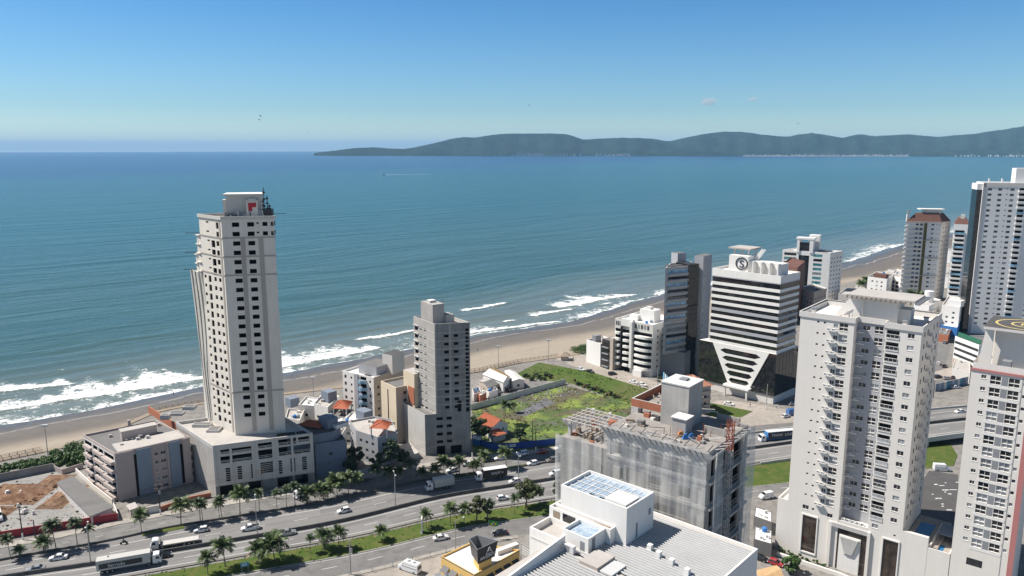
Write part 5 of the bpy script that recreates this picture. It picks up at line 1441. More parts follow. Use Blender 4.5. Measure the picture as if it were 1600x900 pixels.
# ================================================================ low houses between the two towers
b = blk('low_apartments', 'blue-grey low apartment block in the shade of the tallest tower', [(492, 694), (540, 687), (527, 668), (487, 674)], 11.5, 'slate_blue', 'roof_grey', sp=5)
mb = MB(); mb.prism(ccw([G(x, y, 15) for x, y in ((448, 684), (519, 672), (532, 664), (508, 650), (447, 664))]), 0, 14.5, 'slate_blue', 'roof_dark'); mb.build('rear_wing', b.root)
tile_roof(b.root, ccw([G(x, y, 15.0) for x, y in ((468, 664), (499, 668), (508, 662), (478, 658))]), 14.9, 1.5)
tank(b, 498, 665, 14.6, 5.5, 4, 3.4); tank(b, 519, 668, 14.6, 2.5, 5, 1.3, 'white', 'parapet_stub')
b.done()
b = blk('beach_house', 'flat-roofed pale grey house at the foot of the tallest tower, seaward side', [(446, 652), (468, 657), (476, 640), (450, 638)], 6.5, 'offwhite', 'roof_pale'); b.done()
b = blk('beach_house', 'white house with shaded terrace beside the flat-roofed pale house', [(466, 632), (490, 634), (502, 622), (478, 619)], 8.5, 'offwhite', 'roof_white', kind='open'); tank(b, 446, 634, 6, 4, 4, 3.5); b.done()
b = blk('beach_house', 'white house with square dark tank on its roof near the beach lamp', [(490, 630), (512, 636), (530, 618), (505, 613)], 9.5, 'white', 'roof_pale'); tank(b, 502, 625, 9, 5, 4, 4); b.done()
b = blk('tiled_house', 'house with red hipped tile roof over an open terrace by the white balcony block', [(508, 650), (540, 652), (553, 640), (520, 636)], 7.0, 'offwhite', 'roof_grey', kind='open')
tile_roof(b.root, ccw([G(x, y, 9.6) for x, y in ((521, 637.5), (541, 638.5), (549, 628), (529, 627))]), 9.6, 1.6)
for x, y in ((521, 637.5), (541, 638.5), (549, 628)):
    q = G(x, y, 9.6); mb = MB(); mb.box(q[0]-.2, q[1]-.2, 6.3, q[0]+.2, q[1]+.2, 9.6, 'white'); mb.build('post', b.root)
b.done()
b = blk('white_house', 'white flat-roofed house with dark tank wedged between the two tiled roofs', [(531, 662), (556, 664), (577, 648), (549, 643)], 8.0, 'white', 'roof_white'); tank(b, 556, 653.5, 8, 5.2, 4, 3.4); b.done()
b = blk('white_house', 'narrow white house with domed water tank behind the blue-grey block', [(516, 678), (533, 680), (541, 668), (525, 665)], 8.5, 'offwhite', 'roof_grey')
mb = MB(); x, y = G(534, 662, 9); mb.tube([(x, y, 8), (x, y, 10.4), (x, y, 10.9)], [1.3, 1.3, .5], 12, 'white'); mb.build('water_tank', b.root); b.done()
b = blk('tiled_house', 'tall grey and white house with orange tile pavilion on its roof terrace', [(546, 657), (556, 672), (590, 683), (621, 676), (612, 655), (585, 650)], 10.5, 'grey_wall', 'roof_pale', kind='flush', sp=3, mats={})
tile_roof(b.root, ccw([G(x, y, 13.2) for x, y in ((580, 668.5), (604, 669.5), (610, 660.5), (590, 657))]), 13.2, 1.4, 'tile')
for x, y in ((580, 668.5), (604, 669.5)):
    q = G(x, y, 13.2); mb = MB(); mb.box(q[0]-.2, q[1]-.2, 9.8, q[0]+.2, q[1]+.2, 13.2, 'white'); mb.build('post', b.root)
b.done()
# white block with light blue balconies, beige block next to it
z = 20.5
P0, P1 = G(535, 579, z), G(583.6, 590, z); d_, L_ = unit(P0, P1)
b = Bld('balcony_block', 'white beachside apartment block with light blue curved balconies', box_poly(P0, P1, 0, 17))
fw = []
for k in range(7):
    zz = .6+2.85*k
    fw += [(L_*.06, zz, L_*.06+1.2, zz+1.4, 'flush', 'glass_dark'), (L_*.26, zz+.2, L_*.26+.9, zz+1.2, 'flush', 'glass_dark'), (L_*.58, zz, L_*.77, zz+2.2, 'open', 'glass_dark', 'balcony_opening'), (L_*.86, zz+.2, L_*.86+.9, zz+1.3, 'flush', 'glass_dark')]
b.wall(0, 0, z, 'white', fw); b.wall(1, 0, z, 'tan_shade', auto_wins(*b.edge(1), 0, z, sp=4)); b.wall(2, 0, z, 'white'); b.wall(3, 0, z, 'white')  # right wall tan beside the white front: its shade is in the colour
for k in range(7):
    zz = .6+2.85*k; T = frame(P0, P1, L_*.67, zz-.2)
    mb = MB(); pts = [(math.cos(a)*L_*.115, -abs(math.sin(a))*1.9-.003) for a in np.linspace(math.pi, 2*math.pi, 9)]
    pw_ = [(T @ Vector((x, y, 0))) for x, y in pts]; mb.prism([(q.x, q.y) for q in pw_], zz-.2, zz+.95, 'glass_cyan', 'slate_blue', True); mb.build('balcony', b.root)
clutter(b, box_poly(P0, P1, 1.5, 15, 1.5, L_-1), z-.8, 6, 3)
b.pb('grey_fin', P0, P1, L_*.40, L_*.52, -.5, -.003, 0, z, 'grey_wall')
b.top(z, 'white', 'roof_white', .8)
mb = MB(); b.bx(mb, P0, P1, L_*.35, L_*.92, 3, 13, z-.8, z+3.0, 'grey_wall', 'roof_grey'); mb.build('penthouse', b.root)
mb = MB(); b.bx(mb, P0, P1, L_*.78, L_*1.0+1.5, 9, 16, z-.8, z+7.0, 'offwhite', 'roof_dark'); mb.build('tank_house', b.root)
b.done()
z = 21.5
P0, P1 = G(595, 595, z), G(618.4, 605.8, z); L_ = unit(P0, P1)[1]
b = Bld('beige_block', 'plain cream apartment block squeezed against the bare concrete tower', box_poly(P0, P1, 0, 11))
b.wall(0, 0, z, 'cream', [(L_*.43, 1, L_*.50, z-2, 'shaft', 'glass_dark', 'recess')]); b.wall(1, 0, z, 'tan_shade', auto_wins(*b.edge(1), 0, z, sp=3.5)); b.wall(2, 0, z, 'cream'); b.wall(3, 0, z, 'cream')  # right wall a darkened cream: its shade is put into the paint
b.top(z, 'cream', 'roof_grey', .8)
Q0, Q1 = lerp(*b.edge(1), .35), lerp(*b.edge(1), 1.5)
mb = MB(); b.bx(mb, P0, P1, L_-2, L_+5.5, 4.5, 10.5, 0, z+5.5, 'cream', 'roof_pale'); mb.build('stair_tower', b.root)
b.pb('brick_panel', P0, P1, L_+1.4, L_+5.4, 4.3, 4.497, z-6, z+.3, 'brickred')
b.done()

# ================================================================ overgrown lot: tiled cottage, precast wall, blue hoarding
E = [(767.5, 669.5), (750, 657), (783.8, 659.4), (760.5, 649), (795.5, 661)]
a0 = G(767.5, 669.5, 4.4); a1 = G(795.5, 661.5, 4.4); d_, L_ = unit(a0, a1); bk_ = G(750, 657, 4.4)
dep = math.dist(a0, bk_)
P = box_poly(a0, a1, 0.4, dep-.4, .4, L_-.4)
b = Bld('tiled_cottage', 'white cottage with red gabled tile roof standing alone in the overgrown lot', P, 'house')
b.walls(0, 4.4, 'white', {0: [(L_*.35, 1.6, L_*.35+.8, 3.4, 'flush', 'glass_dark'), (L_*.6, 2.2, L_*.6+.8, 3.4, 'flush', 'glass_dark')]})
q0, q1 = lerp(P[0], P[1], .5), lerp(P[3], P[2], .5)
b.w.poly([(*P[0], 4.4), (*P[1], 4.4), (*q0, 6.6)], 'white'); b.w.poly([(*P[2], 4.4), (*P[3], 4.4), (*q1, 6.6)], 'white')
mb = MB(); O = inset(P, -.6); m0, m1 = lerp(O[0], O[1], .5), lerp(O[3], O[2], .5)
for A_, B_ in ((O[0], O[3]), (O[1], O[2])):
    for zz in (0, .15): mb.quad((*A_, 4.25+zz), (*B_, 4.25+zz), (*m1, 6.75+zz), (*m0, 6.75+zz), 'tile')
    for k in range(18):
        t = k/17; mb.bar((*lerp(A_, B_, t), 4.44), (*lerp(m0, m1, t), 6.94), .2, 'tile', .12)
mb.bar((*m0, 6.95), (*m1, 6.95), .3, 'tile'); mb.build('tiled_roof', b.root)
an = box_poly(P[0], P[1], -3.4, -.05, -1.5, 4.0); mb = MB(); mb.prism(an, 0, 2.4, 'offwhite'); mb.build('annex', b.root)
mb = MB(); mb.quad((*inset(an, -.4)[0], 2.4), (*inset(an, -.4)[1], 2.4), (*lerp(P[0], P[1], .42), 3.6), (*lerp(P[0], P[1], -.1), 3.6), 'tile'); mb.build('annex_roof', b.root)
b.done()
PW = [G(*q) for q in ((736, 641), (770, 632), (810, 620), (850, 609), (884, 600))]
t = thing('precast_wall', 'long white precast panel wall with posts along the overgrown lot', 'wall', (*PW[2], 0))
for a, c in zip(PW, PW[1:]):
    n = max(2, round(math.dist(a, c)/2.6))
    mb = MB(); mb.bar((*a, 1.3), (*c, 1.3), .10, 'offwhite', 2.5); mb.build('panel', t)
    for k in range(n):
        x, y = lerp(a, c, k/n); mb = MB(); mb.box(x-.15, y-.17, 0, x+.15, y+.17, 2.75, 'white'); mb.build('post', t)
HB = [G(*q) for q in ((738, 692), (757, 699), (778, 704.5), (880, 694), (900, 691))]
t = thing('blue_hoarding', 'dark blue construction hoarding along the street edge of the overgrown lot', 'fence', (*HB[2], 0))
for a, c in zip(HB, HB[1:]):
    mb = MB(); mb.bar((*a, 1.3), (*c, 1.3), .08, 'blue_hoard', 2.5); mb.build('panel', t)
for f in (.17, .88):
    a, c = lerp(HB[2], HB[3], f), lerp(HB[2], HB[3], f+.10); a, c = (a[0]+.05, a[1]-.08), (c[0]+.05, c[1]-.08)
    mb = MB(); mb.bar((*a, 1.5), (*c, 1.5), .04, 'offwhite', 1.1); mb.build('notice_board', t)
P = [G(x, y, 0) for x, y in ((738, 695), (750, 697), (752, 690), (740, 688))]
t = thing('site_booth', 'small blue site booth with white roof edge by the concrete tower', 'booth', (*P[0], 0)); mb = MB(); mb.prism(ccw(P), 0, 2.4, 'tarp_blue'); mb.build('wall', t); mb = MB(); mb.prism(inset(ccw(P), -.3), 2.4, 2.6, 'roof_white', 'roof_white', True); mb.build('roof', t)
# houses by the promenade
def gable(name, label, px, z, rise, wall, rm, rm2=None, z0=0, cat='house'):
    P = ccw([G(x, y, z) for x, y in px]); b = Bld(name, label, P, cat)
    for i in range(4): b.wall(i, 0, z, wall, auto_wins(*b.edge(i), 0, z+1.2, sp=3) if facing(*b.edge(i)) else ())
    if unit(*b.edge(0))[1] > unit(*b.edge(1))[1]: P = P[1:]+P[:1]
    O = inset(P, -.35); m0, m1 = lerp(O[0], O[1], .5), lerp(O[3], O[2], .5); mb = MB()
    for k, (A_, B_) in enumerate(((O[0], O[3]), (O[1], O[2]))):
        mm = rm if k == 0 else (rm2 or rm)
        mb.quad((*A_, z), (*B_, z), (*m1, z+rise), (*m0, z+rise), mm)
        for q in range(1, 12):
            t_ = q/12; mb.bar((*lerp(A_, B_, t_), z+.05), (*lerp(m0, m1, t_), z+rise+.05), .15, mm, .08)
    mb.build('gable_roof', b.root)
    for a, c, m_ in ((P[0], P[1], lerp(P[0], P[1], .5)), (P[2], P[3], lerp(P[2], P[3], .5))): b.w.poly([(*a, z), (*c, z), (*m_, z+rise)], wall)
    b.done(); return b
gable('gabled_house', 'white house with ochre roof slope next to the beach promenade', [(755, 585), (776, 577), (797, 589), (786, 597)], 5.0, 1.5, 'white', 'roof_white', 'tile_ochre')
gable('gabled_house', 'house with wide white sheet roof right of the ochre-roofed house', [(789, 580), (803, 580), (819, 593), (801, 595)], 4.0, .7, 'offwhite', 'roof_white')
gable('gabled_house', 'low house with weathered brown roof behind the precast wall', [(749, 595), (768, 588), (784, 597), (763, 606)], 3.6, 1.0, 'tan_shade', 'roof_grey', 'roof_pale')
b = blk('garage', 'small white garage with two doors below the weathered brown roof', [(759, 610), (773, 604), (778, 608), (764, 613)], 3.0, 'white', 'roof_grey', par=.3, wins=False); b.done()
b = blk('kiosk_hut', 'small brown hut with white flat roof at the end of the house street', [(747, 615), (757, 611), (760, 614), (750, 618)], 3.2, 'brickred', 'roof_white', par=.2, wins=False); b.done()
b = blk('beach_house', 'dark-roofed house hidden behind the concrete tower by the house street', [(738, 607), (748, 604), (752, 612), (740, 616)], 3.4, 'offwhite', 'roof_dark', par=.3); b.done()

# ================================================================ beachfront blocks in the middle distance
z = 11.8
b = blk('white_wall_house', 'small white beachfront house with a big blank side wall', None, z, 'white', 'roof_pale', world=[(43.9, 369.6), (54, 376), (47, 386), (37.8, 378.5)], wins=False)
x0 = (44.2, 369.3); mb = MB(); mb.prism(ccw([(44.6, 369.4), (47.9, 364.9), (55, 370), (53.6, 375)]), 0, 14.5, 'glass_black', 'roof_grey'); mb.build('glass_bay', b.root)
mb = MB(); mb.prism(ccw([(47.95, 364.85), (49.2, 363.2), (57.5, 369), (55.1, 370)]), 0, 16.0, 'tan_shade', 'roof_pale'); mb.build('fin_wall', b.root)
mb = MB(); mb.prism(ccw([(42, 375), (45, 377), (43.5, 379), (40.5, 377)]), z-.7, z+2.6, 'mid_grey'); mb.build('chimney', b.root)
for k in range(4): b.pb('balcony', (44.6, 369.4), (47.9, 364.9), .6, 5.0, -.9, -.003, .8+3.2*k, 1.2+3.2*k, 'mid_grey')
b.done()
z = 25.6
C, L = (66.2, 351.2), (50.2, 365.3); d_, L_ = unit(L, C)
b = Bld('curved_balcony_block', 'white apartment block with long rounded balconies and dark window bands', [L, C, (C[0]+15, C[1]+17), (L[0]+15, L[1]+17)])
b.wall(0, 0, z, 'offwhite', [(.5, 3.2+3.05*k+1.0, L_-.4, 3.2+3.05*k+2.6, 'shaft', 'glass_dark', 'balcony_recess') for k in range(6)]+[(1, .2, 9, 2.6, 'open', 'glass_dark', 'garage_opening')])
b.wall(1, 0, z, 'white', auto_wins(*b.edge(1), 3, z, sp=4.5)); b.wall(2, 0, z, 'white'); b.wall(3, 0, z, 'white')
for k in range(6):
    zz = 3.2+3.05*k
    for u0, u1, o in ((.2, 4.3, 1.2), (4.6, 9.6, 1.5), (11.0, L_-.2, 2.2)):
        n = 9; pts = [(u0, -.003)]+[(u0+(u1-u0)*t, -o*(1-abs(2*t-1)**3.5)-.01) for t in np.linspace(.02, .98, n)]+[(u1, -.003)]
        T = frame(L, C, 0, 0); pw_ = [T @ Vector((x, y, 0)) for x, y in pts]
        mb = MB(); mb.prism([(q.x, q.y) for q in pw_], zz-.15, zz+1.05, 'white', 'white', True); mb.build('balcony', b.root)
b.pb('white_pier', L, C, 9.7, 10.9, -2.0, -.003, 3, z, 'white'); b.pb('dark_fin', L, C, 4.32, 4.58, -1.6, -.003, 3, z-3, 'dark_metal')
mb = MB(); b.bx(mb, L, C, 4.3, 10.8, -1.2, 1.0, z-2.6, z+.8, 'white'); mb.build('bow_front', b.root)
for k in range(5): b.pb('window', L, C, 11.4+k*1.7, 12.4+k*1.7, -.06, -.003, z-3, z-1.0, 'glass_far')
for k in range(3): b.pb('window', L, C, .6+k*1.2, 1.4+k*1.2, -.06, -.003, z-3, z-1.0, 'glass_far')
b.top(z, 'white', 'roof_white', .9)
mb = MB(); b.bx(mb, L, C, 9.5, 17.5, 7, 13, z-.9, z+5.0, 'white', 'roof_white'); b.bx(mb, L, C, 12, 14.5, 8.5, 11, z+5.0, z+6.2, 'offwhite'); mb.build('tank_house', b.root); clutter(b, inset(b.poly, 2), z-.9, 8, 5)
mb = MB(); b.bx(mb, L, C, 5, 9.5, 5, 8, z-.9, z+2.0, 'white'); mb.build('penthouse', b.root)
b.pb('entrance_box', L, C, 13, 17.5, -3.2, -2.3, 0, 3.0, 'white')
b.done()
# grey banded tower with the black glass shaft
L, C = (70.4, 348.2), (82.2, 354.1); d_, L_ = unit(L, C); z = 53.2
b = Bld('banded_tower', 'slim grey office tower with light blue glass bands and a black glass shaft', [L, C, (C[0]+5, C[1]+14), (L[0]+5, L[1]+14)])
fw = []
for k in range(13):
    zz = 12.8+3.05*k; gm = 'glass_cyan' if k in (1, 5, 7, 10, 12) else 'glass_dark'
    fw.append((1.6, zz+1.0, L_-.05, zz+2.3, 'flush', gm, 'window_band'))
b.wall(0, 12, z, 'grey_wall', fw)
for i in (1, 2, 3): b.wall(i, 12, z, 'grey_wall')
for k in range(13): b.pb('balcony_band', L, C, 1.5, L_-.1, -.7, -.003, 12.8+3.05*k, 13.6+3.05*k, 'grey_wall')
b.top(z, 'offwhite', 'roof_grey', .6)
mb = MB()
for k in range(5): b.bx(mb, L, C, 4.2+k*1.7, 5.6+k*1.7, 2, 6, z-.5, z+.1, 'roof_dark')
mb.build('solar_panel', b.root)
mb = MB(); b.bx(mb, L, C, L_+.003, L_+6.0, -.4, 9, 0, z+.6, 'glass_black', 'dark_metal'); mb.build('glass_shaft', b.root)
q = frame(L, C, L_+6.003, 0, 3.0).translation; q2 = frame(L, C, L_+12.0, 0, 6.0).translation
cp = box_poly(q.xy, along(q.xy, 53, 10), -4.5, 0); cp = ccw(cp)
mb = MB(); mb.prism(cp, 0, z+4.0, 'grey_wall', 'roof_grey'); mb.build('stair_core', b.root)
mb = MB(); b.bx(mb, L, C, L_+1, L_+6, 9.2, 14, z-.5, z+4.6, 'grey_wall', 'roof_grey'); mb.build('tank_house', b.root)
for i in range(4):
    p0, p1 = cp[i], cp[(i+1) % 4]
    if facing(p0, p1):
        for k in range(15): b.pb('window', p0, p1, 1.2, 2.4, -.05, -.003, 8+3*k, 9+3*k, 'glass_far')
PP = [G(1021, 545, 12.0), G(1070, 553, 12.0)]
pd = MB(); pd.prism(box_poly(PP[0], PP[1], 0, 16), 0, 12.4, 'mid_grey', 'roof_grey'); pd.build('podium', b.root)
b.done()
# striped office block with the letter emblem
C, L, Rr = (110.9, 312.3), (88.3, 334.5), (123.2, 323.9); BK = (L[0]+Rr[0]-C[0], L[1]+Rr[1]-C[1])
pol = [L, C, Rr, BK]; L_ = unit(L, C)[1]
b = Bld('striped_office', 'office block striped in white and black glass with a letter S emblem on its roof', pol)
zt, zb = 54.3, 22.0
core = inset(pol, .25)
mb = MB(); mb.prism(core, zb, zt-.5, 'glass_black'); mb.build('glazing', b.root)
def ringband(z0, z1, m, out=0.0, name='white_band'):
    mb = MB(); O = inset(pol, -out) if out else pol
    mb.prism(O, z0, z1, m, m, True); return mb.build(name, b.root)
for k in range(10):
    zz = zb+2.9*k
    ringband(zz, zz+1.32, 'grey_wall' if k in (2, 5) else 'white')
ringband(zb+29.6, zb+29.95, 'grey_wall', name='thin_band')
b.w.v = []; 
for i in range(4): facade(b.w, *b.edge(i), zt-2.3, zt+.9, 'white')
b.top(zt+.9, 'white', 'roof_white', 1.0)
# glass base with the inverted trapezoid
bl = (L[0]-3.0, L[1]+3.0); bp = ccw([bl, (C[0]+.0, C[1]-.0), (Rr[0]+2, Rr[1]+2), (BK[0], BK[1])]); bp = inset(bp, -.4)
i0 = min(range(4), key=lambda i: math.dist(bp[i], bl)); F_0, F_1 = bp[i0], bp[(i0+1) % 4]; LF = unit(F_0, F_1)[1]
mb = MB(); mb.prism(bp, 3.6, zb-.02, 'glass_black', 'roof_white'); mb.build('glass_base', b.root)
mb = MB(); mb.prism(inset(bp, .5), 0, 3.6, 'offwhite'); mb.build('ground_storey', b.root)
for i in range(4):
    if facing(bp[i], bp[(i+1) % 4]):
        ll = unit(bp[i], bp[(i+1) % 4])[1]
        for k in range(1, int(ll/3)): b.pb('mullion', bp[i], bp[(i+1) % 4], k*3-.04, k*3+.04, -.05, -.003, 3.6, zb-.1, 'dark_metal')
um = lambda px, py: opx(F_0, F_1, [(px, py, px+1, py+1)])[0]
t0, t1, q0, q1 = um(1114, 542), um(1202, 560), um(1137, 602), um(1172, 609)
T = frame(F_0, F_1, 0, 0); zl = 5.2
fr_ = MB(); hx = []
U = lambda f, z: (t0[0]+(q0[0]-t0[0])*(1-(z-zl)/(zb-zl)))*(1-f)+(t1[0]+(q1[0]-t1[0])*(1-(z-zl)/(zb-zl)))*f
ns = 5; step = (zb-zl)/(ns+.3)
def vq(pts, y, m): fr_.poly([T @ Vector((u, y, z)) for u, z in pts], m)
lv = [zl]+[zl+step*(.35+k) for k in range(ns)]
for k in range(ns):
    z0, z1 = zl+step*(k+.12), zl+step*(k+.80); zm = (z0+z1)/2
    for f0, f1 in ((0, .10), (.90, 1)):
        vq([(U(f0, z0), z0), (U(f1+(.10 if f0 == 0 else 0), z0), z0), (U(f1, zm), zm), (U(f1+(.10 if f0 == 0 else 0), z1), z1), (U(f0, z1), z1)] if f0 == 0 else
           [(U(.80, z0), z0), (U(1, z0), z0), (U(1, z1), z1), (U(.80, z1), z1), (U(.90, zm), zm)], -.35, 'white')
    za = zl if k == 0 else zl+step*(k-.20)
    vq([(U(0, za), za), (U(1, za), za), (U(1, z0), z0), (U(0, z0), z0)], -.35, 'white')
    if k == ns-1: vq([(U(0, z1), z1), (U(1, z1), z1), (U(1, zb), zb), (U(0, zb), zb)], -.35, 'white')
for f in (0, 1):
    fr_.poly([T @ Vector((U(f, z), y, z)) for z, y in ((zl, -.35), (zb, -.35), (zb, -.01), (zl, -.01))], 'white')
fr_.build('trapezoid_screen', b.root)
b.pb('canopy', F_0, F_1, q0[0]-.6, q1[0]+.8, -3.4, -.36, 4.3, 5.1, 'white')
for u in (q0[0]+.2, q1[0]-.2): b.pb('column', F_0, F_1, u-.35, u+.35, -3.0, -2.3, 0, 4.3, 'offwhite')
# roof-top: emblem tower, fin walls, tan slab
em = MB(); b.bx(em, L, C, 6.5, 15.5, 2.5, 8, zt, zt+7.2, 'white', 'roof_white'); b.bx(em, L, C, 15.5, 30, 3.5, 10, zt, zt+5.2, 'white', 'roof_white'); em.build('penthouse', b.root)
for k in range(4): b.pb('fin_wall', L, C, 18.2+k*3.7, 18.7+k*3.7, 1.0, 3.499, zt, zt+5.6, 'white')
b.pb('helideck', L, C, 4.5, 15, 5, 15, zt+9.6, zt+10.2, 'tan_shade', 'roof_pale')
for u, v in ((6.5, 6.5), (13, 6.5), (6.5, 13), (13, 13)): b.pb('post', L, C, u, u+.5, v, v+.5, zt, zt+9.6, 'offwhite')
mb = MB()
for a, c in (((15.2, 8, zt+5), (18.5, 9, zt+10)), ((16.4, 8, zt+5), (19.7, 9, zt+10))):
    T2 = frame(L, C, 0, 0); mb.bar(T2 @ Vector(a), T2 @ Vector(c), .9, 'white')
mb.build('raking_strut', b.root)
ce = frame(L, C, 12.6, zt+3.9, 2.45); mb = MB()
for k in range(28):
    a0, a1 = 6.2832*k/28, 6.2832*(k+1)/28
    pts = [ce @ Vector((r*math.cos(a), y, r*math.sin(a)*.95)) for y in (-.22, 0) for r, a in ((2.35, a0), (2.9, a0), (2.9, a1), (2.35, a1))]
    mb.quad(*pts[:4], 'dark_metal'); mb.quad(pts[1], pts[5], pts[6], pts[2], 'dark_metal')
mb.build('emblem_ring', b.root)
text_part('emblem_letter', 'S', b.root, L, C, 12.6, zt+2.3, 4.4, 'dark_metal', v=2.40, ext=.1, align='CENTER', sx=1.25)
b.done()
# billboard cube on its pole
x, y = G(1202, 624); t = thing('billboard', 'blue and white four-sided billboard on a tall pole before the striped office', 'billboard', (x, y, 0))
mb = MB(); mb.tube([(x, y, 0), (x, y, 8.0)], .22, 8, 'pole'); mb.build('pole', t)
z0, z1 = zpx((x-5, y), (x+5, y), 1209, 600), zpx((x-5, y), (x+5, y), 1209, 576)
bp = box_poly(along((x, y), 135, 2.6), along((x, y), -25, 2.6), -1.3, 1.9)
mb = MB(); mb.prism(bp, z0, z1, 'sign_cyan', 'white', True); mb.build('panel_box', t)
pp = (bp[0], bp[1])
for a, c in ((.08, .92),):
    l_ = unit(*pp)[1]
    mb = MB(); Bld.bx(None, mb, *pp, l_*.15, l_*.85, -.04, -.003, z0+.8, z0+1.6, 'white'); mb.build('poster_text_bar', t)
    mb = MB(); Bld.bx(None, mb, *pp, l_*.3, l_*.7, -.04, -.003, z0+2.6, z0+4.0, 'white'); mb.build('poster_emblem', t)
# small block with orange hipped roof
z = 12.0
P = ccw([G(x, y, z) for x, y in ((1058, 590), (1084.5, 605), (1111, 601.5), (1083, 589))])
b = Bld('hip_roof_block', 'four-storey beige block with faded orange hipped roof behind the netted site', P)
for i in range(4):
    p0, p1 = b.edge(i); ll = unit(p0, p1)[1]
    b.wall(i, 0, z, 'tan_shade', auto_wins(p0, p1, 0, z, sp=3.0, gm='glass_dark') if facing(p0, p1) else ())
    if facing(p0, p1):
        for k in range(4): b.pb('balcony', p0, p1, ll*.45, ll*.95, -1.0, -.003, .4+2.9*k, 1.2+2.9*k, 'tan_shade')
tile_roof(b.root, P, z, 2.6, 'tile_old', .8, ridge=.42)
b.done()
paint('site_slab', (.30, .28, .26), .35, streak=0, fine=.28, patch=.35)
# ================================================================ netted construction site in the foreground
P0, P1 = (14.8, 112.4), (27.7, 102.0)
d_, L_ = unit(P0, P1); DEP = 14.0; ZN = 65.0
LEFT = -8.9          # the lower wing reaches this far to the left of P0
b = Bld('netted_building_site', 'concrete building shell under construction wrapped in white debris netting, with timber on its roof', box_poly(P0, P1, 0, DEP))
fl = 3.9
fw = []
for k in range(4):
    z = ZN-2.0-fl*k
    fw += [(1.0, z-2.1, 2.5, z-.2, 'open'), (4.0, z-2.1, 5.6, z-.2, 'open'), (7.4, z-2.3, 13.6, z-.1, 'bay', 'glass_dark', 'opening_bay')] if k % 2 == 0 else [(2.2, z-2.1, 3.7, z-.2, 'open'), (6.8, z-2.3, 9.4, z-.1, 'bay', 'glass_dark', 'opening_bay'), (12.0, z-2.0, 14.0, z-.2, 'open')]
b.wall(0, 0, ZN, 'concrete_pale', fw)
sw_ = []
for k in range(6):
    z = ZN-1.3-fl*k
    sw_ += [(.9, z-2.8, 2.2, z-.2, 'open'), (3.2, z-2.9, 6.2, z-.1, 'bay', 'glass_dark', 'opening_bay'), (8.4, z-2.9, 11.4, z-.1, 'bay', 'glass_dark', 'opening_bay'), (12.2, z-2.6, 13.4, z-.2, 'open')]
b.wall(1, 0, ZN, 'concrete', sw_); b.wall(2, 0, ZN, 'concrete'); b.wall(3, 58, ZN, 'concrete_pale')
b.r.poly([(x, y, ZN) for x, y in b.poly], 'site_slab')
mb = MB(); WG = box_poly(P0, P1, 0.004, 9.0, LEFT, -.004); ZW = 61.2
facade(mb, WG[0], WG[1], 0, ZW, 'concrete_pale', []); mb.prism(WG, 0, ZW, 'concrete_pale', 'site_slab'); mb.build('lower_wing', b.root)
for k in range(6):
    b.pb('floor_slab', *b.edge(1), 0, DEP, -.5, -.004, ZN-1.0-fl*k, ZN-.65-fl*k, 'concrete_pale')
for k in range(4):
    b.pb('floor_slab', P0, P1, 0, L_, -.45, -.004, ZN-4.75-fl*k, ZN-4.3-fl*k, 'concrete_pale')
for u in (.1, 3.0, 6.1, 14.2, 15.9): b.pb('column', P0, P1, u, u+.5, -.25, -.004, 20, ZN-.9, 'concrete_pale')
# stair and lift shaft, hut, brick upstand
def q19(u, v): return frame(P0, P1, u, 0, v).translation
mb = MB(); b.bx(mb, P0, P1, 5.6, 10.2, 6.2, 11.0, ZN, ZN+6.6, 'concrete', 'concrete_pale'); b.bx(mb, P0, P1, 5.5, 10.3, 6.1, 11.1, ZN+6.6, ZN+6.8, 'concrete_pale', 'roof_white'); b.bx(mb, P0, P1, 7.4, 8.6, 8.4, 9.6, ZN+6.8, ZN+7.1, 'mid_grey'); mb.build('lift_shaft', b.root)
mb = MB(); b.bx(mb, P0, P1, 9.0, 11.2, 3.4, 5.6, ZN, ZN+2.5, 'concrete', 'roof_pale'); b.bx(mb, P0, P1, 8.8, 11.4, 3.2, 5.8, ZN+2.5, ZN+2.65, 'concrete_pale', 'roof_white'); mb.build('roof_hut', b.root)
mb = MB(); b.bx(mb, P0, P1, -1.5, 5.2, 9.5, 19.5, ZN-1.0, ZN+.4, 'concrete_pale', 'site_slab'); mb.build('rear_slab', b.root)
mb = MB()
for a in ((-1.5, 5.2, 9.5, 9.75), (-1.5, -1.25, 9.75, 19.3), (-1.5, 5.2, 19.3, 19.5)): b.bx(mb, P0, P1, a[0], a[1], a[2], a[3], ZN+.4, ZN+1.7, 'brickred', 'concrete_pale')
mb.build('brick_upstand', b.root)
b.pb('brick_pier', P0, P1, -1.2, -.1, 2.0, 3.0, ZW, ZN, 'brickred')
for u, v in ((-.8, 6), (-5, 8), (-8.3, 8), (-8.3, 1.2)): b.pb('column', P0, P1, u, u+.5, v, v+.5, ZW, ZW+2.6, 'concrete_pale')
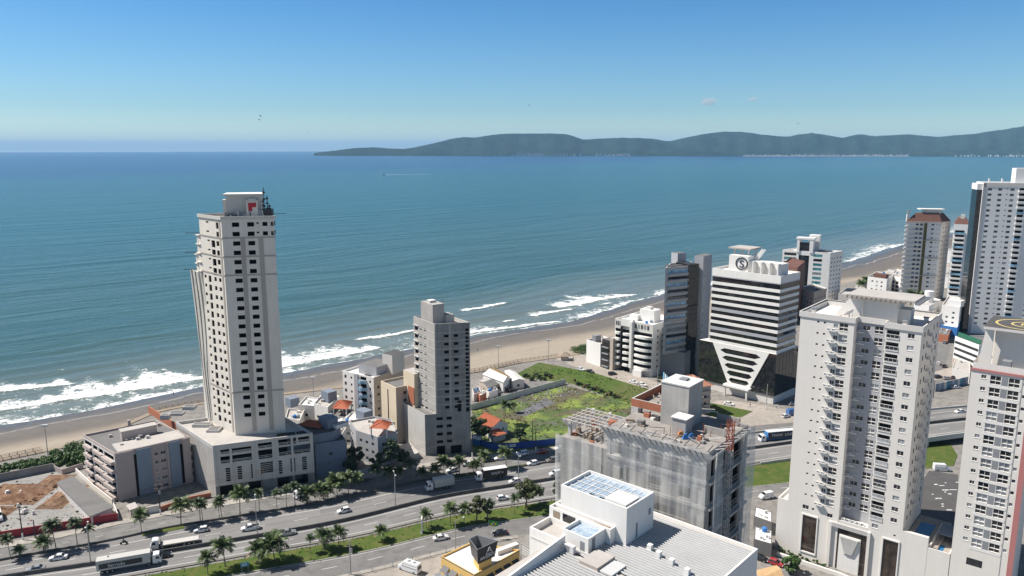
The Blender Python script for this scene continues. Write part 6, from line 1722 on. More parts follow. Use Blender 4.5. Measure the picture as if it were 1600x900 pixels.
# timber formwork: each stick of lumber
rs = random.Random(11)
def stick(u0, v0, z0, u1, v1, z1, w=.10, m='wood', name='timber_beam'):
    mb = MB(); a, c = q19(u0, v0), q19(u1, v1); mb.bar((a.x, a.y, z0), (c.x, c.y, z1), w, m); return mb.build(name, b.root)
for k in range(9): stick(-8.7+k*.85, .5, ZW+2.5+rs.uniform(-.2, .2), -8.7+k*.85+rs.uniform(-.4, .4), 7.6, ZW+2.6, .15, 'tan_shade')
for k in range(6): stick(-9.0, .8+k*1.35, ZW+2.72, -1.4, .8+k*1.35+rs.uniform(-.3, .3), ZW+2.75, .13, 'concrete_pale')
for k in range(18):
    u, v = rs.uniform(.5, 8), rs.uniform(11, 19); a = rs.uniform(0, 3.1); l = rs.uniform(2, 5)
    stick(u, v, ZN+.5+rs.uniform(0, 1.8), u+l*math.cos(a), v+l*.5*math.sin(a), ZN+.8+rs.uniform(0, 1.2), .14, rs.choice(['offwhite', 'wood', 'concrete_pale', 'dark_metal']))
for k in range(26):
    u, v = rs.uniform(.3, 14.5), rs.uniform(.4, 4.2) if k % 2 else rs.uniform(7.5, 13); a = rs.uniform(-.6, .6); l = rs.uniform(1, 2.6)
    if 5 < u < 11.6 and v > 2.6: u, v = rs.uniform(13.5, 15.6), rs.uniform(8, 13)
    stick(u, v, ZN+rs.uniform(.1, .5), u+l*math.cos(a), v+l*math.sin(a), ZN+rs.uniform(.1, .9), .11, rs.choice(['offwhite', 'wood', 'roof_grey', 'steel']))
for k in range(34):      # rebar stubs, props and small debris
    u, v = rs.uniform(.4, 15.8), rs.uniform(.5, 13.4)
    if 5 < u < 11.6 and v > 2.6: u = rs.choice([rs.uniform(.4, 4.6), rs.uniform(12, 15.8)])
    if k % 3 == 0: stick(u, v, ZN, u+.05, v, ZN+rs.uniform(.8, 1.9), .07, 'rust_red', 'rebar_stub')
    elif k % 3 == 1: stick(u, v, ZN+.06, u+rs.uniform(.6, 1.4), v+rs.uniform(-.5, .5), ZN+.1, .5, rs.choice(['wood', 'roof_dark', 'offwhite', 'tan_shade']), 'formwork_board')
    else: b.pb('debris_block', P0, P1, u, u+rs.uniform(.4, 1.1), v, v+rs.uniform(.4, .9), ZN, ZN+rs.uniform(.2, .9), rs.choice(['concrete_dark', 'brickred', 'wood', 'roof_dark']))
for k in range(14):
    u, v = rs.uniform(-8.5, -1.2), rs.uniform(.8, 8); b.pb('debris_block', P0, P1, u, u+rs.uniform(.4, 1.4), v, v+rs.uniform(.3, .8), ZW, ZW+rs.uniform(.2, 1.0), rs.choice(['concrete_dark', 'brickred', 'wood', 'roof_dark']))
for u0, u1, v in ((11.8, 15.6, 13.0), (12.6, 15.9, 6.8)): b.pb('low_wall', P0, P1, u0, u1, v, v+.2, ZN, ZN+1.1, 'concrete')
# sloping debris tray round the top edge with its brackets
tr = MB()
for k in range(1):
    a0, a1 = q19(-.4, -2.2), q19(L_+1.6, -2.2); c0, c1 = q19(0, -.12), q19(L_, -.12)
    tr.quad((a0.x, a0.y, ZN+.9), (a1.x, a1.y, ZN+.9), (c1.x, c1.y, ZN-2.0), (c0.x, c0.y, ZN-2.0), 'tray_sheet') if False else None
m, nt, bb = new_mat('debris_net'); MATS['debris_net'] = m
p = wpos(nt); n1 = noise(nt, scaled(nt, p, 1.1, 1.1, .06), 1.0, 4, .6); n2 = noise(nt, p, .35, 3); n3 = noise(nt, p, 7.0, 1)
nt.links.new(mixc(nt, mapr(nt, n1, .3, .7), (.50, .495, .48), (.66, .65, .63)), bb.inputs['Base Color']); bb.inputs['Roughness'].default_value = 1; bb.inputs['Specular IOR Level'].default_value = 0.05
al = math_(nt, 'ADD', mapr(nt, n1, .30, .70, .36, .56), mapr(nt, n2, .40, .7, -.05, .14)); sz_ = nt.nodes.new('ShaderNodeSeparateXYZ'); nt.links.new(p, sz_.inputs[0])
seam = mapr(nt, math_(nt, 'PINGPONG', sz_.outputs[2], 1.5), 0.0, .09, .28, 0.0)
nt.links.new(math_(nt, 'ADD', al, seam), bb.inputs['Alpha'])
def net(name, pts, z0, z1, out, ruf=.25, seed=0, flare=0.0, label=None):
    """hanging net along a plan polyline"""
    L = sum(math.dist(a, c) for a, c in zip(pts, pts[1:])); ncol = max(10, int(L/.45)); rows = []
    rs_ = random.Random(seed); ph = [rs_.uniform(0, 6) for _ in range(6)]
    for i in range(22):
        t = i/21; z = z1+(z0-z1)*t; r = []
        for j in range(ncol+1):
            s = L*j/ncol; acc = 0
            for a, c in zip(pts, pts[1:]):
                l = math.dist(a, c)
                if s <= acc+l+1e-6: break
                acc += l
            u = min(1, max(0, (s-acc)/l)); x, y = lerp(a, c, u); dx, dy = (c[0]-a[0])/l, (c[1]-a[1])/l
            f = ruf*(math.sin(s*2.3+ph[0]+t*1.2)*.5+math.sin(s*5.1+ph[1]-t*2)*.3+math.sin(t*9+s*.7+ph[2])*.35)
            o = out+f+flare*t
            r.append((x+dy*o, y-dx*o, z+(0.25*math.sin(s*1.7+ph[3]) if i == 0 else 0)))
        rows.append(r)
    o = sheet(name, MATS['debris_net'], rows); return tag(o, label, 'netting')
F = [tuple(q19(u, 0).xy) for u in (0, L_)]
net('debris_netting', [tuple(q19(0, 0).xy), tuple(q19(L_+.3, 0).xy)], 38, ZN+.7, 1.3, .22, 1, .05, 'white translucent debris netting over the front of the concrete building shell')
net('debris_netting', [tuple(q19(LEFT-.05, 0).xy), tuple(q19(-.1, 0).xy)], 38, ZW+.8, 1.4, .28, 2, 0, 'white translucent debris netting over the lower left wing of the concrete shell')
SD0, SD1 = b.edge(1)
net('debris_netting', [lerp(SD0, SD1, .62), lerp(SD0, SD1, .99)], 38, ZN+.4, 1.2, .35, 3, .02, 'grey debris netting hanging from the right rear corner of the concrete shell')
net('debris_netting', [lerp(SD0, SD1, -.07), lerp(SD0, SD1, .14)], 38, ZN+.2, 1.25, .35, 4, .10, 'white debris netting gathered at the front corner of the concrete shell')
m2, nt, bb = new_mat('tray_sheet'); MATS['tray_sheet'] = m2
n1 = noise(nt, wpos(nt), 1.2, 3); nt.links.new(mixc(nt, n1, (.50, .50, .50), (.74, .73, .72)), bb.inputs['Base Color']); bb.inputs['Alpha'].default_value = .86; bb.inputs['Roughness'].default_value = 1
a0, a1 = q19(-.5, -1.9), q19(L_+1.5, -1.9); c0, c1 = q19(0, -.15), q19(L_+.1, -.15)
tr = MB(); tr.quad((a0.x, a0.y, ZN+.5), (a1.x, a1.y, ZN+.5), (c1.x, c1.y, ZN-1.7), (c0.x, c0.y, ZN-1.7), 'tray_sheet'); tr.build('debris_tray', b.root)
for k in range(19):
    u = .2+k*(L_)/18.5; s1 = stick(u, -.1, ZN-1.6, u-.05, -2.15, ZN+.65, .07, 'dark_metal', 'tray_bracket')
    stick(u, .0, ZN+.05, u+.35, 1.0, ZN+.75, .09, 'dark_metal', 'tray_bracket') if k % 2 == 0 else None
# lattice hoist mast with red top, on the right face
hx_ = MB(); T = frame(SD0, SD1, 4.6, 0, -1.3)
z = 20.0
while z < ZN+3.0:
    mm = 'rust_red' if z > ZN-1.0 else 'steel'
    q = [T @ Vector((x, y, z)) for x, y in ((0, 0), (.8, 0), (.8, .8), (0, .8))]; r = [v+Vector((0, 0, .9)) for v in q]
    for i in range(4):
        hx_.bar(q[i], r[i], .10, mm); hx_.bar(q[i], q[(i+1) % 4], .07, mm); hx_.bar(q[i], r[(i+1) % 4], .06, mm)
    z += .9
hx_.build('hoist_mast', b.root)
for k in range(8):
    stick(L_+.2+rs.uniform(0, .6), 1+k*1.4, ZN+.2, L_+1.6, 1.2+k*1.4, ZN+.6, .1, 'offwhite')
for u, v, m_ in ((10.6, 3.0, 'orange'), (11.6, 2.6, 'tarp_blue'), (12.2, 3.2, 'tarp_blue')):
    mb = MB(); q = q19(u, v); mb.hexa([(q.x-.4, q.y-.4, ZN+.02), (q.x+.5, q.y-.3, ZN+.02), (q.x+.5, q.y+.5, ZN+.02), (q.x-.4, q.y+.4, ZN+.02), (q.x-.2, q.y-.2, ZN+.7), (q.x+.25, q.y-.1, ZN+.9), (q.x+.2, q.y+.2, ZN+.8), (q.x-.2, q.y+.2, ZN+.6)], m_)
    tag(mb.build('tarpaulin'), {'orange': 'orange tarpaulin heap on the roof of the concrete shell', 'tarp_blue': 'crumpled blue tarpaulin on the roof of the concrete shell'}[m_], 'tarpaulin', None if m_ == 'orange' else 'blue tarpaulins on the building site roof')
mb = MB(); a, c = q19(-1.6, 20.5), q19(1.4, 19.0)
for k in range(7): mb.quad((*lerp(a, c, k/7)[:2], ZN+1.2), (*lerp(a, c, (k+.72)/7)[:2], ZN+1.2), (*lerp(a, c, (k+.72)/7)[:2], ZN+3.6-k*.18), (*lerp(a, c, k/7)[:2], ZN+3.6-k*.18), 'sign_cyan' if k % 2 == 0 else 'offwhite')
mb.build('striped_banner', b.root)
b.done()

# ================================================================ white rendered building with corrugated roof in the foreground
O = (6.9, 101.3); PX = along(O, -42, 30)
def q20(p, q, z=None):
    T = frame(O, PX, p, 0, q).translation
    return (T.x, T.y) if z is None else (T.x, T.y, z)
b = Bld('white_rooftop_building', 'white rendered building with long corrugated metal roof and stepped stair blocks on top', [q20(5.3, -24), q20(24.4, -24), q20(24.4, 10.8), q20(5.3, 10.8)])
ZM = 55.0
for i in range(4): b.wall(i, 0, ZM+.35, 'white')
b.top(ZM+.35, 'white', 'roof_pale', .25, .3)
# corrugated sheets: two runs, ribs as geometry
for nm, p0, p1, qa, qb in (('corrugated_roof', 5.7, 24.0, -23.6, -6.2), ('corrugated_roof', 5.7, 24.0, -6.0, 10.4)):
    mb = MB(); n = int((qb-qa)/.55)
    for k in range(n):
        q = qa+k*.55
        for (y0, z0), (y1, z1) in (((0, .10), (.22, .10)), ((.22, .10), (.27, .32)), ((.27, .32), (.40, .32)), ((.40, .32), (.55, .10))):
            mb.quad(q20(p0, q+y0, ZM+z0), q20(p1, q+y0, ZM+z0), q20(p1, q+y1, ZM+z1), q20(p0, q+y1, ZM+z1), 'sheet_metal')
    if 'sheet_metal' not in MATS: paint('sheet_metal', (.56, .56, .555), .14, rough=.5, spec=.4, streak=0, fine=.07, patch=.3)
    mb.build(nm, b.root)
def blkq(name, p0, p1, qa, qb, z0, z1, m='white', top='roof_pale', par=.0, t=.25):
    P = [q20(p0, qa), q20(p1, qa), q20(p1, qb), q20(p0, qb)]; mb = MB()
    for i in range(4): facade(mb, P[i], P[(i+1) % 4], z0, z1, m)
    if par: parapet(mb, mb, P, z1, par, t, m, top)
    else: mb.poly([(x, y, z1) for x, y in P], top)
    mb.build(name, b.root); return P
tall = blkq('stair_block', 0, 11, 0, 6.7, 0, 60.5, 'white', 'pvc_roof', .45, .22) if 'pvc_roof' in MATS else None
m, nt, bb = new_mat('pvc_roof'); MATS['pvc_roof'] = m
p = wpos(nt); n1, n2 = noise(nt, p, .9, 4, .65), noise(nt, p, 3.0, 3, .7)
nt.links.new(mixc(nt, mapr(nt, n2, .5, .7, 0, .7), mixc(nt, mapr(nt, n1, .35, .65), (.20, .30, .42), (.42, .50, .58)), (.62, .66, .70)), bb.inputs['Base Color']); bb.inputs['Roughness'].default_value = .35
tall = blkq('stair_block', 0, 11, 0, 6.7, 0, 60.5, 'white', 'pvc_roof', .45, .22)
for k in range(10):
    mb = MB(); Bld.bx(None, mb, O, PX, .9+k*1.05, .98+k*1.05, .25, 6.4, 60.06, 60.13, 'roof_white'); mb.build('roof_batten', b.root)
for q in (1.6, 3.2, 4.8):
    mb = MB(); Bld.bx(None, mb, O, PX, .25, 10.7, q, q+.09, 60.131, 60.19, 'roof_white'); mb.build('roof_batten', b.root)
mb = MB(); Bld.bx(None, mb, O, PX, 7.2, 10.6, .35, 3.6, 60.2, 60.75, 'roof_white'); mb.build('water_tank_cover', b.root)
for p_ in (4.3, 6.0):
    mb = MB(); Bld.bx(None, mb, O, PX, p_, p_+.8, .45, 1.0, 60.2, 60.24, 'black'); mb.build('painted_hole', b.root)  # thin black plate: the darkness of an opening is put into its colour
ter = blkq('terrace_block', -1.1, 9.3, -1.2, -.004, 0, 57.4, 'white', 'roof_pale', .5, .2)
ter2 = blkq('terrace_block', -1.1, -.004, 0, 2.0, 0, 57.4, 'white', 'roof_pale', .5, .2)
low = blkq('terrace_block', -1.0, 4.19, -5.6, -1.21, 0, 55.9, 'white', 'roof_pale', .9, .25)
box = blkq('stair_box', 4.2, 8.5, -5.0, -1.21, 0, 57.3, 'white', 'pvc_roof', .5, .2)
def wq(P, i, u0, u1, z0, z1, m, o=-.03, name='door'):
    mb = MB(); Bld.bx(None, mb, P[i], P[(i+1) % 4], u0, u1, o, -.003, z0, z1, m); return mb.build(name, b.root)
wq(ter, 0, .7, 1.9, 54.9, 57.0, 'wood'); wq(ter, 0, 2.4, 4.6, 55.8, 57.1, 'glass_black', name='window')
wq(box, 1, .8, 1.5, 55.2, 57.0, 'mid_grey') ; wq(box, 0, 3.0, 3.7, 54.8, 56.6, 'mid_grey')
wq(tall, 1, 5.4, 5.95, 57.6, 58.5, 'mid_grey', name='window'); wq(tall, 1, 2.3, 2.7, 55.4, 57.6, 'mid_grey')
wq(low, 3, .6, 4.2, 54.5, 54.75, 'offwhite', -.06, 'string_course'); wq(low, 0, .2, 5, 54.5, 54.75, 'offwhite', -.06, 'string_course')
for k in range(3):
    mb = MB(); a, c = q20(5.2+k*.3, -.9+.2*k, 57.0), q20(8.6, -.5+.15*k, 57.1); mb.bar(a, c, .12, 'wood'); tag(mb.build('timber_plank'), 'loose timber plank lying on the white terrace beside the stair block', 'plank', 'planks on the white terrace')
for p_, q_ in ((13.6, 1.0), (15.4, .2), (17.6, -.3), (20.2, -1.0)):
    mb = MB(); Bld.bx(None, mb, O, PX, p_, p_+.6, q_, q_+.6, ZM+.1, ZM+1.0, 'white'); mb.build('vent_stack', b.root)
mb = MB(); Bld.bx(None, mb, O, PX, 9.2, 12.0, -7.8, -4.0, ZM+.1, ZM+.8, 'tan_shade', 'roof_pale'); mb.build('skylight_upstand', b.root)
mb = MB(); Bld.bx(None, mb, O, PX, 12.01, 14.0, -7.6, -4.4, ZM+.26, ZM+.5, 'offwhite', 'sheet_metal'); mb.build('roof_hatch', b.root)
mb = MB(); ac_unit(mb, frame(O, PX, 5.6, ZM+.25, -6.5), 1.6, 1.0, .6); mb.build('air_conditioner', b.root)
mb = MB(); P = [q20(p_, q_) for p_, q_ in ((5.0, -24), (5.295, -24), (5.295, -5.7), (5.0, -5.7))]
z_a, z_b = 55.2, 57.0
mb.hexa([(*P[0], 50), (*P[1], 50), (*P[2], 50), (*P[3], 50), (*P[0], z_a), (*P[1], z_a), (*P[2], z_b), (*P[3], z_b)], 'white'); mb.build('raking_parapet', b.root)
mb = MB(); Bld.bx(None, mb, O, PX, 1.2, 4.99, -24, -5.61, 0, 53.6, 'offwhite', 'roof_pale'); mb.build('side_annex', b.root)
b.done()

# ================================================================ yellow restaurant with dark sign box
z = 6.0
P = ccw([G(x, y, z) for x, y in ((689, 871), (741, 900), (812, 861), (738, 848))])
b = Bld('restaurant', 'mustard yellow restaurant with white flat roof and a dark sign box on top', P)
b.walls(0, z, 'yellow_paint'); b.top(z+.35, 'yellow_paint', 'roof_white', .5, .25)
for i in range(4):
    facade(b.w, *b.edge(i), z, z+.35, 'roof_grey'); p0, p1 = b.edge(i)
    if facing(p0, p1) and unit(p0, p1)[1] > 8:
        l_ = unit(p0, p1)[1]
        for k in range(int(l_/3)):
            mb = MB(); T = frame(p0, p1, 1+k*3, 3.2)
            A_ = [T @ Vector((x, y, z_)) for x, y, z_ in ((0, -.01, 1.2), (2.2, -.01, 1.2), (2.2, -1.3, .2), (0, -1.3, .2))]; mb.quad(*A_, 'dark_metal'); mb.quad(*[q+Vector((0, 0, -.06)) for q in A_[::-1]], 'dark_metal'); mb.build('awning', b.root)
            b.pb('window', p0, p1, 1.1+k*3, 3.0+k*3, -.04, -.003, .9, 3.2, 'glass_dark')
sb = [G(x, y, 12.5) for x, y in ((733, 841.5), (745.5, 859), (778, 844.5), (745.5, 835.5))]
bt_ = inset(ccw(sb), .45); tp_ = ccw(sb)
mb = MB(); mb.prism(inset(tp_, .9), z-.3, 8.6, 'yellow_paint'); mb.build('sign_plinth', b.root)
mb = MB()
i0 = min(range(4), key=lambda i: math.dist(tp_[i], sb[1]))
for i in range(4):
    j = (i+1) % 4; a, c, a2, c2 = bt_[i], bt_[j], tp_[i], tp_[j]
    mb.quad((*a, 8.3), (*c, 8.3), (*c2, 12.5), (*a2, 12.5), 'dark_metal'); ai, ci = inset(tp_, .15)[i], inset(tp_, .15)[j]
    mb.quad((*ai, 12.5), (*ci, 12.5), (*inset(bt_, .15)[j], 8.4), (*inset(bt_, .15)[i], 8.4), 'steel'); mb.quad((*a2, 12.5), (*c2, 12.5), (*ci, 12.5), (*ai, 12.5), 'steel')
mb.poly([(x, y, 8.6) for x, y in bt_], 'wood'); mb.build('sign_box', b.root)
for k in range(4):
    mb = MB(); mb.bar((*lerp(bt_[0], bt_[3], .2+.2*k), 9.2), (*lerp(bt_[1], bt_[2], .2+.2*k), 9.2), .25, 'wood'); mb.build('sign_strut', b.root)
j0 = (i0+1) % 4
for (ia, ib) in ((i0, (i0+1) % 4),):
    a, c = lerp(bt_[ia], tp_[ia], .5), lerp(bt_[ib], tp_[ib], .5); ll = unit(a, c)[1]
    tx = text_part('sign_lettering', 'ARGENTA', b.root, a, c, ll/2, 9.4, ll*.19, 'lamp_white', v=-.42, ext=.02, align='CENTER')
    T = frame(a, c, ll/2, 10.6, -.62); mb = MB()
    for s0, s1 in (((-1.0, 0), (0, 1.7)), ((0, 1.7), (1.0, 0)), ((1.0, 0), (-1.0, 0)), ((-.4, .7), (.5, .8))):
        mb.bar(T @ Vector((s0[0], -.1-.15*s0[1], s0[1])), T @ Vector((s1[0], -.1-.15*s1[1], s1[1])), .09, 'lamp_white')
    mb.build('sign_emblem', b.root)
mb = MB(); P2 = [G(x, y, 7.0) for x, y in ((778, 862), (811, 850), (806, 846), (776, 857))]; mb.prism(ccw(P2), z-.1, 7.0, 'offwhite'); mb.build('roof_wall', b.root)
b.done()
t = thing('stair_landing', 'white metal stair landing at the side of the yellow restaurant', 'staircase', (*G(697, 905), 0))
mb = MB(); p0, p1 = G(688, 893, 1.5), G(706, 905, 1.5); mb.prism(box_poly(p0, p1, -2.2, 0), 0, 1.5, 'offwhite', 'steel'); mb.build('landing', t)
for k in range(4):
    q = lerp(p0, p1, k/3); mb = MB(); mb.box(q[0]-.04, q[1]-.04, 1.5, q[0]+.04, q[1]+.04, 2.6, 'lamp_white'); mb.build('rail_post', t)
mb = MB(); mb.bar((*p0, 2.6), (*p1, 2.6), .07, 'lamp_white'); mb.build('hand_rail', t)
x0, x1 = G(810, 872), G(836, 886)
mb = MB(); t = thing('menu_board', 'white board of dark lettering on posts by the restaurant entrance', 'sign', (*x0, 0))
a, c = G(814, 858, 4), G(829, 868, 4); mb.bar((*a, 4.2), (*c, 4.2), .15, 'pole', 3.2); mb.build('board', t)
for k in range(4):
    e0, e1 = lerp(a, c, .12), lerp(a, c, .88); mb = MB(); mb.bar((e0[0], e0[1]-.12, 5.2-k*.65), (e1[0], e1[1]-.12, 5.2-k*.65), .05, 'lamp_white', .32); mb.build('lettering_bar', t)
for q in (a, c): mb = MB(); mb.box(q[0]-.1, q[1]-.1, 0, q[0]+.1, q[1]+.1, 2.6, 'pole'); mb.build('post', t)
mb = MB(); t = thing('brazil_flag', 'green flag with yellow lozenge and blue disc on a pole by the service road', 'flag', (*G(764, 842), 0)); x, y = G(764, 842)
mb.tube([(x, y, 0), (x, y, 5.6)], .05, 6, 'pole'); mb.build('pole', t)
rows = []
for i in range(5): rows.append([(x+.05+j*.42, y+.18*math.sin(j*1.1+i*.3), 5.5-i*.38-j*.05) for j in range(7)])
fo = sheet('flag_cloth', MATS['flag_green'], rows); fo.parent = t; fo.matrix_parent_inverse = Matrix.Translation(-Vector(t.location))
mb = MB(); cx, cz = x+1.3, 4.62; mb.poly([(cx-1.0, y-.25, cz), (cx, y-.22, cz-.55), (cx+1.0, y-.25, cz), (cx, y-.22, cz+.55)], 'flag_yellow'); mb.build('lozenge', t)
mb = MB(); mb.poly([(cx+.33*math.cos(a), y-.28, cz+.33*math.sin(a)) for a in np.linspace(0, 6.0, 12)], 'sign_blue'); mb.build('disc', t)

# ================================================================ towers and blocks further right
z = 37.6
C, L, Rr = (215.4, 515.3), (188.8, 531.9), (228, 525.2)
b = Bld('seaside_tower', 'white apartment tower with dark central panel and teal balconies by the far beach', [L, C, Rr, (L[0]+Rr[0]-C[0], L[1]+Rr[1]-C[1])]); L_ = unit(L, C)[1]
fw = [(L_*.35, 6, L_*.57, z-3, 'shaft', 'glass_dark', 'dark_panel')]
for k in range(11):
    zz = 3+3.1*k; fw.append((L_*.66, zz, L_*.84, zz+1.9, 'flush', 'glass_teal' if k % 3 else 'glass_dark', 'balcony_glass')); fw.append((L_*.04, zz, L_*.30, zz+1.9, 'flush', 'glass_teal' if k % 2 else 'glass_dark', 'balcony_glass'))
b.wall(0, 0, z, 'white_far', fw); b.wall(1, 0, z, 'white_far', auto_wins(*b.edge(1), 0, z, sp=3.6)); b.wall(2, 0, z, 'white_far'); b.wall(3, 0, z, 'white_far'); b.top(z, 'white_far', 'roof_white', .9)
gb = MB(); b.bx(gb, L, C, L_*.36, L_*.56, .3, .5, 6, z+6, 'glass_black'); gb.build('dark_glass', b.root)
pf = MB(); b.bx(pf, L, C, L_*.30, L_*.355, -.6, 6, z-1, z+8, 'white_far'); b.bx(pf, L, C, L_*.565, L_*.64, -.6, 6, z-1, z+8, 'white_far'); b.bx(pf, L, C, L_*.28, L_*.66, -.8, 6.2, z+8, z+9.2, 'white_far', 'roof_white'); pf.build('roof_portal', b.root)
b.pb('tank_house', L, C, L_*.5, L_*.72, 7, 13, z-.9, z+10.5, 'white_far', 'roof_white'); b.pb('solar_panel', L, C, L_*.72, L_*.9, 4, 8, z-.8, z+.4, 'roof_dark')
b.done()
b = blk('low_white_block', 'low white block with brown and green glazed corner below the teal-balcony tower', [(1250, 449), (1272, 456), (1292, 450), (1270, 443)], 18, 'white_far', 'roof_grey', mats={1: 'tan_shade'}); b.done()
b = blk('brown_roof_house', 'dark brown roofed annex behind the striped office roof', [(1222, 412), (1246, 418), (1258, 408), (1236, 402)], 36, 'tile_brown', 'tile_brown', wins=False); b.done()
# tall white tower at the right edge
z = 88.0
C = (268.6, 441.0); Rx = along(C, -18, 20); d_, _ = unit(C, Rx); Rr = (C[0]+d_.x*46, C[1]+d_.y*46); n_ = (-d_.y, d_.x)
b = Bld('white_highrise', 'tallest white high-rise at the right edge with black glazed side strip', [C, Rr, (Rr[0]+n_[0]*16, Rr[1]+n_[1]*16), (C[0]+n_[0]*16, C[1]+n_[1]*16)])
KU = 1.16
fw = rows_of(z-3.0, 3.0, 27, [(c_[0]*KU, c_[0]*KU+(c_[1]-c_[0])*1.2, c_[2], c_[3]*1.1)+c_[4:] for c_ in [(2.3, 3.9, .2, 1.2, 'flush', 'glass_far', 'window'), (6.6, 8.2, .2, 1.2, 'flush', 'glass_far', 'window'), (10.2, 10.8, .3, .5, 'flush', 'glass_dark', 'vent'), (11.8, 13.4, .2, 1.2, 'flush', 'glass_far', 'window'), (15.6, 18.2, -.1, 2.2, 'open', 'glass_dark', 'balcony_opening'), (23.2, 23.8, .3, .6, 'flush', 'glass_dark', 'vent'), (24.6, 25.2, .3, .6, 'flush', 'glass_dark', 'vent'), (27.5, 29.5, .1, 1.6, 'flush', 'glass_far', 'wide_window')]])
b.wall(0, 0, z, 'white_far', fw); b.wall(1, 0, z, 'white_far'); b.wall(2, 0, z, 'white_far'); b.wall(3, 0, z, 'white_far')
for k in range(27): b.pb('balcony', *b.edge(0), 17.7, 21.6, -.9, -.003, z-3.0-3.0*k-2.3, z-3.0-3*k-1.3, 'glass_cyan' if k % 5 == 4 else 'white_far')
b.pb('edge_strip', *b.edge(0), 0, 1.6, -.15, -.003, 0, z-.5, 'grey_wall'); b.pb('top_band', *b.edge(0), 0, 46, -.15, -.003, z-2.4, z-.2, 'offwhite')
b.top(z, 'white_far', 'roof_white', 1)
gs_ = [(C[0]-d_.x*a+n_[0]*e, C[1]-d_.y*a+n_[1]*e) for a, e in ((.01, 1), (.01, 13), (2.6, 13), (2.6, 1))]
mb = MB(); mb.prism(ccw(gs_), 0, z-4.2, 'glass_black', 'roof_grey'); mb.build('black_glazing', b.root)
mb = MB(); mb.prism(inset(ccw(gs_), -.2), z-4.2, z-.8, 'white_far', 'roof_white', True); mb.build('white_cap', b.root)
b.pb('penthouse', *b.edge(0), 16.5, 40, 4, 12, z-1, z+8, 'white_far', 'roof_white')
for u in (3.0, 9.5): b.pb('chimney', *b.edge(0), u, u+.8, 3, 3.8, z-1, z+2.2, 'white_far')
b.done()
# pair of towers with brown mansard roofs
z = 56.2
C, L, Rr = (301.5, 538.2), (279, 543.2), (313.4, 548)
b = Bld('mansard_tower', 'cream apartment tower with brown mansard roof and stacked balcony bands', [L, C, Rr, (L[0]+Rr[0]-C[0], L[1]+Rr[1]-C[1])]); L_ = unit(L, C)[1]
fw = []
for k in range(17):
    zz = 2.5+3.15*k; fw += [(L_*.28, zz+.8, L_*.36, zz+2, 'flush', 'glass_dark', 'window'), (L_*.40, zz+.2, L_*.48, zz+2, 'flush', 'glass_far', 'window'), (L_*.72, zz+.8, L_*.80, zz+1.9, 'flush', 'glass_far', 'window'), (L_*.86, zz+1, L_*.885, zz+1.5, 'flush', 'glass_dark', 'vent'), (L_*.93, zz+1, L_*.955, zz+1.5, 'flush', 'glass_dark', 'vent')]
b.wall(0, 0, z, 'white_far', fw); b.wall(1, 0, z, 'offwhite', auto_wins(*b.edge(1), 0, z, fl=3.15, sp=4)); b.wall(2, 0, z, 'white_far'); b.wall(3, 0, z, 'white_far')
for k in range(17): b.pb('balcony', L, C, -.6, L_*.5, -1.4, -.003, 2.2+3.15*k, 3.0+3.15*k, 'offwhite')
b.pb('olive_strip', L, C, L_*.52, L_*.60, -.25, -.003, 4, z-1, 'olive_glass')
for k in range(4): b.pb('ledge_beam', L, C, -.4, L_+.4, -1.0, -.004, z-12.6*k-.5, z-12.6*k-.05, 'concrete')
mm = MB(); I = inset(b.poly, 3.2)
for i in range(4): mm.quad((*b.poly[i], z), (*b.poly[(i+1) % 4], z), (*I[(i+1) % 4], z+6), (*I[i], z+6), 'tile_brown')
mm.poly([(*q, z+6) for q in I], 'roof_grey'); mm.build('mansard_roof', b.root)
b.pb('tank_house', L, C, L_*.55, L_*1.0, 4, 10, z+.5, z+8.2, 'offwhite'); b.pb('roof_slab', L, C, L_*.40, L_*1.1, 2.5, 11, z+8.2, z+8.8, 'roof_white')
x, y = L; dish('satellite_dish', x+2.5, y+2, z+4, 2.0, parent=b.root); b.pb('chimney', L, C, .5, 2.0, 1, 3, z, z+5, 'offwhite')
b.done()
z = 55.6
C, L = (313.9, 526.1), (305.9, 530.6)
b = Bld('mansard_tower', 'narrow white tower with brown mansard roof and deep balconies beside the black glazed strip', box_poly(L, C, 0, 16)); L_ = unit(L, C)[1]
b.wall(0, 0, z, 'white_far', [(1.0, 2+3.15*k, L_*.72, 4.2+3.15*k, 'shaft', 'glass_dark', 'balcony_recess') for k in range(16)])
for i in (1, 2, 3): b.wall(i, 0, z, 'white_far')
for k in range(16): b.pb('balcony', L, C, .4, L_*.78, -1.6, -.003, 1.6+3.15*k, 2.7+3.15*k, 'white_far' if k % 3 else 'glass_cyan')
mm = MB(); I = inset(b.poly, 2.4)
for i in range(4): mm.quad((*b.poly[i], z), (*b.poly[(i+1) % 4], z), (*I[(i+1) % 4], z+4.5), (*I[i], z+4.5), 'tile_brown')
mm.poly([(*q, z+4.5) for q in I], 'roof_grey'); mm.build('mansard_roof', b.root)
b.pb('chimney', L, C, 3.5, 6, 2, 4, z, z+6.5, 'offwhite'); b.done()
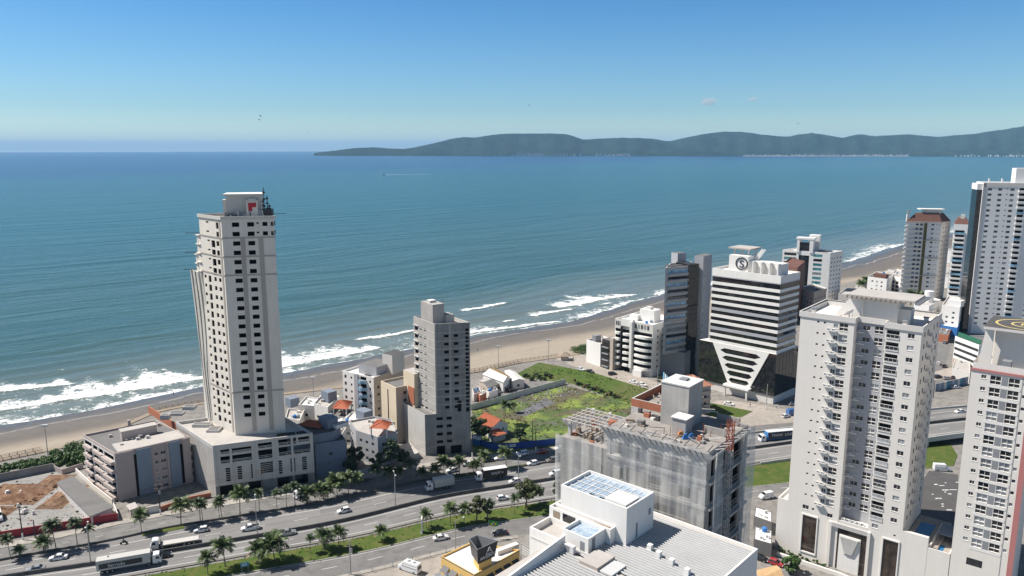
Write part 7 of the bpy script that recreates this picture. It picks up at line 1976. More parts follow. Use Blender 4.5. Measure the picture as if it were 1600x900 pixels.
# low fabric between the towers
b = blk('brown_panel_block', 'low grey block with brown roof panel by the far beach', [(1356, 432), (1386, 436), (1398, 427), (1370, 424)], 16, 'white_far', 'roof_grey'); b.pb('roof_panel', *b.edge(0), 3, 12, 2, 6, 15.5, 18.5, 'tile_brown'); b.done()
b = blk('seafront_villa', 'white seafront villa with arched openings between brown-panel block and mansard tower', [(1392, 430), (1408, 434), (1416, 424), (1400, 420)], 15, 'white_far', 'roof_pale', kind='open', sp=4.5, w=2.4, h=2); b.done()
b = blk('low_white_block', 'low off-white block behind the parapet of the balcony tower', [(1310, 459), (1345, 462), (1356, 452), (1324, 450)], 12, 'offwhite', 'roof_pale'); b.pb('chimney', *b.edge(0), 8, 11, 2, 4, 11.5, 14, 'tile_brown'); b.done()
b = blk('terraced_block', 'white block with roof terrace and round tower in front of the mansard pair', [(1428, 474), (1452, 478), (1470, 468), (1446, 462)], 17, 'white_far', 'roof_pale', kind='open')
x, y = G(1451, 470, 17); mb = MB(); mb.tube([(x, y, 0), (x, y, 23)], 2.6, 14, 'white_far'); mb.build('round_tower', b.root); b.done()
b = blk('terraced_block', 'stepped white block with two small windows under the black glazed strip', [(1472, 476), (1500, 480), (1508, 466), (1482, 462)], 17, 'white_far', 'roof_pale'); b.pb('upper_storey', *b.edge(0), 2, 9, 3, 8, 16.3, 20, 'white_far'); b.done()
b = blk('corner_shop', 'blue-fronted corner shop with white sheet roof below the stepped white block', [(1466, 507), (1496, 512), (1502, 500), (1474, 497)], 6, 'tarp_blue', 'roof_white', par=.2, wins=False); b.done()
b = blk('corner_shop', 'rust-red shop front on the street behind the balcony tower', [(1458, 520), (1482, 524), (1486, 514), (1464, 511)], 4.5, 'brickred', 'roof_grey', par=.2, wins=False); b.done()
z = 15
C, L = G(1530, 539, z), G(1492.5, 525, z); d_, L_ = unit(L, C)
b = Bld('banded_low_block', 'low white block with dark ribbon windows and green roof screen behind the helipad tower', box_poly(L, C, 0, 18))
b.wall(0, 0, z, 'white_far', [(.3, 5.2+3.1*k, L_-.2, 6.6+3.1*k, 'flush', 'glass_dark', 'ribbon_window') for k in range(3)]); 
for i in (1, 2, 3): b.wall(i, 0, z, 'white_far', [(.5, 5.2+3.1*k, 16, 6.6+3.1*k, 'flush', 'glass_dark', 'ribbon_window') for k in range(3)] if i == 3 else ())
b.top(z, 'white_far', 'roof_grey', .4)
b.pb('roof_screen', L, C, .5, L_-.5, 1, 1.3, z, z+2.2, 'teal_net'); b.pb('lower_band', L, C, 0, L_, -.25, -.003, 0, 4.0, 'tan_shade'); b.done()
b = blk('hall_roof', 'low warehouse with wide grey roof beyond the highway by the ribbon-window block', [(1488, 575), (1516, 582), (1516, 566), (1492, 562)], 5, 'offwhite', 'roof_pale', par=.3, wins=False); b.done()
mb = MB(); P0, P1 = G(1461, 612), G(1512, 600)
t = thing('graffiti_wall', 'long wall of faded blue and white painted panels beside the highway', 'wall', (*P0, 0))
for k in range(12):
    mb = MB(); mb.bar((*lerp(P0, P1, k/12), 1.8), (*lerp(P0, P1, (k+.96)/12), 1.8), .2, ['slate_blue', 'grey_wall', 'blue_grey', 'offwhite', 'sign_teal'][k % 5], 3.6); mb.build('panel', t)
b = blk('white_canopy_shed', 'white flat-roofed shed between the netted site and the balcony tower', [(1178, 806), (1206, 816), (1206, 800), (1180, 791)], 4, 'roof_grey', 'roof_white', par=.15, wins=False); b.done()
b = blk('white_canopy_shed', 'nearer white flat-roofed shed below the first, beside the balcony tower podium', [(1178, 842), (1206, 850), (1206, 829), (1179, 822)], 4, 'roof_grey', 'roof_white', par=.15, wins=False); b.done()
# distant houses along the coast to the right: enough of the town to close the view between the towers
rs = random.Random(21); n = 0
for k in range(150):
    s, d = rs.uniform(560, 1500), rs.uniform(40, 262)
    x, y = XY(s, d)
    if abs(x/y) > .72: continue
    if any(math.dist((x, y), q) < 30 for q in ((205, 522), (290, 545), (290, 450), (312, 530), (245, 440))): continue
    w, dd, h = rs.uniform(7, 13), rs.uniform(8, 14), rs.choice([4, 6, 6, 9, 12])
    P = [tuple(Vector((x, y))+Matrix.Rotation(.74, 2) @ Vector(q)) for q in ((0, 0), (w, 0), (w, dd), (0, dd))]
    if (x < 180) or any(False for _ in ()): continue
    px = 800+FPX*x/(y*CP+(CAM_H)*SP)
    if 1480 < px < 1600 and y < 440: continue
    t = thing('town_house', rs.choice(['small pale town house with flat roof in the crowded streets by the far beach', 'small pale town house with tiled roof in the crowded streets by the far beach']) if False else 'small pale town house in the crowded streets beyond the big towers', 'house', (x, y, 0), 'town houses beyond the towers')
    mb = MB(); mb.prism(ccw(P), 0, h, rs.choice(['white_far', 'offwhite', 'tan_shade', 'cream']), rs.choice(['roof_pale', 'roof_grey', 'tile_old', 'roof_white'])); mb.build('wall', t)
    if rs.random() < .6: 
        mb = MB(); mb.prism(inset(ccw(P), 2.2), h, h+1.8, 'offwhite', 'roof_grey'); mb.build('roof_room', t)
# ================================================================ vehicles (x forward, origin on the road)
def loft(mb, secs, m):
    """secs: list of rings of points; closed tube with end caps"""
    n = len(secs[0]); ids = []
    for s in secs: ids.append(len(mb.v)); mb.v += [tuple(q) for q in s]
    for a, c in zip(ids, ids[1:]):
        for k in range(n):
            mb.f.append((a+k, c+k, c+(k+1) % n, a+(k+1) % n)); mb.m.append(m)
    mb.f.append(tuple(ids[0]+k for k in range(n))); mb.m.append(m)
    mb.f.append(tuple(ids[-1]+k for k in reversed(range(n)))); mb.m.append(m)
def wheel_mb(r=.33, w=.22):
    mb = MB(); mb.tube([(0, -w/2, 0), (0, w/2, 0)], r, 12, 'tyre'); hb = MB()
    for s in (-1, 1): hb.tube([(0, s*w/2, 0), (0, s*(w/2+.012), 0)], r*.6, 8, 'steel')
    return mb, hb
_wm = {}
def wheels(t, xs, hw, r=.33, w=.22):
    if (r, w) not in _wm:
        a, h = wheel_mb(r, w); _wm[(r, w)] = (a.mesh('wheel'), h.mesh('rim'))
    for x in xs:
        for s in (-1, 1):
            o = put('wheel', _wm[(r, w)][0], t, Matrix.Translation((x, s*hw, r))); put('rim', _wm[(r, w)][1], o)
CARS = {}
def car_parts(kind, m):
    """profile stations: (x, belt height, half width); cabin given by bottom and top outlines"""
    L, Wd, H = {'hatch': (3.95, .86, 1.50), 'sedan': (4.5, .88, 1.45), 'suv': (4.4, .91, 1.66), 'pickup': (5.1, .92, 1.70), 'mini': (3.7, .84, 1.5)}[kind]
    h = L/2; belt = {'hatch': .92, 'sedan': .90, 'suv': 1.0, 'pickup': 1.02, 'mini': .9}[kind]
    st = [(-h, .55, .78), (-h+.08, belt-.06, .84), (-h+.7, belt, .98), (0, belt, 1.0), (h-1.15, belt-.02, .99), (h-.35, belt-.17, .93), (h-.05, belt-.33, .80), (h, .48, .70)]
    b = MB(); secs = []
    for x, z, w in st:
        w *= Wd; lo = .22 if abs(x) < h-.1 else .34
        secs.append([(x, -w, lo), (x, -w*1.02, (lo+z)/2), (x, -w*.94, z), (x, w*.94, z), (x, w*1.02, (lo+z)/2), (x, w, lo)])
    loft(b, secs, m)
    c0, c1, r0, r1 = {'hatch': (-h+.12, h-1.15, -h+.45, h-1.95), 'sedan': (-h+.75, h-1.2, -h+1.35, h-2.0), 'suv': (-h+.1, h-1.15, -h+.35, h-1.85), 'pickup': (-h+1.9, h-1.25, -h+2.15, h-1.95), 'mini': (-h+.1, h-1.0, -h+.35, h-1.7)}[kind]
    g = MB(); zb, zt = belt-.02, H-.08; wb, wt = Wd*.92, Wd*.74
    g.hexa([(c0, -wb, zb), (c1, -wb, zb), (c1, wb, zb), (c0, wb, zb), (r0, -wt, zt), (r1, -wt, zt), (r1, wt, zt), (r0, wt, zt)], 'car_glass')
    rf = MB(); rf.hexa([(r0-.06, -wt-.03, zt), (r1+.06, -wt-.03, zt), (r1+.06, wt+.03, zt), (r0-.06, wt+.03, zt), (r0+.1, -wt*.9, H), (r1-.12, -wt*.9, H), (r1-.12, wt*.9, H), (r0+.1, wt*.9, H)], m)
    for s in (-1, 1):       # pillars
        xm = (c0+c1)/2-.1
        for xa, xb in ((c0, r0), (c1, r1), (xm, xm)): rf.bar((xa, s*wb, zb), (xb, s*wt, zt), .09, m)
    bed = None
    if kind == 'pickup':
        bed = MB(); bed.box(-h+.12, -Wd*.80, belt+.004, -h+1.85, Wd*.80, belt+.03, 'black')
        for s in (-1, 1): bed.box(-h+.1, s*Wd*.9-.05, belt, -h+1.9, s*Wd*.9+.05, belt+.18, m)
        bed.box(-h+.02, -Wd*.85, belt-.02, -h+.1, Wd*.85, belt+.18, m)
    hl = MB(); hl.box(h-.20, -.17, belt-.42, h-.02, .17, belt-.26, 'lamp_white')
    tl = MB(); tl.box(-h-.01, -.15, belt-.28, -h+.14, .15, belt-.10, 'red_sign')
    return dict(L=L, W=Wd, h=h, body=b.mesh('body'), win=g.mesh('windows'), roof=rf.mesh('roof'), bed=bed.mesh('cargo_bed') if bed else None, hl=hl.mesh('headlight'), tl=tl.mesh('tail_light'))
def road_dir(x):
    best = min(range(len(MED)-1), key=lambda i: abs(MED[i].x-x)); d = MED[best+1]-MED[best]; return math.atan2(d.y, d.x), MED[best].z
def car(kind, m, px, py, label, group=None, rz=None, back=False, name='parked_car', cat='car', z=None):
    if (kind, m) not in CARS: CARS[(kind, m)] = car_parts(kind, m)
    c = CARS[(kind, m)]; zz = z or 0.0; x, y = G(px, py, zz+.5)
    a = rz if rz is not None else road_dir(x)[0]+(math.pi if back else 0)
    t = thing(name, label, cat, (x, y, zz+.03), group, a)
    put('body', c['body'], t); put('window_band', c['win'], t); put('roof', c['roof'], t)
    if c['bed']: put('cargo_bed', c['bed'], t)
    for s in (-1, 1):
        put('headlight', c['hl'], t, Matrix.Translation((0, s*c['W']*.62, 0))); put('tail_light', c['tl'], t, Matrix.Translation((0, s*c['W']*.66, 0)))
    wheels(t, (-c['h']+.78, c['h']-.85), c['W']-.10); return t
NB = dict(back=True, name='car')
car('sedan', 'car_silver', 56, 889, 'silver sedan on the highway, furthest towards the lower left', **NB)
car('sedan', 'car_white', 91, 871, 'white sedan on the highway behind the silver sedan', **NB)
car('hatch', 'car_white', 314, 828, 'white hatchback just behind the flatbed truck', **NB)
car('pickup', 'car_white', 391, 825, 'white pickup with dark load bed below the tall white tower', name='pickup_truck', cat='pickup', back=True)
car('hatch', 'car_white', 537, 798, 'white hatchback alone on the sunlit highway lanes below the small palms', **NB)
car('hatch', 'car_white', 804, 752, 'white hatchback at the foot of the lamp post behind the black-sided lorry', **NB)
car('suv', 'car_white', 868, 740, 'white estate car on the highway just left of the netted building', **NB)
car('pickup', 'car_silver', 448, 833, 'silver pickup on the near carriageway by the big verge palm', name='pickup_truck', cat='pickup')
car('pickup', 'car_black', 252, 868, 'black pickup beside the white articulated lorry', name='pickup_truck', cat='pickup')
car('hatch', 'car_white', 786, 778, 'white hatchback on the near carriageway by the leafy verge tree', name='car')
car('sedan', 'car_white', 689, 840, 'white sedan on the service road beside the yellow restaurant', name='car')
car('sedan', 'car_black', 781, 833, 'black sedan on the service road above the yellow restaurant', name='car', back=True)
for kind, m, px, py, l in (('pickup', 'car_white', 733, 725, 'white pickup parked on the frontage road beside the concrete tower'), ('hatch', 'car_white', 706, 735, 'white car half hidden under the palms by the concrete tower'), ('hatch', 'car_white', 781, 716, 'white car in the shade directly below the left hoarding notice'), ('suv', 'car_white', 816, 709, 'white estate car in the shade below the blue hoarding, left of the red car'), ('hatch', 'car_red', 847, 706, 'red car in the shade below the blue hoarding'), ('hatch', 'car_white', 832, 724, 'white hatchback in the sun on the frontage road'), ('suv', 'car_tan', 863, 719, 'tan off-roader on the frontage road by the netted building'), ('sedan', 'car_white', 876, 700, 'white sedan parked by the right end of the blue hoarding'), ('sedan', 'car_black', 762, 719, 'black car in the shade of the concrete tower by the palms'), ('hatch', 'car_black', 885, 716, 'black hatchback right behind the tan off-roader')):
    car(kind, m, px, py, l, back=True, name='car')
hs = math.atan2(G(811, 603)[1]-G(780, 611)[1], G(811, 603)[0]-G(780, 611)[0])
car('hatch', 'car_silver', 780, 612, 'silver car by the garage on the house street', rz=hs); car('hatch', 'car_white', 811, 604, 'white car further up the house street by the precast wall', rz=hs); car('hatch', 'car_black', 797, 609, 'black car between the silver and the white car on the house street', rz=hs)
bsd = math.atan2(G(1003, 600)[1]-G(910, 576)[1], G(1003, 600)[0]-G(910, 576)[0])
for kind, m, px, py, l in (('hatch', 'car_white', 908, 577, 'white car at the beach end of the street by the grass field'), ('sedan', 'car_black', 922, 580, 'black car parked along the grass field in front of the blank white house'), ('suv', 'car_black', 957, 584, 'black off-roader turning in front of the rounded balcony block'), ('sedan', 'car_white', 990, 597, 'white car along the grass field below the rounded balcony block'), ('hatch', 'car_white', 1004, 601, 'white hatchback last in the row along the grass field')):
    car(kind, m, px, py, l, rz=bsd+(1.2 if kind == 'suv' else 0))
car('sedan', 'car_white', 1139, 631, 'white car parked on the plaza beside the grass triangle', rz=-.6); car('hatch', 'car_white', 1228, 650, 'white hatchback leaving the plaza beside the blue van', rz=.5); car('hatch', 'car_silver', 1238, 631, 'silver car in the shade at the corner of the striped office', rz=.4)
for kind, m, px, py, l, a in (('hatch', 'car_white', 1467, 568, 'white car on the street behind the balcony tower', .9), ('sedan', 'car_black', 1476, 572, 'black sedan beside the white car behind the balcony tower', .9), ('suv', 'car_black', 1466, 589, 'black off-roader in the car park beyond the highway', .3), ('sedan', 'car_silver', 1480, 591, 'silver sedan in the car park beyond the highway', .3), ('sedan', 'car_black', 1492, 590, 'black sedan at the right end of the car park beyond the highway', .3), ('sedan', 'car_white', 1493, 605, 'white sedan above the painted panel wall', .2), ('suv', 'car_silver', 1476, 535, 'silver off-roader far up the street by the rust-red shop', 1.0)):
    car(kind, m, px, py, l, rz=a)
car('sedan', 'car_white', 1500, 643, 'white sedan crossing the bridge on the far right of the highway', name='car', z=3.3, rz=math.pi+.26)
car('sedan', 'car_black', 1188, 872, 'black car at the foot of the balcony tower podium', rz=-.7); car('hatch', 'car_red', 1213, 880, 'red car parked below the podium next to the black car', rz=-.7)
# vans, minibus, lorries
def van(px, py, m, L, Wd, H, label, rz, minibus=False, z=0, name='van', cat='van'):
    x, y = G(px, py, 1.0+z); t = thing(name, label, cat, (x, y, .03+z), None, rz); h = L/2; b = MB()
    secs = []
    for xx, z0, z1, w in ((-h, .35, H-.12, .94), (-h+.1, .25, H, 1), (h-1.75, .25, H, 1), (h-1.05, .25, H*.72, 1), (h-.25, .25, H*.52, .95), (h, .4, H*.40, .85)):
        w *= Wd; secs.append([(xx, -w, z0), (xx, -w, z0+(z1-z0)*.6), (xx, -w*.86, z1), (xx, w*.86, z1), (xx, w, z0+(z1-z0)*.6), (xx, w, z0)])
    loft(b, secs, m); b.build_local = None
    put('body', b.mesh('body'), t)
    ws = MB(); ws.quad((h-1.02, -Wd*.84, H*.73), (h-1.02, Wd*.84, H*.73), (h-1.70, Wd*.78, H*.97), (h-1.70, -Wd*.78, H*.97), 'car_glass')
    ws2 = Matrix.Translation((.03, 0, .03)); wm = MB(); wm.add(ws, ws2); put('windscreen', wm.mesh('windscreen'), t)
    for s in (-1, 1):
        sd = MB(); x0 = -h+.25 if minibus else h-2.2
        sd.quad((x0, s*(Wd+.012), H*.52), (h-1.35, s*(Wd+.012), H*.52), (h-1.65, s*(Wd*.93+.012), H*.80), (x0, s*(Wd*.93+.012), H*.80), 'car_glass'); put('side_window', sd.mesh('side_window'), t)
    if minibus:
        for xx in (-h+1.2, -h+2.9):
            rb = MB(); rb.box(xx, -.4, H, xx+.7, .4, H+.10, 'mid_grey'); put('roof_vent', rb.mesh('roof_vent'), t)
        rw = MB(); rw.quad((-h-.01, -Wd*.75, H*.5), (-h-.01, Wd*.75, H*.5), (-h-.01, Wd*.7, H*.82), (-h-.01, -Wd*.7, H*.82), 'car_glass'); put('rear_window', rw.mesh('rear_window'), t)
    wheels(t, (-h+1.1, h-.95), Wd-.1, .36); return t
van(640, 886, 'car_white', 6.3, 1.0, 2.65, 'white minibus with dark windows parked in the yard of the yellow restaurant', math.pi-.52, True, name='minibus', cat='minibus')
van(1472, 731, 'car_white', 5.4, .98, 2.4, 'white delivery van on the service road behind the balcony tower', -.15)
van(1197, 774, 'car_white', 4.6, .92, 2.1, 'white van half hidden behind the podium of the balcony tower', math.pi+.35)
van(1238, 644, 'car_blue', 5.2, 1.0, 2.5, 'blue van on the plaza cut off by the balcony tower', .4)
def lorry(px, py, label, cabm, boxm, Lb, Hb, rz, gap=.5, flatbed=False, name='lorry', z=0.0, artic=False, roof=None, off=0.0):
    """rigid or articulated lorry; cab in front, box or flat deck behind"""
    x, y = G(px, py, 1.2+z); t = thing(name, label, 'lorry', (x, y, z+.03), None, rz); Lc = 2.1; tot = Lc+gap+Lb; h = tot/2; Wd = 1.22
    c = MB(); x0 = h-Lc
    secs = []
    for xx, z1, w in ((x0, 2.75, 1), (x0+.9, 2.9, 1), (x0+1.6, 2.8, .98), (x0+1.95, 1.7, .98), (h, 1.5, .95)):
        secs.append([(xx, -Wd*w, .55), (xx, -Wd*w, z1-.25), (xx, -Wd*w*.9, z1), (xx, Wd*w*.9, z1), (xx, Wd*w, z1-.25), (xx, Wd*w, .55)])
    loft(c, secs, cabm); put('cab', c.mesh('cab'), t)
    g = MB(); g.quad((x0+1.97, -Wd*.85, 1.72), (x0+1.97, Wd*.85, 1.72), (x0+1.68, Wd*.82, 2.70), (x0+1.68, -Wd*.82, 2.70), 'car_glass')
    gg = MB(); gg.add(g, Matrix.Translation((.03, 0, .02))); put('windscreen', gg.mesh('windscreen'), t)
    for s in (-1, 1):
        sd = MB(); sd.quad((x0+.75, s*(Wd+.012), 1.65), (x0+1.75, s*(Wd*.985+.012), 1.65), (x0+1.5, s*(Wd*.985+.012), 2.4), (x0+.75, s*(Wd+.012), 2.4), 'car_glass'); put('side_window', sd.mesh('side_window'), t)
    ch = MB(); ch.box(-h+.2, -.45, .62, x0+.2, .45, .95, 'black'); put('chassis', ch.mesh('chassis'), t)
    b = MB()
    if flatbed:
        b.box(-h, -Wd, .98, x0-gap, Wd, 1.28, 'cream', None, 'concrete_pale'); b.box(x0-gap, -Wd, .98, x0-gap+.1, Wd, 2.1, 'dark_metal')
        for k in range(4): b.box(-h+.3+k*Lb/4.2, -Wd*1.01, .55, -h+.9+k*Lb/4.2, Wd*1.01, .97, 'black')
    elif Hb > 0:
        b.box(-h, -Wd*1.03, 1.05, x0-gap, Wd*1.03, 1.05+Hb, boxm, None, roof or 'car_white')
    if b.v: put('flat_deck' if flatbed else 'box_body', b.mesh('box_body'), t)
    xs = [h-.95, -h+1.2, -h+2.4]+([-h+3.6, x0-.9] if artic else [])
    wheels(t, xs, Wd-.16, .48, .30)
    return t, h, x0, gap, Wd
def side_text(t, txt, x, z, size, s, m, Wd, mirror=False, name='side_lettering'):
    cu_o = text_part(name, txt, None, (0, 0), (1, 0), 0, 0, size, m, v=0, ext=.01)
    cu_o.parent = t
    M = Matrix.Translation((x, s*(Wd*1.03+.03), z))
    if s > 0: M = M @ Matrix.Rotation(math.pi, 4, 'Z')
    cu_o.matrix_local = M @ Matrix.Rotation(math.pi/2, 4, 'X'); return cu_o
def side_panel(t, x0, x1, z0, z1, s, m, Wd, name='side_panel'):
    mb = MB(); y = s*(Wd*1.03+.012); mb.quad((x0, y, z0), (x1, y, z0), (x1, y, z1), (x0, y, z1), m); put(name, mb.mesh(name), t)
rd = lambda px, py: road_dir(G(px, py)[0])[0]
t, h, x0, gp_, Wd = lorry(203, 880, 'white articulated lorry with a dark lettered side panel, lower left', 'car_white', 'truck_grey', 12.5, 2.75, rd(203, 880), artic=True, roof='truck_grey')
for s in (-1, 1): side_panel(t, -h+.6, x0-2.4, 1.5, 2.9, s, 'dark_metal', Wd)
side_text(t, 'Serrado', -h+2.6, 1.75, 1.25, -1, 'lamp_white', Wd); side_text(t, 'Serrado', -h+8, 1.75, 1.25, 1, 'lamp_white', Wd)
lorry(273, 846, 'flatbed lorry with white cab and empty pale deck', 'car_white', 'cream', 9.5, 0, rd(273, 846)+math.pi, flatbed=True, artic=True)
lorry(687, 758, 'grey box lorry driving in the shadow of the concrete tower', 'car_white', 'truck_grey', 6.6, 2.6, rd(687, 758)+math.pi, roof='truck_grey')
t, h, x0, gp_, Wd = lorry(767, 743, 'lorry with white roof and black lettered sides on the far carriageway', 'car_white', 'black', 8.0, 2.7, rd(767, 743)+math.pi)
side_text(t, 'GAFF >', -h+5.6, 1.9, 1.35, 1, 'lamp_white', Wd); side_text(t, 'GAFF >', -h+1.6, 1.9, 1.35, -1, 'lamp_white', Wd)
t, h, x0, gp_, Wd = lorry(1219, 683, 'long articulated lorry with dark blue lettered sides cut off by the balcony tower', 'car_white', 'sign_blue', 14.5, 2.9, road_dir(98)[0]+math.pi, artic=True, name='lorry')
for s in (-1, 1): side_panel(t, -h+.1, x0-.9, 1.3, 3.8, s, 'slate_navy' if 'slate_navy' in MATS else 'dark_metal', Wd); side_panel(t, -h+3.2, -h+5.6, 1.3, 3.8, s, 'sign_teal', Wd, 'colour_panel') if s < 0 else None
side_text(t, 'TRANS', -h+.8, 2.1, 1.5, -1, 'lamp_white', Wd); side_text(t, 'LINE', -h+5.2, 2.1, 1.5, -1, 'sign_cyan', Wd)
side_text(t, 'TRANS  LINE', x0-2.0, 2.1, 1.5, 1, 'lamp_white', Wd)
lorry(471, 775, 'white lorry tractor parked among the frontage road palms', 'car_white', 'black', 2.6, 0, rd(471, 775)+2.2, name='lorry')
lorry(560, 747, 'dark lorry with a box body in the deep shade under the palms', 'car_white', 'mid_grey', 5.5, 2.3, rd(560, 747)+math.pi, roof='mid_grey')
van(-3, 806, 'car_white', 5.5, 1.0, 2.4, 'white van cut off at the left edge on the dirt lot', -.9)
# motorcycle with rider
x, y = G(194, 850); a = rd(194, 850)+math.pi; t = thing('motorcycle', 'dark motorcycle with a rider on the far carriageway', 'motorcycle', (x, y, .03), None, a)
mb = MB(); mb.hexa([(-.5, -.13, .45), (.45, -.13, .45), (.45, .13, .45), (-.5, .13, .45), (-.6, -.12, .85), (.35, -.14, .95), (.35, .14, .95), (-.6, .12, .85)], 'black'); mb.bar((.5, 0, 1.0), (.75, 0, .35), .08, 'steel'); mb.bar((.45, -.35, 1.05), (.45, .35, 1.05), .05, 'black'); put('frame', mb.mesh('frame'), t)
for xx in (-.65, .75):
    mb = MB(); mb.tube([(xx, -.07, .31), (xx, .07, .31)], .31, 12, 'tyre'); put('wheel', mb.mesh('wheel'), t)
_people = {}
def person_mesh(pose, top, legs):
    key = (pose, top, legs)
    if key in _people: return _people[key]
    mb = MB()
    def limb(p, r, m, n=7): mb.tube(p, r, n, m)
    if pose == 'ride':
        limb([(-.15, 0, .85), (-.05, 0, 1.05), (.02, 0, 1.3), (.06, 0, 1.42)], [.17, .17, .2, .09], top); limb([(.08, 0, 1.42), (.1, 0, 1.52), (.12, 0, 1.65), (.12, 0, 1.72)], [.06, .12, .12, .05], 'black')
        for s in (-1, 1):
            limb([(-.1, s*.1, .88), (.25, s*.2, .8), (.1, s*.2, .38)], [.1, .085, .06], legs); limb([(.02, s*.2, 1.35), (.2, s*.27, 1.12), (.45, s*.3, 1.07)], [.06, .05, .04], top)
    else:
        st = .16 if pose == 'walk' else .02
        limb([(0, 0, .88), (0, 0, 1.0), (0, 0, 1.3), (0, 0, 1.45)], [.15, .14, .19, .08], top); limb([(0, 0, 1.44), (.01, 0, 1.53), (.01, 0, 1.64), (0, 0, 1.73)], [.055, .09, .105, .04], 'skin')
        for s in (-1, 1):
            f = s*st; limb([(0, s*.09, .92), (f*.6+.03, s*.1, .5), (f, s*.1, .06), (f+.14, s*.1, .03)], [.095, .07, .05, .04], legs)
            limb([(0, s*.2, 1.38), (-f*.4, s*.26, 1.12), (-f*.8+.05, s*.25, .86)], [.055, .045, .035], 'skin')
    _people[key] = mb.mesh('person', smooth=True); return _people[key]
rt_ = put('person', person_mesh('ride', 'cloth_dark', 'cloth_dark')); rt_.location = (x, y, .03); rt_.rotation_euler = (0, 0, a); tag(rt_, 'rider in dark clothes and helmet leaning on the motorcycle', 'person')
for px, py, top, l in ((271, 617, 'cloth_dark', 'person in dark clothes walking on the wet sand near the tall tower'), (746, 548, 'cloth_dark', 'person walking on the beach to the right of the concrete tower'), (1213, 638, 'car_white', 'person in white top standing outside the striped office'), (793, 837, 'cloth_red', 'person in red on the pavement by the black sedan'), (1172, 636, 'cloth_dark', 'person standing on the plaza beside the grass triangle'), (896, 562, 'cloth_red', 'person in red at the beach end of the promenade'), (1343, 437, 'cloth_dark', 'far person on the beach beyond the teal-balcony tower')):
    o = put('person', person_mesh('walk', top, 'cloth_dark')); gx = G(px, py, -.6 if py in (548, 617, 437) else 0); o.location = (*gx, -.75 if py in (548, 617) else (-.9 if py == 437 else 0)); o.rotation_euler = (0, 0, px*.7); tag(o, l, 'person')

# ================================================================ palms and trees
def leaf_mat(name, c1, c2, tr=.25):
    m, nt, b = new_mat(name); MATS[name] = m
    n = noise(nt, wpos(nt), .9, 3); nt.links.new(mixc(nt, mapr(nt, n, .35, .65), c1, c2), b.inputs['Base Color'])
    b.inputs['Roughness'].default_value = .55; b.inputs['Specular IOR Level'].default_value = .35
    try: b.inputs['Transmission Weight'].default_value = 0.0
    except Exception: pass
leaf_mat('palm_leaf', (.045, .080, .022), (.095, .125, .042)); leaf_mat('palm_leaf_dark', (.030, .055, .020), (.060, .088, .032)); leaf_mat('palm_dry', (.20, .15, .07), (.14, .10, .05))
leaf_mat('tree_leaf', (.06, .08, .03), (.11, .12, .05)); leaf_mat('bush_leaf', (.035, .08, .02), (.075, .13, .03)); leaf_mat('dark_leaf', (.03, .055, .02), (.055, .085, .03))  # last one: darker green foliage for some trees and shrubs
def palm_meshes(seed, h, fr, leaf, nf=17, droop=1.0):
    """tapered leaning trunk and a crown of arching pinnate fronds"""
    rs = random.Random(seed); lean = Vector((rs.uniform(-.06, .06), rs.uniform(-.06, .06), 0)); tr = MB()
    pts = [Vector((0, 0, 0))+lean*(h*t**1.6)+Vector((0, 0, h*t)) for t in (0, .08, .3, .6, .9, 1)]
    tr.tube(pts, [.19, .14, .11, .10, .095, .11], 7, 'trunk'); top = pts[-1]; cr = MB()
    for k in range(nf):
        a = 2.39996*k+rs.uniform(-.25, .25); f_ = k/nf; el = 1.25-1.55*f_+rs.uniform(-.15, .15); L = fr*rs.uniform(.85, 1.1)*(0.8+.2*min(1, f_*2)); m = leaf if f_ < .86 or rs.random() < .5 else 'palm_dry'
        p = top.copy(); d = Vector((math.cos(a)*math.cos(el), math.sin(a)*math.cos(el), math.sin(el))); n = 7; spine = [p.copy()]
        for i in range(n):
            p = p+d*(L/n); spine.append(p.copy()); d.z -= .20*droop*(.5+i/n); d.normalize()
        side = Vector((-math.sin(a), math.cos(a), 0))
        for i in range(n):
            q0, q1 = spine[i], spine[i+1]; w = fr*.27*math.sin(min(1, (i+1.3)/n)*math.pi*.84)**.6
            for s in (-1, 1):
                for f in (0.0, .5):
                    b0 = q0.lerp(q1, f); b1 = q0.lerp(q1, f+.42); dr = Vector((0, 0, -w*rs.uniform(.15, .65))); fw_ = (q1-q0)*rs.uniform(.7, 1.2); ww = w*rs.uniform(.85, 1.15)
                    cr.quad(b0, b1, b1+side*s*ww+dr+fw_, b0+side*s*ww*.9+dr+fw_*.75, m)
    return tr.mesh('trunk', smooth=True), cr.mesh('crown')
PALM = {}
for key, (h, fr, leaf, nf, dr) in {'tall': (7.8, 3.0, 'palm_leaf_dark', 24, 1.0), 'mid': (5.6, 2.9, 'palm_leaf', 24, .9), 'coco': (5.0, 3.9, 'palm_leaf', 26, .8), 'small': (2.7, 2.2, 'palm_leaf', 20, .75), 'slim': (6.7, 2.5, 'palm_leaf_dark', 20, 1.1)}.items():
    PALM[key] = [palm_meshes(11*i+len(key), h, fr, leaf, nf, dr) for i in range(3)]
def palm(kind, px, py, label, group, s=1.0, z=.13):
    x, y = G(px, py, z); k = int(px*7+py) % 3; t = thing('palm_tree', label, 'palm tree', (x, y, z-.05), group, (px*1.7) % 6.28); s *= random.uniform(.86, 1.14); t.scale = (s*random.uniform(.94, 1.08), s*random.uniform(.94, 1.08), s); t.rotation_euler = (random.uniform(-.06, .06), random.uniform(-.06, .06), (px*1.7) % 6.28)
    put('trunk', PALM[kind][k][0], t); put('crown', PALM[kind][k][1], t)
gA = 'palms along the kerb by the dirt lot'
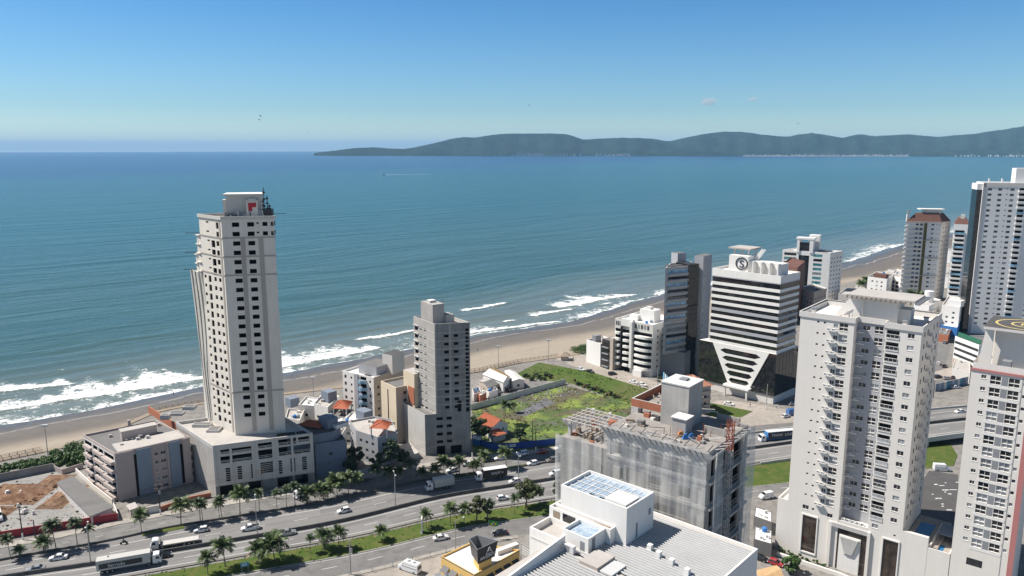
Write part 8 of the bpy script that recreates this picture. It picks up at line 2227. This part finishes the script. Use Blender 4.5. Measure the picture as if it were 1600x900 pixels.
for kind, px, py, s in (('tall', 17, 873, .85), ('small', 31, 870, .9), ('small', 68, 863, 1.15), ('tall', 88, 859, .88), ('slim', 121, 853, 1.05), ('slim', 140, 852, .85)): palm(kind, px, py, 'kerbside palm opposite the dark red wall of the dirt lot', gA, s)
gB = 'palms along the kerb below the pinkish block and the tall tower'
for kind, px, py, s in (('mid', 221, 833, 1.0), ('mid', 283, 821, 1.05), ('slim', 313, 817, 1.0), ('slim', 317, 816, .9), ('slim', 343, 811, .9), ('slim', 347, 810, .85), ('mid', 375, 804, 1.1), ('slim', 405, 800, .95), ('slim', 433, 795, .85), ('slim', 448, 792, .9), ('slim', 461, 789, .9)): palm(kind, px, py, 'slender kerbside palm in front of the pinkish block or the tall tower podium', gB, s)
gC = 'palms in the shade between the tall tower and the concrete tower'
for kind, px, py, s in (('coco', 500, 783, .85), ('coco', 512, 781, .8), ('coco', 527, 776, 1.1), ('mid', 545, 771, 1.0), ('mid', 557, 770, .85), ('coco', 480, 786, .75), ('slim', 590, 762, .9), ('mid', 605, 759, 1.0), ('mid', 622, 756, .9), ('slim', 640, 752, .9), ('small', 660, 750, 1.2), ('small', 680, 747, 1.1)): palm(kind, px, py, 'dense palm in the shaded stretch of kerb between the tall tower and the concrete tower', gC, s)
gD = 'palms on the kerb before the concrete tower and hoarding'
for kind, px, py, s in (('mid', 694, 743, .9), ('mid', 704, 743, .8), ('mid', 718, 742, .95), ('small', 740, 738, 1.1), ('small', 745, 736, 1.0), ('mid', 756, 734, 1.05), ('mid', 791, 731, .95)): palm(kind, px, py, 'kerbside palm between the concrete tower and the blue hoarding', gD, s)
gE = 'palms on the grass verge'
for kind, px, py, s in (('mid', 325, 898, .95), ('mid', 352, 885, 1.15), ('small', 404, 881, 1.6), ('coco', 429, 876, 1.1), ('slim', 485, 864, .75), ('small', 506, 859, 1.5), ('mid', 530, 856, 1.0), ('small', 596, 844, 1.05), ('mid', 666, 824, .75), ('mid', 704, 821, .95), ('mid', 725, 817, .75), ('slim', 766, 811, .85), ('slim', 803, 803, .85)): palm(kind, px, py, 'palm on the sunlit grass verge between highway and service road', gE, s)
palm('tall', 788, 664, 'lone tall palm rising behind the red-roofed cottage', None, 1.0, 0); palm('mid', 803, 645, 'short palm standing in the wet lot beside the lone tall palm', None, .7, 0)
for px, py in ((1352, 452), (1346, 455)): palm('coco', px, py, 'palm by the far beach behind the balcony tower roof', 'palms by the far beach', 1.3, 0)
for px, py in ((1424, 476), (1437, 476)): palm('coco', px, py, 'palm between the low white blocks in front of the mansard tower', 'palms between the low white blocks', 1.3, 9)
def crown_mb(seed, R_, Hh, leaf, clumps=26, per=70, size=.32, gap=.0):
    """many small leaf faces gathered in uneven clumps through the volume"""
    rs = random.Random(seed); mb = MB()
    for c in range(clumps):
        a, rr = rs.uniform(0, 6.283), math.sqrt(rs.random()); zz = rs.uniform(-1, 1); k = math.sqrt(max(.12, 1-zz*zz*.85))
        cx, cy, cz = R_*rr*k*math.cos(a), R_*rr*k*math.sin(a), Hh*zz; cr_ = R_*rs.uniform(.20, .36)
        for _ in range(per):
            v = Vector((rs.gauss(0, 1), rs.gauss(0, 1), rs.gauss(0, 1))).normalized()*cr_*rs.uniform(.55, 1.08); p = Vector((cx, cy, cz))+Vector((v.x, v.y, v.z*.75))
            n = (v.normalized()+Vector((rs.uniform(-.6, .6), rs.uniform(-.6, .6), rs.uniform(-.2, .8)))).normalized(); u = n.orthogonal().normalized(); u = Matrix.Rotation(rs.uniform(0, 6.28), 3, n) @ u; w = n.cross(u); s = size*rs.uniform(.6, 1.3)
            mb.quad(p-u*s-w*s*.6, p+u*s-w*s*.5, p+u*s*.8+w*s*.6, p-u*s*.7+w*s*.6, leaf)
    return mb
def tree(px, py, h, R_, Hh, leaf, label, seed, name='tree', cat='tree', clumps=26, per=70, size=.32, lean=0.0, group=None, z=0.0):
    x, y = G(px, py, z); t = thing(name, label, cat, (x, y, z), group); tr = MB(); rs = random.Random(seed)
    top = Vector((lean, .2, h-Hh*.4)); tr.tube([(0, 0, -.1), (lean*.4, 0, h*.35), top], [.30, .22, .12], 7, 'trunk')
    for k in range(5):
        a = 6.28*k/5+rs.uniform(-.4, .4); s0 = Vector((lean*.5, .05, h*rs.uniform(.4, .62))); tr.tube([s0, s0+Vector((math.cos(a)*R_*.45, math.sin(a)*R_*.45, h*.18)), s0+Vector((math.cos(a)*R_*.75, math.sin(a)*R_*.75, h*.32))], [.13, .09, .04], 5, 'trunk')
    put('trunk', tr.mesh('trunk', smooth=True), t); put('crown', crown_mb(seed, R_, Hh, leaf, clumps, per, size).mesh('crown'), t, Matrix.Translation((lean*1.2, .2, h))); return t
tree(821, 794, 6.0, 4.2, 2.0, 'tree_leaf', 'broad grey-green tree with curved trunk, largest on the grass verge', 3, lean=.8, clumps=30)
tree(745, 815, 5.2, 2.6, 2.2, 'tree_leaf', 'upright olive-green tree on the verge left of the broad tree', 4, clumps=22); tree(762, 812, 3.6, 1.6, 1.5, 'tree_leaf', 'small bushy tree right beside the upright olive-green verge tree', 41, clumps=14)
tree(876, 786, 4.5, 2.2, 2.4, 'dark_leaf', 'dark tree partly hidden by the white rendered building', 5, clumps=18)
tree(752, 688, 5.0, 3.0, 2.6, 'dark_leaf', 'dark tree between the concrete tower and the red-roofed cottage', 6); tree(742, 678, 4.0, 2.6, 2.2, 'dark_leaf', 'second dark tree hard against the side of the concrete tower', 7)
tree(812, 690, 3.2, 2.2, 1.6, 'dark_leaf', 'low dark tree on the right side of the red-roofed cottage', 8)
tree(612, 733, 6.5, 2.6, 3.6, 'dark_leaf', 'tall dark tree overgrowing the house with the orange tile pavilion', 9); tree(590, 738, 4.5, 2.6, 2.2, 'dark_leaf', 'bushy dark tree in front of the orange tile pavilion house', 10); tree(556, 730, 4.6, 2.8, 2.4, 'dark_leaf', 'dark tree in the gap right of the blue-grey block', 12); tree(548, 738, 3.2, 2.6, 1.8, 'dark_leaf', 'low dark tree on the pavement beside the blue-grey block', 13); tree(630, 728, 3.6, 2.2, 1.8, 'dark_leaf', 'low dark tree at the foot of the concrete tower side wall', 14)
tree(616, 705, 6.2, 1.3, 4.2, 'dark_leaf', 'narrow dark cypress-like tree against the concrete tower side wall', 15, clumps=16)
tree(1237, 897, 3.0, 2.3, 1.8, 'bush_leaf', 'bright green round tree by the red car below the balcony tower', 16)
def bush(px, py, R_, Hh, label, seed, leaf='bush_leaf', group=None, clumps=14, per=60, size=.26, z=0.0):
    x, y = G(px, py, z); o = put('shrub', crown_mb(seed, R_, Hh, leaf, clumps, per, size).mesh('shrub')); o.location = (x, y, z+Hh*.55); return tag(o, label, 'shrub', group)
for k, (px, py, r, h) in enumerate(((98, 716, 4.6, 2.0), (118, 708, 5.0, 2.2), (108, 722, 4.2, 1.7), (132, 718, 4.4, 1.9), (85, 719, 3.2, 1.4))): bush(px, py, r, h, 'dense green dune shrub behind the dirt lot, left of the pinkish grey block', 20+k, group='dune shrubs left of the pinkish block', clumps=34, per=80, size=.30)
for k in range(11): bush(-20+k*9.5, 739-k*1.6-(k % 2)*3, 2.6, .8, 'low green scrub in the strip between promenade and dark panelled wall', 40+k, group='scrub strip by the promenade', clumps=16, size=.28)
for k, (px, py, r) in enumerate(((905, 549, 5.5), (916, 545, 5))): bush(px, py, r, 1.3, 'green dune shrub beside the blank white beachfront house', 60+k, group='dune shrubs by the blank white house', clumps=20, per=70)
for k in range(8): bush(822+k*5.2, 589-k*.2+(k % 3)*3, 1.5, 1.1, 'dark shrub along the end of the house street', 70+k, 'dark_leaf', 'shrubs at the end of the house street')
for k in range(13): bush(898+k*5.6, 597+k*2.0+(k % 2)*2.5, 1.5, .9, 'scrubby bush on the bank between grass field and wet lot', 90+k, 'palm_dry' if k % 3 == 0 else 'dark_leaf', 'bushes on the bank of the wet lot', clumps=9)
for k, (px, py) in enumerate(((1031, 596), (1040, 598), (1049, 600))): bush(px, py, 1.6, 1.6, 'dark shrub at the foot of the grey banded tower', 110+k, 'dark_leaf', 'shrubs below the grey banded tower')
for k in range(6): bush(1222+k*13, 863+k*4.6, .9, .7, 'small planted shrub along the podium foot of the balcony tower', 120+k, 'bush_leaf', 'planting along the podium foot', clumps=6, size=.2)

# ================================================================ street furniture
def lamp(px, py, h, label, arm=0.0, ah=0.0, double=False, group=None, z=0.0, name='street_lamp'):
    x, y = G(px, py, z); t = thing(name, label, 'street lamp', (x, y, z), group); mb = MB()
    mb.tube([(x, y, z), (x, y, z+h)], [.14, .08], 8, 'pole'); mb.build('pole', t)
    for s in ((1, -1) if double else (1,)):
        mb = MB(); e = Vector((x+arm*s*math.cos(ah), y+arm*s*math.sin(ah), z+h+.35)); mb.tube([(x, y, z+h-.1), e], .05, 5, 'pole'); mb.build('arm', t)
        mb = MB(); d = Vector((math.cos(ah)*s, math.sin(ah)*s, 0)); q = e+d*.5; mb.hexa([tuple(e+Vector((-d.y*w, d.x*w, zz))) if k < 2 else tuple(q+Vector((-d.y*w, d.x*w, zz))) for zz in (-.1, .1) for k, w in ((0, .2), (1, -.2), (2, -.16), (3, .16))], 'lamp_white'); mb.build('lamp_head', t)
for px, py, h, l in ((142, 883, 11, 'tall lamp post on the median by the white sedan'), (402, 833, 10.5, 'tall lamp post on the median below the tall tower'), (618, 792, 10.5, 'tall lamp post on the median left of the grey box lorry'), (810, 757, 10, 'tall lamp post on the median behind the black-sided lorry')): lamp(px, py, h, l, 1.4, 1.9, True, 'lamp posts along the median')
lamp(712, 859, 8.5, 'lamp post with long arm by the service road near the yellow restaurant', 2.2, .5); 
for px, py, h, l in ((75, 712, 11, 'floodlight mast on the promenade by the dune shrubs'), (490, 620, 8.5, 'floodlight mast on the beach behind the tall tower'), (779, 574, 10.5, 'floodlight mast on the promenade right of the concrete tower'), (857, 565, 11, 'floodlight mast near the beach kiosk')):
    x, y = G(px, py); t = thing('floodlight_mast', l, 'floodlight', (x, y, 0), 'floodlight masts along the beach'); mb = MB(); mb.tube([(x, y, -.3), (x, y, h)], [.16, .09], 8, 'pole'); mb.build('pole', t)
    for s in (-1, 0, 1): mb = MB(); mb.box(x+s*.75-.3, y-.2, h-.1, x+s*.75+.3, y+.3, h+.5, 'lamp_white'); mb.build('floodlight', t)
    mb = MB(); mb.box(x-1.1, y-.06, h-.2, x+1.1, y+.06, h-.1, 'pole'); mb.build('crossbar', t)
def upole(px, py, h, label, wood='pole', arms=True, trafo=False, base=True):
    x, y = G(px, py); t = thing('utility_pole', label, 'utility pole', (x, y, 0)); mb = MB(); mb.tube([(x, y, 0), (x, y, h)], [.19, .12], 8, wood); mb.build('pole', t)
    if base: mb = MB(); mb.tube([(x, y, .15), (x, y, 2.2)], .205, 8, 'white'); mb.build('painted_base', t)
    if arms:
        for zz in (h-.4, h-1.6): mb = MB(); mb.bar((x-1.1, y-.35, zz), (x+1.1, y+.35, zz), .12, 'wood'); mb.build('crossarm', t)
    if trafo: mb = MB(); mb.tube([(x+.4, y-.3, h-3.2), (x+.4, y-.3, h-2.0)], .33, 8, 'steel'); mb.build('transformer', t)
    return Vector((x, y, h-.4))
tops = [upole(36, 844, 9.5, 'utility pole in front of the dark red wall', 'dark_metal'), upole(251, 805, 10, 'utility pole before the pinkish grey block', 'dark_metal', trafo=True), upole(411, 777, 9.5, 'utility pole in front of the tall tower podium', 'dark_metal', trafo=True), upole(738, 716, 9.5, 'utility pole at the corner of the concrete tower', 'dark_metal'), upole(837, 707, 9.0, 'utility pole in front of the blue hoarding', 'dark_metal')]
upole(548, 898, 9.5, 'concrete utility pole by the service road fence, lower centre', trafo=True, base=False); upole(55, 838, 5.0, 'short dark post by the dark red wall', 'dark_metal', False, base=False)
upole(1197, 640, 11, 'slim pole on the plaza beside the billboard', arms=False); upole(1458, 622, 8, 'dark pole at the left end of the painted panel wall', 'dark_metal', False, base=False); upole(832, 690, 8, 'thin dark pole in the wet lot behind the hoarding', 'dark_metal', base=False); upole(1027, 606, 9, 'pole at the corner of the beach street by the rounded balcony block', arms=False)
def cable(a, c, sag, label, n=10, group=None):
    pts = [Vector(a).lerp(Vector(c), k/n)-Vector((0, 0, sag*4*(k/n)*(1-k/n))) for k in range(n+1)]; mb = MB(); mb.tube(pts, .022, 4, 'black'); tag(mb.build('cable'), label, 'cable', group)
for k in range(3):
    o = Vector((0, 0, -.5*k)); 
    for i in range(len(tops)-1): cable(tops[i]+o, tops[i+1]+o, 1.2, 'power line strung between the frontage road utility poles', group='power lines along the frontage road')
for k in range(3): cable(tops[1]+Vector((0, 0, -.4*k)), (-116+k*1.5, 226+k*1.2, 1.5), .2, 'service cable slanting down to the pinkish grey block', group='service cables at the pinkish block')
# promenade railing
def railing(name, pts, label, h=1.1, sp=2.2, m='wood', z=0.0, cat='railing', world=False, lim=100):
    P = [Vector((*(q if world else G(*q)), z)) for q in pts]; t = thing(name, label, cat, tuple(P[0])); mb = MB(); n_ = 0
    for a, c in zip(P, P[1:]):
        L = (c-a).length; n = max(1, int(L/sp))
        for zz in (h, h*.55): r_ = MB(); r_.bar(a+Vector((0, 0, zz)), c+Vector((0, 0, zz)), .12, m); r_.build('rail', t)
        for k in range(n):
            q = a.lerp(c, k/n); n_ += 1
            if n_ <= lim: p_ = MB(); p_.box(q.x-.09, q.y-.09, z, q.x+.09, q.y+.09, z+h+.12, m); p_.build('post', t)
    return t
def prom(s0, s1, o, st=12): return [XY(s, d_prom(s)+o) for s in np.arange(s0, s1+.1, st)]
railing('promenade_railing', prom(28, 62, 0), 'wooden promenade railing along the sand behind the dirt lot', world=True); railing('promenade_railing', prom(28, 62, -3.4), 'inner wooden promenade railing beside the scrub strip behind the dirt lot', world=True)
railing('promenade_railing', prom(96, 126, 0, 10), 'wooden promenade railing behind the podium of the tall tower', world=True)
railing('promenade_railing', prom(222, 282, 0), 'wooden promenade railing along the sand right of the concrete tower', world=True); railing('promenade_railing', prom(222, 258, -3.4), 'inner wooden promenade railing behind the gabled houses', world=True)
mb = MB(); A_ = [Vector((*XY(s, d_prom(s)-.2), 0)) for s in np.arange(0, 300, 6)]; B_ = [Vector((*XY(s, d_prom(s)-3.3), 0)) for s in np.arange(0, 300, 6)]; ribbon(mb, B_, A_, 'wood', .22); struct('boardwalk', mb)
# slatted fence along the service road, white pillar sign, direction sign, kiosk
fp = offset(part_of(MED, -75, -12), lambda x: o_ss(x)-1.7); t = thing('wire_fence', 'thin wire fence on posts along the near edge of the service road', 'fence', tuple(fp[0]))
for a, c in zip(fp, fp[1:]):
    for zz in (.5, 1.0, 1.5):
        mb = MB(); mb.bar(a+Vector((0, 0, zz)), c+Vector((0, 0, zz)), .04, 'pole'); mb.build('wire', t)
    mb = MB(); mb.box(a.x-.06, a.y-.06, 0, a.x+.06, a.y+.06, 1.8, 'pole'); mb.build('post', t)
x, y = G(660, 832, .13); t = thing('pillar_sign', 'tall white blade-shaped advertising pillar on the grass verge', 'sign', (x, y, .1)); mb = MB(); mb.hexa([(x-.25, y-1.0, .1), (x+.05, y-1.0, .1), (x+.05, y+.9, .1), (x-.25, y+.9, .1), (x-.25, y-.6, 4.4), (x+.05, y-.6, 4.4), (x+.05, y+.5, 5.0), (x-.25, y+.5, 5.0)], 'white'); mb.build('blade', t)
mb = MB(); mb.box(x-.4, y-1.1, .05, x+.2, y+1.0, .3, 'concrete'); mb.build('plinth', t)
x, y = G(383, 893, .13); t = thing('direction_sign', 'teal blue direction sign on two posts on the grass verge', 'sign', (x, y, .1)); dd = Vector((.93, .36, 0))
mb = MB(); a = Vector((x, y, 2.1)); mb.bar(a-dd*1.0, a+dd*1.0, .08, 'sign_teal', 1.2); mb.build('panel', t)
for s in (-.75, .75): mb = MB(); q = a+dd*s; mb.box(q.x-.05, q.y+.06, .1, q.x+.05, q.y+.16, 2.6, 'pole'); mb.build('post', t)
for k in range(2): mb = MB(); q = a+Vector((.03, -.07, .22-.42*k)); mb.bar(q-dd*.7, q+dd*.55, .03, 'lamp_white', .16); mb.build('legend_bar', t)
x, y = G(882, 562); t = thing('beach_kiosk', 'small beach kiosk with thatched brown roof at the end of the promenade', 'kiosk', (x, y, 0)); mb = MB(); mb.box(x-2, y-2, 0, x+2, y+2, 2.4, 'tan_shade'); mb.build('wall', t); mb = MB()
mb.hexa([(x-2.9, y-2.9, 2.4), (x+2.9, y-2.9, 2.4), (x+2.9, y+2.9, 2.4), (x-2.9, y+2.9, 2.4), (x-.3, y-.3, 4.2), (x+.3, y-.3, 4.2), (x+.3, y+.3, 4.2), (x-.3, y+.3, 4.2)], 'wood'); mb.build('roof', t)
# podium-foot planters and forecourt of the balcony tower, tiled roof corner
wall_px('planter_wall', [(1214, 868), (1262, 884), (1310, 900), (1340, 912)], 1.0, .6, 'warm_white', 'long off-white planter wall at the foot of the balcony tower')
gable('tile_annex', 'ochre tiled roof corner at the bottom beside the white rendered building', [(1190, 930), (1224, 905), (1212, 885), (1184, 892)], 4.5, 1.0, 'tan_shade', 'tile_ochre', cat='house')
wall_px('gate_house', [(1502, 872), (1556, 888)], 8.0, 5.0, 'offwhite', 'grey flat-roofed porch in front of the helipad tower', 'porch', cap='roof_grey') if False else None
slab('roundabout_grass', [(1450, 690), (1484, 692), (1496, 712), (1490, 728), (1446, 733), (1440, 720)], 'turf', h=.14)
slab('grass_island', [(1184, 725), (1242, 717), (1246, 750), (1186, 758)], 'turf_dry', h=.12)
slab('grass_strip', [(222, 838), (288, 826), (288, 822), (222, 833)], 'turf', h=.15); slab('grass_strip', [(706, 749), (822, 729), (822, 725), (706, 744)], 'turf', h=.15)
slab('street', [(1440, 560), (1470, 520), (1492, 520), (1480, 560), (1470, 610), (1440, 612)], 'asphalt_old', .012); slab('street', [(1186, 905), (1240, 885), (1400, 945), (1340, 990)], 'asphalt_old', .012)
slab('car_park', [(1440, 596), (1520, 588), (1525, 570), (1480, 575), (1448, 585)], 'paving', .018)

# ---------------------------------------------------------------- rough growth and litter that nobody would count
def inside(x, y, P):
    c = False
    for i in range(len(P)):
        (x0, y0), (x1, y1) = P[i-1], P[i]
        if (y0 > y) != (y1 > y) and x < (x1-x0)*(y-y0)/(y1-y0)+x0: c = not c
    return c
def scatter(name, px, n, mats, h, w, seed, z=.02, flat_=False):
    P = [G(*q) for q in px]; rs = random.Random(seed); mb = MB(); xs, ys = [p[0] for p in P], [p[1] for p in P]; k = 0
    while k < n:
        x, y = rs.uniform(min(xs)-1, max(xs)+1), rs.uniform(min(ys)-1, max(ys)+1)
        if not inside(x+rs.uniform(-1, 1), y+rs.uniform(-1, 1), P): continue
        if not flat_ and noise_v(x*.12, y*.12) < rs.uniform(.1, .9): k += .2; continue
        k += 1; m_ = rs.choice(mats); a = rs.uniform(0, 3.14); s = rs.uniform(.5, 1.3); dx, dy = math.cos(a)*w*s, math.sin(a)*w*s
        if flat_: mb.hexa([(x-dx, y-dy, z), (x+dy, y-dx, z), (x+dx, y+dy, z), (x-dy, y+dx, z), (x-dx*.6, y-dy*.6, z+h*s), (x+dy*.6, y-dx*.6, z+h*s), (x+dx*.6, y+dy*.6, z+h*s), (x-dy*.6, y+dx*.6, z+h*s)], m_)
        else:
            for q in (0, 1.6, 2.6):
                ca, sa = math.cos(a+q)*w*s, math.sin(a+q)*w*s
                mb.poly([(x-ca, y-sa, z), (x+ca, y+sa, z), (x+ca*1.3+rs.uniform(-.1, .1), y+sa*1.3, z+h*s*rs.uniform(.6, 1.1)), (x, y, z+h*s*.7), (x-ca*1.2, y-sa*1.2, z+h*s)], m_)
    return tag(mb.build(name), kind='stuff')
def noise_v(x, y): return .5+.25*math.sin(x*1.7+math.sin(y*1.3)*1.5)+.25*math.sin(y*2.1+math.sin(x*1.1+2)*1.7)
scatter('grass', [(796, 590), (842, 566), (905, 578), (1040, 604), (1108, 622), (1090, 640), (1000, 634), (955, 622), (892, 599), (830, 592)], 500, ['turf', 'turf_dry', 'turf_dry', 'palm_leaf'], .22, .34, 1)
scatter('weeds', [(738, 640), (884, 602), (955, 622), (1040, 640), (1000, 690), (880, 702), (738, 712)], 650, ['turf', 'turf_dry', 'wet_lot', 'palm_leaf', 'palm_dry'], .28, .34, 2)
scatter('weeds', [(-40, 768), (88, 738), (176, 812), (0, 838), (-40, 845)], 160, ['palm_dry', 'tree_leaf'], .35, .3, 3)
scatter('rubble', [(-40, 775), (60, 752), (110, 760), (150, 805), (0, 836), (-40, 845)], 130, ['brickred', 'concrete_pale', 'concrete_dark', 'wood'], .18, .22, 4, flat_=True)
scatter('rubble', [(840, 612), (890, 602), (905, 616), (850, 626), (800, 640), (775, 640)], 160, ['concrete', 'concrete_dark', 'roof_grey'], .4, .45, 5, flat_=True)
vl = [p for p in offset(part_of(MED, -115, 30), lambda x: (o_gs(x)+o_rail(x))/2)]
mb = MB(); rs = random.Random(8)
for p in vl:
    for _ in range(16):
        x, y = p.x+rs.uniform(-2, 2), p.y+rs.choice([rs.uniform(-4.4, -3.2), rs.uniform(3.2, 4.3), rs.uniform(-4, 4)]); s = rs.uniform(.1, .26); a = rs.uniform(0, 3)
        mb.poly([(x-s*math.cos(a), y-s*math.sin(a), .12), (x+s*math.cos(a), y+s*math.sin(a), .12), (x+s*1.2*math.cos(a), y+s*math.sin(a), .12+s*.9), (x-s*1.1*math.cos(a), y-s*math.sin(a), .12+s)], rs.choice(['turf', 'turf_dry', 'palm_leaf']))
tag(mb.build('grass'), kind='stuff')
flush_over()
